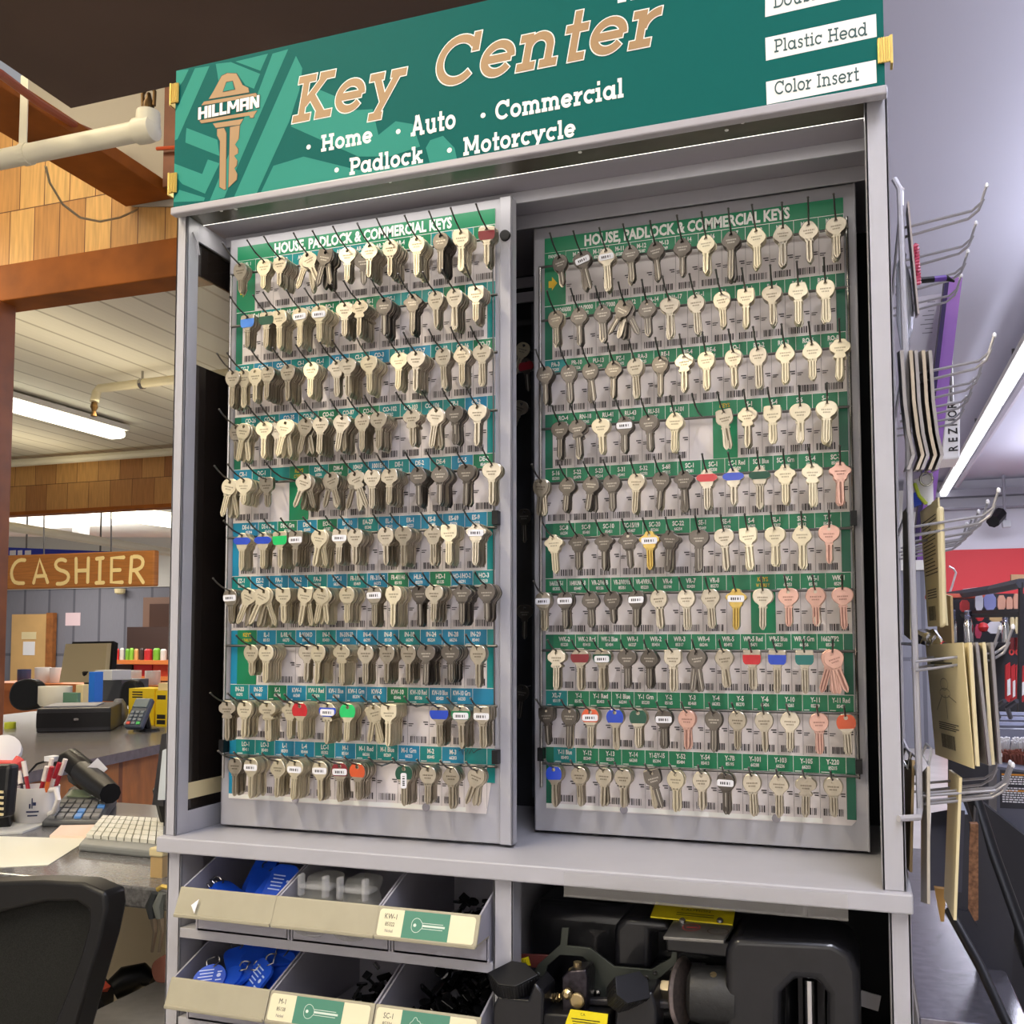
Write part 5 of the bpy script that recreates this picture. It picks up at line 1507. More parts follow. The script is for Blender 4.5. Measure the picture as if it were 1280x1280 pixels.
# rubber stamp block and pliers at the cabinet edge
st_ = thing('stapler', onz(195, 1066), 'small wooden block with white top beside the keyboard', 'block')
a = at(195, 1068, Y=.25)
MB().box(a.x - .011, a.x + .013, .25, .275, DZ, DZ + .035).build('base', mat('pale_wood', (190, 160, 110), .5), st_)
MB().box(a.x - .013, a.x + .015, .247, .278, DZ + .035, DZ + .05).build('top', CREAM, st_, bevel=.003)
pl = thing('pliers', at(196, 1190, Y=.16), 'pliers with black and grey grips hanging beside the cabinet', 'pliers')
for dx in (0, 9):
    MB().tube([at(194 + dx, 1116, Y=.15), at(189 + dx, 1132, Y=.15), at(191 + dx, 1148, Y=.15)], [.006, .009, .006], 8, 0).build('grip', mat('grip_grey', (108, 112, 108), .5) if dx else mat('grip_black', (40, 44, 46), .5), pl, smooth=True)
    MB().tube([at(192 + dx, 1148, Y=.15), at(194 + dx, 1165, Y=.15), at(190 + dx, 1190, Y=.15)], [.006, .004, .0025], 6).build('jaw', mat('tool_steel', (176, 160, 140), .35, .8), pl)
MB().tube([at(197, 1112, Y=.15), at(203, 1108, Y=.15), at(213, 1110, Y=.15)], .004, 6).build('hanger', GOLD, pl)
solo(MB().prism(chaikin([(at(x, y, Y=.12).x, at(x, y, Y=.12).z) for x, y in ((188, 1205), (200, 1196), (214, 1190), (214, 1228), (196, 1230), (190, 1222))], 2), lambda p: (p[0], .12, p[1]), lambda p: (p[0], .145, p[1])), 'leather_pouch', mat('brown_leather', (96, 52, 36), .6), 'brown leather pouch hanging below the pliers', 'pouch', bevel=.004)
# bag and tools on the floor counter edge
bag = thing('tool_bag', at(110, 1275, Y=.30), 'black tool bag lying left of the cabinet', 'bag')
MB().tube([at(88, 1268, Y=.28), at(105, 1252, Y=.3), at(128, 1240, Y=.34)], [.05, .065, .03], 12).build('bag_body', BLACK, bag, smooth=True)
MB().tube([at(140, 1238, Y=.42), at(158, 1226, Y=.44), at(180, 1218, Y=.46), at(192, 1226, Y=.46)], [.02, .028, .022, .012], 10).build('bag_strap', BLACK, bag, smooth=True)
MB().obox(at(123, 1240, Y=.30), .02, .02, .035, Euler((0, .6, 0)).to_matrix()).build('tag', mat('orange_red_tag', (206, 84, 60), .5), bag)

# ================================================================== BINS
LIP = mat('bin_front', (164, 157, 134), .45, noise=.04, nscale=30)
BIN = mat('bin_body', (158, 156, 166), .45)
LG = mat('label_green', (70, 130, 108), .5)
LC = mat('label_cream', (226, 218, 184), .5)
LW = mat('label_line', (206, 220, 208), .5)
def bin_(x0, x1, zb, label, code=None, num=None, sh='r', edge=False):
    zt = zb + .064
    e = thing('storage_bin', ((x0 + x1) / 2, 0, zb), label, 'bin', 'parts bins under the ledge')
    t = .0025
    B = MB()
    B.box(x0 + .004, x1 - .004, -.004, .20, zb, zb + t)                   # floor
    B.box(x0 + .004, x1 - .004, -.004, -.0015, zb, zb + .033)              # lower front
    B.box(x0, x1, .198, .20, zb, zb + .09)
    for xs in (x0, x1 - t):
        B.prism([(-.004, zb), (.2, zb), (.2, zb + .092), (.05, zb + .094), (-.034, zt), (-.047, zb + .033), (-.004, zb + .033)], lambda p: (xs, p[0], p[1]), lambda p: (xs + t, p[0], p[1]))
    B.build('body', BIN, e)
    q = [(x0 - .001, -.036, zt + .001), (x1 + .001, -.036, zt + .001), (x1 + .001, -.051, zb + .031), (x0 - .001, -.051, zb + .031)]
    L = MB().hexa(q, [(x, y + .003, z) for x, y, z in q])
    L.box(x0, x1, -.049, -.002, zb + .0305, zb + .033).box(x0, x1, -.0525, -.048, zb + .0295, zb + .034)
    L.build('front_lip', LIP, e, bevel=.001)
    if code:
        U = Vector((1, 0, 0)); V = (Vector(q[0]) - Vector(q[3])).normalized(); N = U.cross(V)
        f = Flat(Vector(q[3]) + N * .0003, U, V, N)
        w = x1 - x0; h = (Vector(q[0]) - Vector(q[3])).length
        f.poly(rounded(w * .96, h * .86, .004, 3, w / 2, h * .5), 0, 1)
        f.rect(w * .27, h * .07, w * .73, h * .93, 1, 2)
        f.text(code, w * .14, h * .62, h * .17, 2, 2, .0, narrow=.8)
        f.text(num, w * .14, h * .40, h * .12, 2, 2, .0, narrow=.8)
        f.text('Nickel', w * .14, h * .2, h * .1, 3, 2, .0, narrow=.8)
        k = h * .0135
        cx_, cy_ = w * .415, h * .5
        P = [(-(y) , x) for x, y in outline(sh)]
        P = [(cx_ + (px_ - 8) * k * 1.15, cy_ + py_ * k * 1.35) for px_, py_ in P]
        f.stroke(P + [P[0]], .0006, 4, 3)
        f.rect(cx_ + k * 13, cy_ - k * 7, w * .67, cy_ - k * 5.6, 4, 3); f.rect(cx_ + k * 13, cy_ + k * 5.6, w * .67, cy_ + k * 7, 4, 3)
        f.poly([(cx_ + k * 14, cy_ - k * 2.2), (w * .69, cy_ - k * 2.2), (w * .69, cy_ + k * 2.6), (cx_ + k * 14, cy_ + k * 2.6)], 4, 3)
        f.disc(cx_ - k * 6, cy_, k * 4, 4, 3)
        f.mb.build('bin_label', [LC, LG, INK, CG, LW], e)
    return e
Z1b, Z2b = -.1225, -.2415
xs1 = [(.0577, .2035), (.2055, .350), (.3515, .4835)]
xs2 = [(.0455, .1955), (.1985, .345), (.348, .4845)]
bin_(*xs1[0], Z1b, 'grey bin with cream front holding flat blue tags, top left')
q = at(246, 1131, Y=-.0445)
b0_ = bpy.data.objects['storage_bin']
fa = Flat((0, -.0445, 0), (1, 0, 0), (0, -.4, .9), (0, -.9, -.4))
solo(MB().add([(q.x - .006, q.y - .004, q.z - .0), (q.x + .004, q.y - .001, q.z + .008), (q.x + .002, q.y - .008, q.z - .009), (q.x + .001, q.y + .0, q.z - .0)], [(0, 1, 2), (0, 3, 1), (1, 3, 2), (2, 3, 0)]), 'paper_scrap', STICK, 'small white triangular scrap stuck on the top left bin', 'scrap')
bin_(*xs1[1], Z1b, 'grey bin with plain cream front holding two clear cases')
bin_(*xs1[2], Z1b, 'grey bin with green key label KW-1, top right', 'KW-1', '85322', 'r')
bin_(*xs2[0], Z2b, 'grey bin with plain cream front heaped with blue ring tags')
bin_(*xs2[1], Z2b, 'grey bin with green key label M-1, bottom middle', 'M-1', '85138', 'r')
bin_(*xs2[2], Z2b, 'grey bin with green key label SC-1, bottom right', 'SC-1', '85334', 'x')
# contents
def tagmesh(w, l, t=.004):
    return rounded(w, l, w * .28, 4)
PRINT = mat('tag_print', (190, 206, 240), .5)
def blue_tag(pos, w, l, rot, label, group, ring=True, rnd_=False, prt=0):
    e = thing('key_tag', pos, label, 'key tag', group, rot)
    P = tagmesh(w, l) if not rnd_ else [(w / 2 * math.cos(2 * math.pi * i / 20), l / 2 * math.sin(2 * math.pi * i / 20)) for i in range(20)]
    o = MB().prism(P, lambda p: (p[0], p[1], 0), lambda p: (p[0], p[1], .004)).mesh('tag_body', BLUE)
    link('tag_body', o, e)
    if ring:
        pts = [(.009 * math.cos(2 * math.pi * i / 16), l / 2 + .004 + .009 * math.sin(2 * math.pi * i / 16), .003 + .002 * math.sin(i)) for i in range(17)]
        link('split_ring', MB().tube(pts, .0011, 6).mesh('split_ring', STEEL), e)
    if prt:
        f = Flat((0, 0, .0041), (1, 0, 0), (0, 1, 0), (0, 0, 1))
        for i in range(5): f.rect(-w * .36 + (i % 2) * .002, l * .28 - i * .005, w * .1, l * .28 - i * .005 + .0016, 0, 1)
        f.disc(w * .28, l * .08, .003, 0, 1); f.rect(w * .22, l * .18, w * .36, l * .22, 0, 1); f.rect(w * .2, -l * .1, w * .38, -l * .06, 0, 1)
        link('print', f.mb.mesh('print', PRINT), e)
    return e
R = math.radians
zb = Z1b + .0028
tags1 = [((.090, .018, zb + .034), .032, .056, (R(28), 0, R(78)), 'blue tag lying lowest at the left of the top left bin', 0),
         ((.098, .022, zb + .040), .034, .060, (R(24), 0, R(82)), 'blue tag lying on another at the left of the top left bin', 0),
         ((.126, .05, zb + .046), .040, .062, (R(40), R(4), R(15)), 'dark blue tag at the back of the top left bin', 0),
         ((.112, .07, zb + .058), .040, .062, (R(50), 0, R(-10)), 'blue tag deepest in the top left bin', 0),
         ((.170, .020, zb + .050), .044, .078, (R(52), 0, R(-8)), 'blue tag with white print standing at the right of the top left bin', 1),
         ((.150, .026, zb + .044), .030, .05, (R(40), R(30), R(12)), 'blue tag edge on in the middle of the top left bin', 0)]
for p, w, l, r, lb, pr_ in tags1: blue_tag(p, w, l, r, lb, 'blue tags in the top left bin', pr_ == 0, False, pr_)
zb = Z2b + .0028
tags2 = [((.082, -.004, zb + .052), .046, .044, (R(38), R(-8), R(15)), 'round blue tag with pale emblem nearest the bin corner', True, 1),
         ((.108, .002, zb + .052), .044, .044, (R(34), R(8), R(-40)), 'round blue tag second from the left in the lower bin', True, 0),
         ((.122, .010, zb + .056), .040, .042, (R(30), R(14), R(-60)), 'round blue tag in the middle of the lower bin', True, 0),
         ((.150, .002, zb + .056), .044, .056, (R(50), R(10), R(-35)), 'blue tag with white lines at the right of the lower bin', False, 1),
         ((.160, .05, zb + .078), .05, .05, (R(20), 0, R(20)), 'flat blue tag highest at the back right of the lower bin', False, 0),
         ((.128, .05, zb + .074), .046, .05, (R(26), R(6), R(-20)), 'blue tag at the back middle of the lower bin', False, 0),
         ((.100, .04, zb + .066), .042, .046, (R(30), R(-10), R(40)), 'blue tag at the back left of the lower bin', False, 0),
         ((.172, .03, zb + .062), .04, .05, (R(44), R(-14), R(14)), 'blue tag tucked against the right wall of the lower bin', False, 0)]
for p, w, l, r, lb, rd, pr_ in tags2: blue_tag(p, w, l, r, lb, 'blue tags in the lower left bin', True, rd, pr_)
solo(MB().tube([(.058 + .008 * math.cos(i * .5), -.012 + .006 * math.sin(i * .5), zb + .048 + .005 * math.sin(i * .5 + 1)) for i in range(14)], .0011, 6), 'split_ring', STEEL, 'loose silver split ring at the left of the blue tags', 'ring')
CLEAR = glassmat('clear_case', (190, 190, 184), .26, .05)
for k, xc in enumerate((.241, .298)):
    e = thing('clear_case', (xc, .0, Z1b + .003), ('clear plastic case on the left of its pair', 'clear plastic case on the right of its pair')[k] + ' in the middle top bin', 'case', 'clear cases in the middle top bin')
    P = chaikin([(-.026, 0), (.026, 0), (.028, .03), (.024, .048), (.018, .054), (.022, .066), (.018, .074), (-.018, .074), (-.022, .066), (-.018, .054), (-.024, .048), (-.028, .03)], 2)
    s_ = .002 * k
    MB().prism(P, lambda p: (xc + p[0], -.022 + p[1] * .45, Z1b + .012 + p[1] * .98), lambda p: (xc + p[0], .010 + p[1] * .45, Z1b + .012 + p[1] * .98)).build('shell', CLEAR, e, bevel=.004)
    MB().box(xc - .023, xc + .023, -.006, .018, Z1b + .068, Z1b + .074).box(xc - .022, xc - .016, -.012, .0, Z1b + .06, Z1b + .088).box(xc + .014, xc + .020, -.012, .0, Z1b + .06, Z1b + .088).build('hinge', glassmat('clear_hinge', (226, 226, 226), .28, .04), e, bevel=.002)
    Q = chaikin([(-.024, .0), (.024, .0), (.026, .026), (0, .038), (-.026, .026)], 2)
    MB().prism(Q, lambda p: (xc + p[0], -.002 + p[1] * .4, Z1b + .014 + p[1]), lambda p: (xc + p[0], .004 + p[1] * .4, Z1b + .014 + p[1])).build('insert', mat('case_insert', (112, 108, 98), .5), e)
BLK = mat('shiny_black', (16, 16, 18), .2, coat=.3)
def pile(x0, x1, y0, y1, z, hgt, n, label, seed):
    rr = random.Random(seed)
    m = MB()
    for i in range(n):
        fx_, fy_ = rr.random(), rr.random()
        c = Vector((x0 + (x1 - x0) * fx_, y0 + (y1 - y0) * fy_, z + .006 + rr.random() * hgt * (.4 + .6 * fy_)))
        M = Euler((rr.uniform(-1, 1), rr.uniform(-1, 1), rr.uniform(0, 6.28))).to_matrix()
        if i % 3: m.obox(c, .020, .011, .004, M)
        else:
            P = [(.008 * math.cos(t * .7), .008 * math.sin(t * .7)) for t in range(9)]
            m.prism(P, lambda p: c + M @ Vector((p[0], p[1], 0)), lambda p: c + M @ Vector((p[0], p[1], .003)))
    o = solo(m, 'key_heads', BLK, label, 'key heads', bevel=.0008)
    o['kind'] = 'stuff'
pile(.385, .475, .01, .16, Z1b + .003, .034, 60, 'few black plastic key heads in the KW-1 bin', 3)
pile(.245, .33, .01, .16, Z2b + .003, .035, 60, 'black plastic key heads in the M-1 bin', 4)
pile(.362, .475, -.01, .17, Z2b + .003, .06, 190, 'heap of shiny black key heads in the SC-1 bin', 5)

# ================================================================== KEY CUTTING MACHINE
MZ = TZ + .012
km = thing('key_machine', (.72, .12, MZ), 'black key cutting machine with yellow labels under the ledge', 'machine')
def px_poly(pts, Y): return [(lambda v: (v.x, v.z))(at(x, y, Y=Y)) for x, y in pts]
def slab(name, pts, Y, d, m, bev=.0, seg=3, smooth=True, it=0, parent=km):
    P = px_poly(pts, Y)
    if it: P = chaikin(P, it)
    return MB().prism(P, lambda p: (p[0], Y, p[1]), lambda p: (p[0], Y + d, p[1])).build(name, m, parent, bevel=bev, seg=seg, smooth=smooth)
slab('rear_housing', [(657, 1290), (657, 1138), (672, 1126), (820, 1139), (960, 1150), (1000, 1160), (1000, 1300)], .095, .2, BLACKM, .022, 5)
slab('motor_cover', [(767, 1212), (767, 1158), (780, 1146), (832, 1150), (845, 1168), (813, 1166), (813, 1214)], .045, .07, BLACKM, .012, 4)
slab('cross_bar', [(770, 1205), (770, 1226), (880, 1236), (880, 1212)], .06, .03, BLACKM, .004, 2)
slab('front_guard', [(906, 1330), (906, 1185), (918, 1172), (1040, 1178), (1064, 1192), (1075, 1215), (1078, 1330), (1034, 1330), (1034, 1243), (1022, 1226), (994, 1224), (976, 1242), (974, 1330)], .005, .11, BLACKM, .016, 5)
slab('top_bridge', [(832, 1168), (918, 1178), (925, 1172), (925, 1200), (832, 1190)], .03, .06, BLACKM, .006, 3)
MB().tube([at(1012, 1224, Y=.05), at(1014, 1320, Y=.05)], .008, 12).build('chrome_post', mat('chrome', (210, 210, 214), .12, 1.0), km, smooth=True)
MB().box(.84, .87, .09, .12, -.36, -.13).build('inner_block', mat('dark_metal', (60, 58, 60), .4, .6), km)
# tilted plate with stamp
p = [at(829, 1175, Y=.0), at(905, 1180, Y=.0), at(917, 1161, Y=.05), at(842, 1154, Y=.05)]
MB().hexa(p, [v + Vector((0, 0, .004)) for v in p]).build('gauge_plate', mat('brushed_plate', (128, 126, 122), .3, .7, noise=.12, nscale=60), km, bevel=.001)
pu = (p[1] - p[0]).normalized(); pv = (p[3] - p[0]).normalized()
f = Flat(p[0] + Vector((0, 0, .0043)), pu, pv, pu.cross(pv))
f.stroke([(.026 + .010 * math.cos(i * .35), .030 + .010 * math.sin(i * .35)) for i in range(19)], .0014, 0, 1)
f.rect(.020, .028, .033, .032, 0, 1)
f.stroke([(.058 + .012 * math.cos(i * .35), .024 + .009 * math.sin(i * .35)) for i in range(19)], .0012, 1, 1)
f.mb.build('plate_print', [mat('stamp_red', (170, 70, 66), .5), mat('stamp_brown', (90, 74, 66), .5)], km)
for px in (853, 900):
    MB().lathe([(.004, 0), (.004, .003), (.002, .005)], at(px, 1157, Y=.045) + Vector((0, 0, .004)), (0, 0, 1), 10).build('screw', STEEL, km)
p = [at(813, 1147, Y=.05), at(916, 1157, Y=.05), at(919, 1139, Y=.11), at(820, 1129, Y=.11)]
MB().hexa(p, [v + Vector((0, 0, .0015)) for v in p]).build('yellow_label', YELLOW, km)
pu = (p[1] - p[0]).normalized(); pv = (p[3] - p[0]).normalized()
f = Flat(p[0] + Vector((0, 0, .002)), pu, pv, pu.cross(pv))
f.text('CAUTION', .052, .034, .007, 0, 1, .0)
for k in range(2): f.rect(.03, .022 - k * .008, .075, .024 - k * .008, 0, 1)
f.mb.build('label_print', INK, km)
# linkage plate
slab('linkage_plate', [(658, 1234), (672, 1206), (700, 1181), (702, 1160), (711, 1160), (709, 1182), (738, 1185), (768, 1208), (814, 1212), (838, 1198), (841, 1186), (847, 1186), (846, 1204), (818, 1228), (802, 1234), (775, 1250), (742, 1252), (738, 1205), (728, 1196), (700, 1194), (684, 1208), (676, 1250), (662, 1252)], .035, .004, mat('linkage_grey', (66, 70, 64), .4, .6), .0008, 2, False)
for px, py in ((808, 1222), (819, 1216)):
    MB().lathe([(.003, 0), (.002, -.0015)], at(px, py, Y=.0348), (0, 1, 0), 8).build('rivet', STEEL, km)
# red plate with PULL flag
slab('pull_plate', [(643, 1206), (643, 1196), (648, 1192), (690, 1194), (680, 1212)], .05, .003, mat('maroon_plate', (92, 40, 36), .4), .001)
slab('pull_label', [(644, 1201), (660, 1196), (663, 1207), (647, 1206)], .047, .002, YELLOW)
f = Flat((0, .0468, 0), (1, 0, 0), (0, 0, 1), (0, -1, 0))
v = at(653, 1203, Y=.0468); f.text('PULL', v.x, v.z, .004, 0, 1, .01, narrow=.9); f.mb.build('label_print', INK, km)
# vice block with screw
slab('vice_block', [(702, 1270), (702, 1222), (712, 1214), (732, 1212), (735, 1222), (733, 1270)], -.005, .035, mat('oily_steel', (52, 48, 54), .28, .8, noise=.5, nscale=150, bump=.2), .002, 2)
MB().lathe([(.011, 0), (.011, .003), (.005, .004), (.005, .012)], at(722, 1215, Y=.012), (0, 0, 1), 14).build('bolt', mat('brassy_steel', (180, 160, 120), .3, .9), km)
MB().lathe([(.006, 0), (.006, -.006), (.003, -.009)], at(710, 1241, Y=-.006), (0, 1, 0), 12).lathe([(.009, 0), (.009, -.004), (.007, -.005)], at(722, 1250, Y=-.006), (0, 1, 0), 16).build('set_screw', mat('brassy_steel', (180, 160, 120), .3, .9), km)
sp_ = [at(678 + i * .5, 1247 + 5 * math.sin(i * .95), Y=.012 + .006 * math.cos(i * .95)) for i in range(48)]
MB().tube(sp_, .0013, 5).build('spring', mat('brassy_steel', (180, 160, 120), .3, .9), km)
slab('shaft', [(735, 1248), (840, 1252), (840, 1262), (735, 1258)], .01, .01, mat('dark_metal', (60, 58, 60), .4, .6), .003)
for px, py in ((747, 1241), (672, 1219)):
    MB().lathe([(.0045, 0), (.004, -.003), (.0, -.004)], at(px, py, Y=.034), (0, 1, 0), 10).build('screw', STEEL, km)
# knobs on blocks
def knob(pts_top, depth, base, yb, name):
    Y0 = -.05
    e = slab(name, pts_top[0], Y0, .03, BLACK, .004, 3)
    return e
def wing(cx, cy, w, h, tilt, Y, up_):
    """serrated thumb knob: lozenge cap over a ribbed skirt"""
    c = at(cx, cy, Y=Y)
    M = Euler((R(up_), R(tilt), 0)).to_matrix()
    L = [(-w, -h * .15), (-w * .25, h * .55), (w * .35, h * .55), (w, h * .15), (w * .3, -h * .5), (-w * .4, -h * .55)]
    m = MB()
    m.prism(L, lambda p: c + M @ Vector((p[0], p[1], .0)), lambda p: c + M @ Vector((p[0] * .96, p[1] * .96, -.030)))
    for i in range(len(L)):
        a, b = Vector(L[i]), Vector(L[(i + 1) % len(L)])
        n_ = max(2, int((b - a).length / .0035))
        for k in range(n_):
            t = a + (b - a) * (k + .5) / n_
            m.tube([c + M @ Vector((t.x, t.y, -.003)), c + M @ Vector((t.x * .97, t.y * .97, -.027))], .0011, 5)
    m.build('wing_knob', BLACK, km, bevel=.0008)
wing(641, 1217, .030, .034, 4, -.02, 30)
wing(791, 1234, .022, .040, 40, -.02, 34)
slab('knob_base', [(612, 1330), (616, 1258), (622, 1246), (660, 1250), (668, 1228), (680, 1242), (676, 1330)], -.025, .05, BLACKM, .003, 2)
slab('knob_base', [(764, 1330), (770, 1252), (775, 1242), (815, 1240), (821, 1262), (819, 1330)], -.012, .05, BLACKM, .003, 2)
slab('carriage', [(672, 1330), (672, 1266), (760, 1272), (764, 1330)], -.02, .05, BLACK, .003, 2)
slab('yellow_label', [(707, 1278), (713, 1262), (760, 1268), (757, 1300), (705, 1296)], -.022, .0015, YELLOW)
f = Flat((0, -.0222, 0), (1, 0, 0), (0, 0, 1), (0, -1, 0))
v = at(733, 1269, Y=-.0222); f.text('C.A.', v.x - .004, v.z - .001, .003, 0, 1, .0)
for k in range(3): f.rect(v.x - .018 + k * .001, v.z - .006 - k * .003, v.x + .016, v.z - .005 - k * .003, 0, 1)
f.mb.build('label_print', INK, km)
# cutting wheel, nut and motor shaft
wc = at(853, 1240, Y=.03)
MB().lathe([(.012, -.004), (.036, -.003), (.040, 0), (.036, .003), (.012, .005)], wc, (1, -.22, .06), 40).build('cutter_wheel', mat('cutter_steel', (176, 160, 150), .32, .9, noise=.2, nscale=200), km)
MB().lathe([(.010, -.026), (.012, -.024), (.012, -.012), (.008, -.004)], wc, (1, -.22, .06), 6).lathe([(.006, -.034), (.006, -.02)], wc, (1, -.22, .06), 10).build('nut', mat('nut_steel', (170, 160, 140), .3, .9), km)
MB().lathe([(.018, .005), (.03, .010), (.032, .02), (.034, .06)], wc, (1, .1, -.02), 24).build('motor_barrel', mat('rough_black', (30, 30, 30), .5, noise=.3, nscale=120, bump=.4), km, smooth=True)
MB().lathe([(.005, 0), (.004, .004)], at(892, 1221, Y=.02), (0, -.5, .8), 10).build('set_screw', mat('brassy_steel', (180, 160, 120), .3, .9), km)
MB().box(.52, .92, .03, .28, MZ, -.22).build('pedestal', BLACKM, km)
MB().box(.505, .93, .0, .30, MZ - .0005, MZ + .015).build('machine_base', BLACKM, km, bevel=.004)
a = at(1078, 1241, Y=.1)
solo(MB().obox(a + Vector((.008, 0, -.008)), .022, .002, .018, Euler((0, .2, 0)).to_matrix()), 'torn_tag', mat('grey_card', (150, 146, 146), .6), 'torn grey tag showing right of the key machine', 'tag')

# ================================================================== WIRE RACK ON THE RIGHT SIDE
RK = mat('white_wire', (190, 188, 192), .35, .2)
rk = thing('wire_rack', (.975, .03, .08), 'grey wire rack with double hooks fixed beside the cabinet', 'rack')
MB().tube([(.9665, .035, .80), (.972, .03, .785), (.974, .03, .5), (.9765, .03, .085), (.974, .012, .078), (.953, -.006, .0785)], .0036, 8).build('upright', RK, rk, smooth=True)
MB().tube([(.974, .40, .80), (.974, .40, .08)], .0036, 8).build('upright', RK, rk, smooth=True)
m = MB()
for z in (.785, .60, .425, .265, .125): m.tube([(.975, .03, z), (.975, .40, z)], .0022, 6)
m.build('crossbar', RK, rk)
HK = mat('hook_wire', (150, 148, 152), .3, .4)
def dhook(y, z, ln=.092, up=.018, gap=.010):
    mm = MB()
    x = .975
    a = [(x, y, z), (x + ln * .82, y, z + .010), (x + ln * .93, y, z + .018), (x + ln, y, z + .010 + up + .010)]
    b_ = [(x, y + .004, z - .010), (x + ln * .78, y + .002, z + .002), (x + ln * .90, y, z + .010), (x + ln * .96, y, z + .022)]
    mm.tube(a, .0017, 6).tube(b_, .0017, 6)
    o = mm.build('double_hook', HK, rk)
    MB().lathe([(.0012, -.003), (.0022, -.002), (.0022, .001), (.001, .003)], (x + ln, y, z + .03 + .008), (0, 0, 1), 8).build('tip', STICK, o)
for y in (.07, .18, .276, .37): dhook(y, .755)
for y in (.045, .147, .247, .347): dhook(y, .572)
for y in (.05, .148, .245, .32, .39): dhook(y, .398)
for y in (.02, .12): dhook(y, .246, .098)
for y in (.03, .05, .13): dhook(y, .098, .095)
def card(name, TLp, TRp, BRp, BLp, Df, Dn, th, m, label, cat='card', grp=None, prt=None, bow=0.0):
    """upright card hung crosswise on a hook: left edge at depth Df, right edge at depth Dn"""
    q = [at(*TLp, D=Df), at(*TRp, D=Dn), at(*BRp, D=Dn)]
    q.append(q[0] + (q[2] - q[1]))
    nrm = (q[1] - q[0]).cross(q[3] - q[0]).normalized()
    off = nrm * th
    if (Vector(CAM) - q[0]).dot(nrm) > 0: off = -off
    e = thing(name, (q[2] + q[3]) / 2, label, cat, grp)
    # bowed sheet in five strips
    A, B_ = [], []
    N_ = 6
    for i in range(N_ + 1):
        t = i / N_
        k = math.sin(t * math.pi) * bow
        a = q[0] + (q[3] - q[0]) * t - off.normalized() * k
        b = q[1] + (q[2] - q[1]) * t - off.normalized() * k
        A.append(a); B_.append(b)
    mb = MB()
    vs = A + B_ + [v + off for v in A] + [v + off for v in B_]
    n = N_ + 1
    fs = []
    for i in range(N_):
        fs += [(i, n + i, n + i + 1, i + 1), (2 * n + i, 2 * n + i + 1, 3 * n + i + 1, 3 * n + i), (i, i + 1, 2 * n + i + 1, 2 * n + i), (n + i, 3 * n + i, 3 * n + i + 1, n + i + 1)]
    fs += [(0, 2 * n, 3 * n, n), (N_, n + N_, 3 * n + N_, 2 * n + N_)]
    mb.add(vs, fs)
    mb.build('card_body', m, e)
    if prt:
        U = (q[1] - q[0]); V = (q[0] - q[3])
        w, h = U.length, V.length
        f = Flat(q[3] - off.normalized() * (bow * .0 + .0006), U.normalized(), V.normalized(), -off.normalized())
        prt(f, w, h)
        if bow == 0: f.mb.build('card_print', [INK, mat('sketch_line', (150, 138, 104), .6)], e)
    return e
def print_key(f, w, h):
    for k, (a, b) in enumerate(((.12, .6), (.12, .5), (.12, .72))): f.rect(w * a, h * (.93 - .02 * k - .06), w * b, h * (.935 - .02 * k - .06) + .0006, 0, 1)
    f.rect(w * .12, h * .80, w * .75, h * .808, 0, 1)
    cx, cy_ = w * .46, h * .62
    f.stroke([(cx + w * .1 * math.cos(i * .4), cy_ + h * .035 + h * .05 * math.sin(i * .4)) for i in range(17)], .0009, 1, 1)
    f.stroke([(cx + w * .14 * math.cos(i * .4), cy_ - h * .04 + h * .04 * math.sin(i * .4)) for i in range(17)], .0009, 1, 1)
    for dx, dy, t in ((-.26, -.2, .0016), (.02, -.26, .0020), (.28, -.11, .0014)): f.stroke([(cx + w * dx * .3, cy_ - h * .06), (cx + w * dx, cy_ + h * dy)], t, 1, 1)
    for k in range(4): f.rect(w * .22, h * (.315 - k * .018), w * (.75 - .08 * (k % 2)), h * (.322 - k * .018), 0, 1)
    u = w * .26
    rr = random.Random(1)
    while u < w * .62:
        b = rr.choice((.0006, .001, .0015)); f.rect(u, h * .10, u + b, h * .22, 0, 1); u += b + .0009
def print_lines(f, w, h):
    rr = random.Random(2)
    for k in range(16):
        v = h * (.88 - k * .030)
        f.rect(w * .12, v, w * rr.uniform(.55, .9), v + .0012, 0, 1)
    for k in range(4): f.rect(w * .16, h * (.30 - k * .022), w * .66, h * (.308 - k * .022), 0, 1)
    u = w * .16
    while u < w * .55:
        b = rr.choice((.0008, .0013, .002)); f.rect(u, h * .05, u + b, h * .17, 0, 1); u += b + .0011
GRC = mat('grey_card', (150, 146, 146), .6)
CRM = mat('cream_back_card', (226, 212, 168), .6)
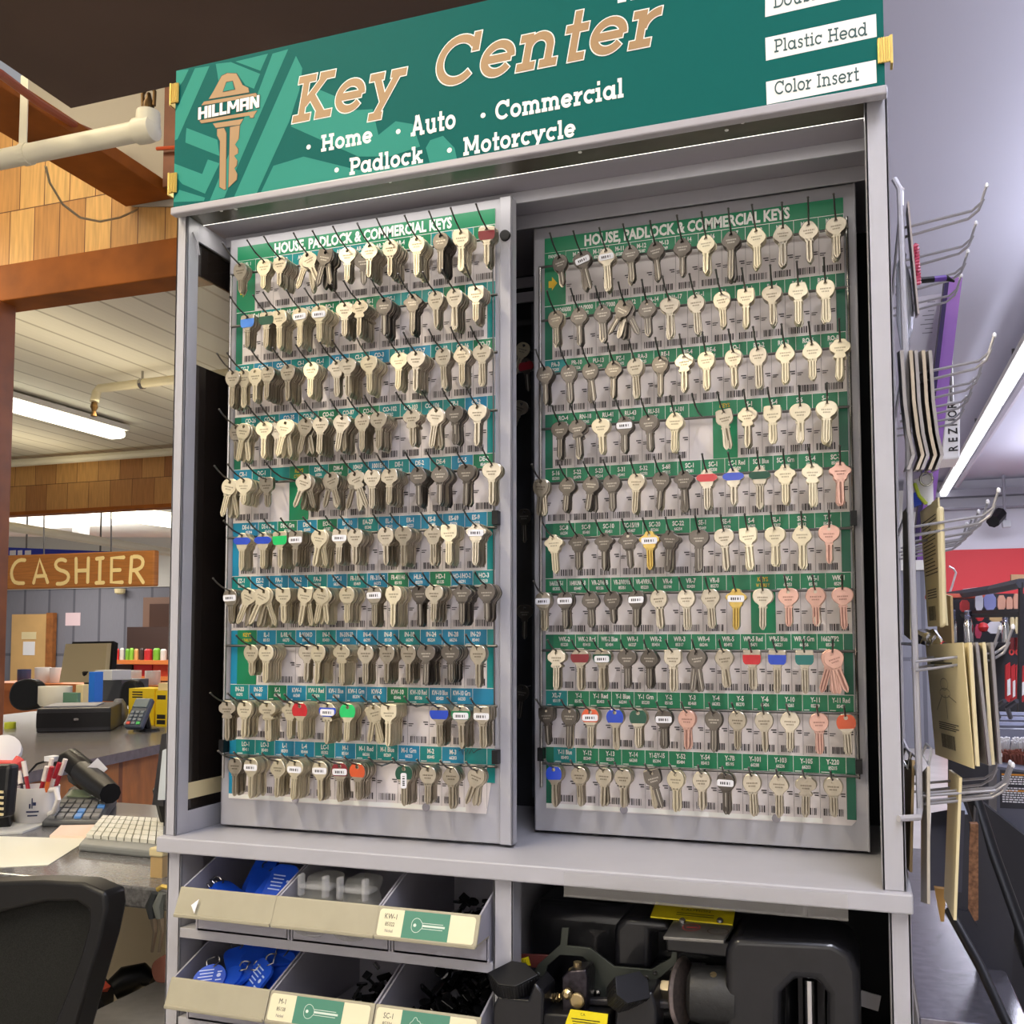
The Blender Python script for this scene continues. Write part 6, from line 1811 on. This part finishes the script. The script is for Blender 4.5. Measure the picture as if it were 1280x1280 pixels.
# stack of cream cards on the fourth row of hooks
card('key_ring_card', (1157, 806), (1203, 803), (1217, 961), (1173, 938), 1.215, 1.055, .0012, CRM, 'front cream card with a sketch of keys and a barcode', 'card', 'cream cards on the fourth rack row', print_key)
for k, (x0, x1, lb, mt) in enumerate(((1211, 1221, 'second cream card from the front of the five card stack', CRM), (1219, 1236, 'middle grey edged card of the five card stack', GRC), (1228, 1240, 'fourth cream edged card of the five card stack', CRM), (1238, 1249, 'rearmost grey card of the five card stack', GRC))):
    card('key_ring_card', (x0 - 36, 808), (x0, 803), (x1, 958 - k), (x1 - 34, 936), 1.20, 1.05 + .004 * k, .003, mt, lb, 'card', 'cream cards on the fourth rack row')
    solo(MB().hexa([at(x0, 805, D=1.05 + .004 * k), at(x0 + 5, 806, D=1.053 + .004 * k), at(x1 + 3, 957 - k, D=1.053 + .004 * k), at(x1 - 2, 956 - k, D=1.05 + .004 * k)], [at(x0, 805, D=1.17), at(x0 + 4, 806, D=1.17), at(x1 + 1, 948 - k, D=1.17), at(x1 - 4, 947 - k, D=1.17)]), 'blister_pack', mat('blister_cream', (222, 210, 178), .4) if k % 2 == 0 else mat('blister_dark', (96, 82, 84), .4), ('pale blister pack on the second card', 'dark blister pack on the middle card', 'pale blister pack on the fourth card', 'dark blister pack on the rearmost card')[k] + ' of the rack stack', 'pack', 'packs on the fourth rack row')
# tall cream instruction card above
card('instruction_card', (1150, 640), (1172, 622), (1183, 782), (1155, 790), 1.26, 1.13, .002, CRM, 'tall cream card with slanted text lines and barcode', 'card', None, print_lines)
solo(MB().hexa([at(1170, 634, D=1.125), at(1180, 632, D=1.12), at(1184, 782, D=1.12), at(1174, 786, D=1.125)], [at(1170, 634, D=1.16), at(1180, 632, D=1.16), at(1184, 782, D=1.16), at(1174, 786, D=1.16)]), 'card_fold', CRM, 'rounded cream fold at the edge of the tall text card', 'card', bevel=.004)
card('brown_card', (1170, 740), (1188, 745), (1190, 806), (1166, 806), 1.3, 1.26, .003, mat('tan_card', (196, 168, 120), .6), 'tan card behind the tall cream text card')
# stack of grey cards on the second row
for k, x in enumerate((1128, 1139, 1145, 1154, 1162)):
    P0 = [(x - 4, 441), (x - 2, 470), (x + 0, 505), (x + 5, 545), (x + 11, 572), (x + 4, 590)]
    e = thing('grey_key_card', at(x, 590, D=1.12), '%s bent grey card hanging on the second rack row' % ('first', 'second', 'third', 'fourth', 'fifth')[k], 'card', 'bent grey cards on the rack')
    mb = MB()
    A = [at(px - 3, py, D=1.21) for px, py in P0]; B_ = [at(px + 1 + k * .4, py - 3, D=1.10) for px, py in P0]
    for i in range(len(P0) - 1):
        o_ = Vector((.0035, 0, 0))
        mb.hexa([A[i], B_[i], B_[i + 1], A[i + 1]], [A[i] + o_, B_[i] + o_, B_[i + 1] + o_, A[i + 1] + o_])
    mb.build('card_body', [GRC, mat('warm_grey_card', (176, 164, 146), .6)][k % 2], e)
# long grey card on the top row, coil, pencil, pouch
card('long_card', (1132, 268), (1134, 252), (1147, 392), (1139, 418), 1.22, 1.13, .002, mat('taupe_card', (170, 160, 158), .6), 'long taupe card hanging edge on from the top rack hook')
co = [at(1144 + 3.0 * math.sin(i * 1.3) + i * .05, 306 + i * .8, D=1.16 + .006 * math.cos(i * 1.3)) for i in range(62)]
solo(MB().tube(co, .0022, 5), 'wrist_coil', mat('pink_red_coil', (190, 70, 96), .4), 'pink red spiral coil hanging behind the taupe card', 'coil')
pn = thing('pencil', at(1150, 349, D=1.3), 'purple and black pencil shaped piece pointing right on the rack', 'pencil')
MB().tube([at(1146, 351, D=1.3), at(1167, 349, D=1.3)], .0042, 8).build('black_part', BLACK, pn)
MB().tube([at(1167, 349, D=1.3), at(1182, 347.5, D=1.3)], .0042, 8).build('purple_part', mat('purple', (96, 60, 150), .4), pn)
MB().tube([at(1182, 347.5, D=1.3), at(1193, 352, D=1.3)], [.0042, .0012], 8).build('point', BLACK, pn)
bagm = glassmat('foil_bag', (200, 204, 216), .75, .15)
FP = [(1120, 330), (1128, 318), (1136, 338), (1140, 378), (1138, 405), (1132, 424), (1126, 440), (1120, 400)]
FPn = px_poly(FP, .06)
solo(MB().prism(FPn, lambda p: (p[0], .06, p[1]), lambda p: (p[0] + .004, .09, p[1])), 'foil_pouch', bagm, 'clear crinkled pouch hanging at the top of the rack', 'pouch', bevel=.003)
solo(MB().prism(px_poly([(1124, 312), (1128, 308), (1133, 318), (1130, 340), (1125, 344)], .056), lambda p: (p[0], .056, p[1]), lambda p: (p[0], .07, p[1])), 'black_clip', BLACK, 'small black curved clip at the top of the rack', 'clip')
# purple display box
pb = thing('purple_box', at(1175, 640, D=1.64), 'tall purple edged display box behind the rack hooks', 'box')
f4 = [at(1182, 345, D=1.64), at(1203, 346, D=1.57), at(1168, 655, D=1.57), at(1146, 660, D=1.64)]
b4 = [at(1178, 352, D=1.76), at(1194, 350, D=1.74), at(1163, 650, D=1.74), at(1146, 655, D=1.76)]
MB().hexa([at(1187, 346, D=1.58), at(1203, 347, D=1.57), at(1160, 700, D=1.57), at(1146, 700, D=1.58)], [at(1181, 353, D=1.66), at(1197, 352, D=1.66), at(1156, 700, D=1.66), at(1142, 700, D=1.66)]).build('side', mat('purple_side', (150, 104, 184), .5), pb)
MB().hexa([at(1181, 352, D=1.58), at(1187, 347, D=1.58), at(1146, 700, D=1.58), at(1140, 700, D=1.58)], [at(1179, 352, D=1.67), at(1185, 348, D=1.67), at(1144, 700, D=1.67), at(1138, 700, D=1.67)]).build('edge', mat('deep_purple', (44, 30, 76), .5), pb)
pa4 = [at(1140, 372, D=1.69), at(1181, 366, D=1.69), at(1152, 640, D=1.69), at(1128, 640, D=1.69)]
MB().hexa(pa4, [v + Vector((0, .004, 0)) for v in pa4]).build('back_sheet', mat('pale_sheet', (192, 186, 194), .6), pb)
f = Flat(pa4[0] - Vector((0, .001, 0)), (1, 0, 0), (0, 0, 1), (0, -1, 0))
for k, w_ in enumerate((.012, .016, .010, .018, .014, .020, .012, .016)): f.rect(.036 - w_ - k * .0008, -.012 - k * .0075, .036 - k * .0008, -.0105 - k * .0075, 0, 1)
f.mb.build('back_print', mat('grey_print', (120, 114, 122), .6), pb)
# white-green tag on a ring, silver bundle
tg = thing('round_tag', at(1160, 632, D=1.2), 'white tag with green edge hanging on a ring', 'tag')
P = px_poly([(1142, 600), (1166, 590), (1167, 628), (1160, 632), (1150, 622)], .10)
MB().prism(P, lambda p: (p[0], .10, p[1]), lambda p: (p[0], .105, p[1])).build('tag_body', STICK, tg)
MB().tube([at(1143, 604, Y=.098), at(1149, 620, Y=.098), at(1158, 630, Y=.098)], .0022, 6).build('tag_edge', mat('lime', (196, 220, 60), .5), tg)
MB().tube([at(1158 + 8 * math.cos(i * .5), 599 + 8 * math.sin(i * .5), Y=.095) for i in range(14)], .0012, 6).build('ring', STEEL, tg)
solo(MB().prism(px_poly([(1140, 618), (1148, 612), (1152, 630), (1142, 634)], .12), lambda p: (p[0], .12, p[1]), lambda p: (p[0], .13, p[1])), 'blue_tag', mat('royal_blue', (40, 80, 214), .4), 'blue tag beside the white and green one', 'tag')
sb = thing('chain_bundle', at(1160, 806, D=1.2), 'silver chain bundle in a clear band beside the cream cards', 'chain')
for k in range(3):
    MB().tube([at(1148 + k * 7, 800 + k * 2, D=1.2), at(1152 + k * 7, 792, D=1.19), at(1158 + k * 7, 796 + k * 3, D=1.18)], .006, 8).build('link', mat('chrome', (210, 210, 214), .12, 1.0), sb)
# cream and grey cards on the lowest hooks
card('narrow_card', (1151, 967), (1159, 958), (1159, 1130), (1149, 1120), 1.16, 1.08, .003, mat('stone_card', (190, 182, 166), .6), 'narrow stone coloured card at the lowest hook, nearest the rack')
card('narrow_card', (1186, 962), (1199, 972), (1192, 1150), (1184, 1128), 1.2, 1.08, .003, CRM, 'narrow cream card hanging on the lowest hook')
card('narrow_card', (1130, 950), (1140, 950), (1137, 1090), (1130, 1060), 1.25, 1.14, .003, mat('tan_card', (196, 168, 120), .6), 'narrow tan card beside the cabinet post, lowest hook')
card('narrow_card', (1128, 640), (1136, 632), (1138, 800), (1130, 806), 1.25, 1.14, .003, CRM, 'narrow cream card beside the cabinet post, third hook row')
card('black_pack', (1164, 1016), (1186, 1012), (1182, 1114), (1162, 1104), 1.35, 1.28, .02, mat('slate_pack', (58, 58, 72), .4), 'slate grey ridged pack between two narrow cards', 'pack')
solo(MB().prism(px_poly([(1168, 1110), (1183, 1112), (1180, 1152), (1176, 1152)], .17), lambda p: (p[0], .17, p[1]), lambda p: (p[0], .182, p[1])), 'tan_cone', mat('tan_pack', (190, 146, 76), .5), 'tan pack tip hanging under the slate pack', 'pack')
for k, (x, y) in enumerate(((1132, 945), (1140, 952), (1158, 940))):
    e = thing('wire_clip', at(x, y, D=1.15), ('bright wire clip nearest the cabinet post', 'bright wire clip touching the rack upright', 'white squared clip right of the rack upright')[k] + ', lower rack', 'clip', 'wire clips on the rack')
    MB().tube([at(x - 8, y + 8, D=1.18), at(x, y - 10, D=1.17), at(x + 6, y - 4, D=1.15), at(x + 3, y + 16, D=1.15), at(x - 4, y + 4, D=1.16)], .0016, 6).build('wire', STICK if k == 2 else STEEL, e)

# ================================================================== RIGHT SIDE OF THE STORE
FARW = mat('far_wall', (216, 214, 224), .8)
struct(MB().box(1.6, 8, 14.3, 14.4, 1.55, CZ).build('wall_right_upper', FARW), 'pale wall above the red band')
struct(MB().box(1.6, 8, 14.28, 14.4, FZ, 1.555).build('wall_right', RED), 'red band on the far store wall')
struct(MB().box(1.6, 8, 14.1, 14.3, 2.30, 2.40).box(1.6, 8, 14.1, 14.3, 2.12, 2.14).build('trim_6', mat('grey_trim', (150, 148, 160), .6)), 'grey beams along the top of the far wall')
# strip lights and conduit along the ceiling
a, b = at(1284, 474, Z=2.3), at(1197, 575, Z=2.3)
ls = thing('ceiling_light', (a + b) / 2, 'long white strip light slanting across the right ceiling', 'ceiling light')
xm_ = (a.x + b.x) / 2
MB().box(xm_ - .06, xm_ + .06, a.y - 1.5, b.y + 6, 2.36, 2.41).build('housing', WHITE, ls)
for k in range(5):
    y0 = a.y - 1.5 + k * 2.6
    MB().box(xm_ - .045, xm_ + .045, y0, y0 + 2.5, 2.31, 2.36).build('lamp_tube', emat('cool_tube', (250, 250, 255), 3.2), ls, bevel=.02)
m = MB()
for k in range(4): m.tube([(xm_, a.y + k * 2.6, 2.42), (xm_, a.y + k * 2.6, CZ)], .012, 5)
m.build('hanger', WIRED, ls)
a = at(1284, 405, Z=2.45)
solo(MB().tube([(xm_ + .16, a.y - 2, 2.45), (xm_ + .16, 14, 2.45)], .045, 8), 'conduit', mat('conduit_grey', (166, 164, 176), .5), 'grey conduit running beside the right strip light', 'conduit')
# heater
hz = thing('unit_heater', at(1186, 580, Y=6), 'white hanging unit heater lettered REZNOR', 'heater')
p = [at(1176, 575, Y=6), at(1200, 573, Y=6), at(1200, 501, Y=6), at(1184, 502, Y=6)]
MB().hexa(p, [v + Vector((.0, .35, 0)) for v in p]).build('cabinet', WHITE, hz, bevel=.01)
q = [at(1164, 578, Y=6.2), at(1177, 574, Y=6.0), at(1184, 503, Y=6.0), at(1172, 520, Y=6.2)]
MB().hexa(q, [v + Vector((.05, .3, 0)) for v in q]).build('side_panel', mat('heater_side', (200, 200, 208), .5), hz)
f = Flat((0, 5.995, 0), (0, 0, 1), (-1, 0, 0), (0, -1, 0))
v0 = at(1197, 560, Y=5.995)
for k, chh in enumerate('REZNOR'):
    f.text(chh, v0.z + k * .058, -v0.x, .055, 0, 1, .02, narrow=.8)
f.mb.build('lettering', INK, hz)
solo(MB().tube([at(1190, 502, Y=6.1), at(1190, 502, Y=6.1) + Vector((0, 0, .9))], .012, 6), 'heater_rod', WIRED, 'thin rod holding the white heater', 'rod')
# camera on the far wall
sc2 = thing('security_camera', at(1245, 655, Y=13.5), 'small dark security camera hanging before the far wall', 'camera')
MB().tube([at(1241, 652, Y=13.6), at(1250, 642, Y=13.8)], .09, 8).build('camera_body', BLACK, sc2)
MB().tube([at(1255, 618, Y=13.8), at(1256, 650, Y=13.8)], .02, 6).tube([at(1255, 620, Y=13.8), Vector((at(1255, 620, Y=13.8).x, 13.8, 2.53))], .02, 6).tube([at(1250, 642, Y=13.8), at(1254, 641, Y=13.8), at(1256, 648, Y=13.8)], .02, 6).build('mount_rod', mat('grey_trim', (150, 148, 160), .6), sc2)
MB().obox(at(1258, 655, Y=13.8), .10, .08, .09).build('junction_box', mat('grey_box', (176, 176, 180), .5), sc2)
# tall dark display gondola
GB_ = mat('gondola_black', (30, 30, 38), .5)
gd = thing('display_gondola', at(1240, 1000, Y=3.4), 'dark store gondola with pegged red and silver goods', 'gondola')
a, b = at(1183, 745, Y=4.2), at(1290, 735, Y=3.3)
MB().hexa([at(1186, 742, Y=4.6), at(1290, 742, Y=4.6), at(1290, 1010, Y=4.6), at(1186, 1010, Y=4.6)], [v + Vector((0, .06, 0)) for v in (at(1186, 742, Y=4.6), at(1290, 742, Y=4.6), at(1290, 1010, Y=4.6), at(1186, 1010, Y=4.6))]).build('back_panel', GB_, gd)
MB().hexa([at(1275, 728, Y=3.4), at(1279, 728, Y=3.4), at(1276, 1010, Y=3.4), at(1272, 1010, Y=3.4)], [v + Vector((0, .05, 0)) for v in (at(1275, 728, Y=3.4), at(1279, 728, Y=3.4), at(1276, 1010, Y=3.4), at(1272, 1010, Y=3.4))]).build('upright', GB_, gd)
MB().tube([at(1185, 745, Y=4.5), at(1240, 737, Y=4.0), at(1277, 729, Y=3.4)], .022, 6).build('top_rail', mat('rail_grey', (70, 72, 86), .5), gd)
MB().tube([at(1205, 768, Y=4.4), at(1278, 766, Y=3.5)], .02, 6).build('shelf_edge', GB_, gd)
b0 = at(1186, 803, Y=4.2); b1 = at(1274, 803, Y=4.2)
MB().box(b0.x, b1.x, 4.1, 4.6, b0.z - .02, b0.z).build('bottle_shelf', GB_, gd)
e_ = at(1186, 742, Y=4.3)
solo(MB().box(e_.x - .1, at(1240, 742, Y=4.3).x, 4.3, 4.5, e_.z - .02, e_.z), 'red_shelf_board', mat('red_orange_board', (214, 100, 80), .5), 'red orange board along the top of the dark gondola', 'board')
def peg(name, x0, y0, x1, y1, Y, m, label, cat, grp, bev=.004, it=1):
    P = px_poly([(x0, y0), (x1, y0), (x1, y1), (x0, y1)], Y)
    if it: P = chaikin(P, it)
    return solo(MB().prism(P, lambda p: (p[0], Y, p[1]), lambda p: (p[0], Y + .03, p[1])), name, m, label, cat, grp)
SIL = mat('silver_pack', (188, 190, 204), .3, .3)
ORG = mat('peach_pack', (214, 160, 136), .5)
REDP = mat('red_pack', (186, 36, 46), .4)
G = 'pegged goods on the dark gondola'
pegs = [('silver_pack', 1219, 742, 1229, 764, SIL, 'silver pack leftmost in the top row of the gondola', 'pack'), ('silver_pack', 1230, 742, 1245, 763, mat('blue_silver_pack', (130, 136, 190), .3, .3), 'blue and silver pack second in the gondola top row', 'pack'),
        ('peach_pack', 1247, 744, 1257, 763, ORG, 'peach pack third in the gondola top row', 'pack'), ('peach_pack', 1258, 746, 1266, 764, ORG, 'peach and silver pack fourth in the gondola top row', 'pack'), ('peach_pack', 1267, 742, 1274, 763, ORG, 'peach pack nearest the gondola upright', 'pack'),
        ('red_pouch', 1200, 750, 1212, 765, REDP, 'dark red pouch hanging left on the gondola', 'pouch'), ('red_bristle', 1220, 764, 1230, 776, mat('bright_red', (206, 50, 54), .5), 'red bristled brush under the silver packs', 'brush'),
        ('cream_comb', 1220, 763, 1240, 769, CREAM, 'cream bar above the red brush', 'bar'), ('tan_sponge', 1237, 768, 1254, 777, mat('tan_sponge', (200, 170, 120), .8), 'tan sponge under the peach packs', 'sponge'),
        ('white_cluster', 1234, 777, 1254, 792, STICK, 'white cluster of small goods under the tan sponge', 'pack'), ('pink_pack', 1219, 780, 1227, 798, mat('pink_pack', (206, 70, 104), .5), 'pink pack left of the red ball', 'pack'),
        ('cream_holder', 1263, 770, 1268, 788, CREAM, 'cream holder left of its twin by the upright', 'holder'), ('cream_holder', 1269, 770, 1275, 792, CREAM, 'cream holder nearest the gondola upright', 'holder')]
for n_, x0, y0, x1, y1, mt, lb, ct_ in pegs: peg(n_, x0, y0, x1, y1, 4.25, mt, lb, ct_, G)
solo(MB().lathe([(.0, -.025), (.018, -.018), (.025, 0), (.018, .018), (.0, .025)], at(1229, 784, Y=4.2), (0, 0, 1), 14), 'red_ball', mat('bright_red', (206, 50, 54), .5), 'bright red ball among the pegged goods', 'ball', smooth=True)
for k, (x0, x1) in enumerate(((1261, 1268), (1269, 1276))):
    e = thing('scissors', at((x0 + x1) / 2, 820, Y=4.0), ('red handled scissors left of a pair', 'red handled scissors nearest the gondola upright')[k], 'scissors', 'scissors on the gondola')
    xm1 = (x0 + x1) / 2
    MB().tube([at(xm1, 797, Y=4.0), at(xm1, 812, Y=4.0)], .012, 6).build('blade', mat('dark_red', (110, 26, 32), .4), e)
    MB().tube([at(xm1 + 2.6 * math.cos(i * .5), 815 + 3.4 * math.sin(i * .5), Y=4.0) for i in range(14)], .004, 6).build('handle', mat('coral_handle', (226, 70, 70), .4), e)
for k, (x0, y0, x1, y1) in enumerate(((1257, 828, 1264, 878), (1264, 830, 1270, 880), (1270, 829, 1275, 876), (1275, 832, 1281, 878))):
    e = thing('red_glove_pack', at((x0 + x1) / 2, y1, Y=3.9), '%s red and white pack from the left in the lower gondola row' % ('first', 'second', 'third', 'fourth')[k], 'pack', 'red packs on the gondola')
    P = px_poly([(x0, y0 + 4), (x1 - 1, y0), (x1, y1 - 6), (x1 - 2, y1), (x0, y1 - 3)], 3.9)
    MB().prism(P, lambda p: (p[0], 3.9, p[1]), lambda p: (p[0], 3.93, p[1])).build('pack_body', REDP, e)
    P = px_poly([(x0 + 2, y0 + 22), (x1 - 1, y0 + 20), (x1 - 1, y1 - 10), (x0 + 2, y1 - 8)], 3.895)
    MB().prism(P, lambda p: (p[0], 3.89, p[1]), lambda p: (p[0], 3.9, p[1])).build('pack_patch', STICK, e)
for k, (x, y0, y1, w) in enumerate(((1192, 762, 804, 5.0), (1211, 763, 803, 6.2), (1257, 767, 800, 5.2))):
    c = at(x, y1, Y=4.2); c.z = at(1211, 803, Y=4.2).z
    s_ = (at(x + w, y1, Y=4.2) - at(x - w, y1, Y=4.2)).length / 2
    h = at(x, y0, Y=4.2).z - c.z
    e = thing('metal_bottle', c, ('silver bottle nearest the tall cream card', 'middle silver bottle, wider than the one beside it', 'silver bottle half behind the rack hook tip')[k], 'bottle', 'silver bottles on the gondola')
    MB().lathe([(s_, h * .0), (s_, h * .55), (s_ * .75, h * .68), (s_ * .72, h * .7)], c, (0, 0, 1), 18).build('body', mat('chrome', (210, 210, 214), .12, 1.0), e, smooth=True)
    MB().lathe([(s_ * .7, h * .70), (s_ * .78, h * .74), (s_ * .66, h * .77), (s_ * .78, h * .82), (s_ * .66, h * .86), (s_ * .78, h * .91), (s_ * .7, h)], c, (0, 0, 1), 18).build('cap', mat('blue_chrome', (160, 164, 190), .2, .9), e, smooth=True)
bx = peg('carton', 1264, 718, 1290, 728, 3.8, mat('kraft', (200, 160, 120), .6), 'kraft carton lying on top of the gondola', 'carton', None, it=0)
solo(MB().prism(px_poly([(1205, 736), (1222, 734), (1224, 743), (1205, 743)], 4.3), lambda p: (p[0], 4.31, p[1]), lambda p: (p[0], 4.45, p[1])), 'pink_box', mat('pale_pink', (226, 186, 196), .5), 'pale pink box on the red board', 'box')
hk = thing('peg_hanger', at(1190, 725, Y=4.5), 'white wire loop hanger before the red wall', 'hanger')
MB().tube([at(1186, 708, Y=4.5), at(1192, 711, Y=4.5), at(1195, 716, Y=4.5), at(1190, 733, Y=4.5), at(1186, 744, Y=4.5)], .006, 6).build('loop', RK, hk)
# wire shelves lower right
ws_ = thing('wire_shelf', at(1260, 915, Y=2.6), 'grey wire shelf rails below the red packs', 'shelf')
for k, y in enumerate((893, 899, 906)):
    MB().tube([at(1238, y, Y=2.9 - k * .12), at(1290, y + 1, Y=2.9 - k * .12)], .012, 6).build('rail', mat('wire_grey', (120, 124, 144), .4, .5), ws_)
a, b = at(1244, 918, Y=2.4), at(1292, 918, Y=2.4)
MB().box(a.x, b.x, 2.38, 2.42, a.z - .015, a.z + .02).build('front_rail', mat('wire_grey', (120, 124, 144), .4, .5), ws_)
for px in (1248, 1263):
    MB().tube([at(px, 897, Y=2.5), at(px - 4, 884, Y=2.45), at(px + 8, 876, Y=2.4)], .008, 6).build('price_arm', mat('arm_dark', (60, 60, 70), .4), ws_)
br = solo(MB(), 'bristles', [STICK, mat('rust_bristle', (140, 84, 70), .6)], 'rows of white and rust bristles on the lower right shelf', 'brushes') if False else None
mbr = MB()
rr = random.Random(9)
for k in range(150):
    x = rr.uniform(1246, 1290); top = rr.uniform(920, 932); c_ = 0 if top < 936 and k % 2 else 1
    y0, y1 = (921, 944) if c_ == 0 else (936, 960)
    mbr.tube([at(x + rr.uniform(-4, 4), y0 + rr.uniform(0, 8), Y=2.35), at(x, y1 + rr.uniform(-4, 4), Y=2.38)], .0035, 4, c_)
br = solo(mbr, 'bristles', [STICK, mat('rust_bristle', (140, 84, 70), .6)], 'white and rust coloured bristles on the lower right shelf', 'brushes')
br['kind'] = 'stuff'
gb = thing('grey_carton', at(1270, 1050, Y=2.2), 'slate carton with white text and orange rules, lower right', 'carton')
P = px_poly([(1246, 958), (1300, 966), (1300, 1060), (1246, 1050)], 2.2)
MB().prism(P, lambda p: (p[0], 2.2, p[1]), lambda p: (p[0], 2.4, p[1])).build('carton_body', mat('slate_carton', (92, 94, 108), .5), gb)
f = Flat((0, 2.199, 0), (1, 0, 0), (0, 0, 1), (0, -1, 0))
P = px_poly([(1250, 962), (1300, 968), (1300, 1012), (1250, 1010)], 2.199); f.poly(P, 2, 1)
v = at(1252, 968, Y=2.199)
w0 = at(1285, 968, Y=2.199).x - v.x
f.rect(v.x, v.z - .002, v.x + w0, v.z + .003, 1, 2); v2 = at(1252, 988, Y=2.199); f.rect(v2.x, v2.z - .002, v2.x + w0, v2.z + .003, 1, 2)
for k in range(12):
    if k == 4: continue
    z = v.z - .008 - k * .0068
    u = v.x
    while u < v.x + w0:
        l = rr.uniform(.004, .012); f.rect(u, z, min(u + l, v.x + w0), z + .0038, 0, 2); u += l + .0022
f.mb.build('carton_print', [STICK, mat('orange_rule', (214, 140, 40), .5), mat('carton_dark', (40, 40, 50), .5)], gb)
# black lower display, broom poles and coir mat
lb_ = thing('lower_stand', at(1260, 1150, Y=2.0), 'dark lower stand under the slate carton', 'stand')
P = px_poly([(1205, 985), (1300, 1060), (1300, 1420), (1205, 1420)], 2.05)
MB().prism(P, lambda p: (p[0], 2.05, p[1]), lambda p: (p[0], 2.15, p[1])).build('panel', GB_, lb_)
solo(MB().tube([at(1213, 985, Y=.80), at(1240, 1070, Y=.75), at(1300, 1235, Y=.66)], .0135, 12), 'black_pole', BLACK, 'thick black pole leaning behind the lowest rack hook', 'pole', smooth=True)
solo(MB().tube([at(1186, 1138, Y=.50), at(1225, 1208, Y=.42), at(1268, 1300, Y=.34)], .007, 10), 'black_rail', BLACK, 'thin black rail slanting along the dark folded board', 'rail', smooth=True)
fb = thing('folded_board', at(1215, 1130, Y=.6), 'dark folded board standing behind the narrow cream card', 'board')
P = px_poly([(1190, 1018), (1207, 1018), (1212, 1030), (1210, 1140), (1190, 1138)], .56)
MB().prism(P, lambda p: (p[0], .56, p[1]), lambda p: (p[0], .6, p[1])).build('side', mat('navy_black', (34, 35, 46), .4), fb)
P = px_poly([(1220, 1010), (1236, 1070), (1268, 1160), (1262, 1270), (1222, 1200), (1214, 1150)], .60)
MB().prism(P, lambda p: (p[0], .60, p[1]), lambda p: (p[0], .63, p[1])).build('face', mat('navy_black', (34, 35, 46), .4), fb)
P = px_poly([(1186, 1134), (1212, 1140), (1222, 1160), (1222, 1205)], .555)
MB().prism(P, lambda p: (p[0], .555, p[1]), lambda p: (p[0], .6, p[1])).build('lower_face', mat('navy_black', (34, 35, 46), .4), fb)
P = px_poly([(1213, 1030), (1223, 1030), (1223, 1150), (1217, 1152), (1207, 1138)], .58)
solo(MB().prism(P, lambda p: (p[0], .58, p[1]), lambda p: (p[0], .60, p[1])), 'coir_mat', mat('coir', (136, 96, 66), .9, noise=.5, nscale=160), 'brown coir mat edge between the dark boards', 'mat')
solo(MB().prism(px_poly([(1185, 1005), (1204, 1003), (1210, 1018), (1188, 1018)], .55), lambda p: (p[0], .55, p[1]), lambda p: (p[0], .58, p[1])), 'ice_tray', mat('ice_plastic', (176, 184, 206), .25), 'icy plastic lid on top of the dark folded board', 'lid')
# metal topped bench
bn = thing('steel_bench', (1.05, .8, FZ), 'galvanised steel topped bench right of the cabinet', 'bench')
GALV = mat('galvanised', (132, 130, 140), .2, .75, noise=.3, nscale=60)
MB().box(.985, 1.125, .35, 1.55, -.27, -.25).build('bench_top', GALV, bn, bevel=.002)
MB().box(.985, 1.125, .345, .36, -.30, -.262).build('front_lip', GALV, bn)
MB().box(.99, 1.12, .40, 1.5, FZ, -.30).build('bench_body', BLACK, bn)
# keys glimpsed on the inner boards between the doors
for k, (px, py, sh, fn, tl_) in enumerate(((655, 432, 'r', 'b', 18), (652, 505, 'o', 'n', 22), (657, 452, 't', 'd', -6), (655, 640, 'r', 'd', 0), (656, 760, 'o', 'd', 0), (653, 860, 'r', 'd', 8))):
    p = at(px, py, Y=.26)
    make_key(p, sh, fn, 'K' if k == 2 else '', tl_, '%s key %s in the dark gap between the sliding doors' % (FINW[fn], ('highest', 'second highest', 'hidden third', 'fourth from the top', 'fifth from the top', 'lowest')[k]), 'keys in the gap', 0, k)
    MB().tube([(p.x, p.y - .004, p.z), (p.x, .30, p.z + .002)], .0012, 5).build('inner_hook', WIRED, cab)
MB().box(.44, .60, .300, .304, .03, .80).build('inner_board', mat('inner_board', (60, 64, 74), .6, noise=.5, nscale=40), cab)
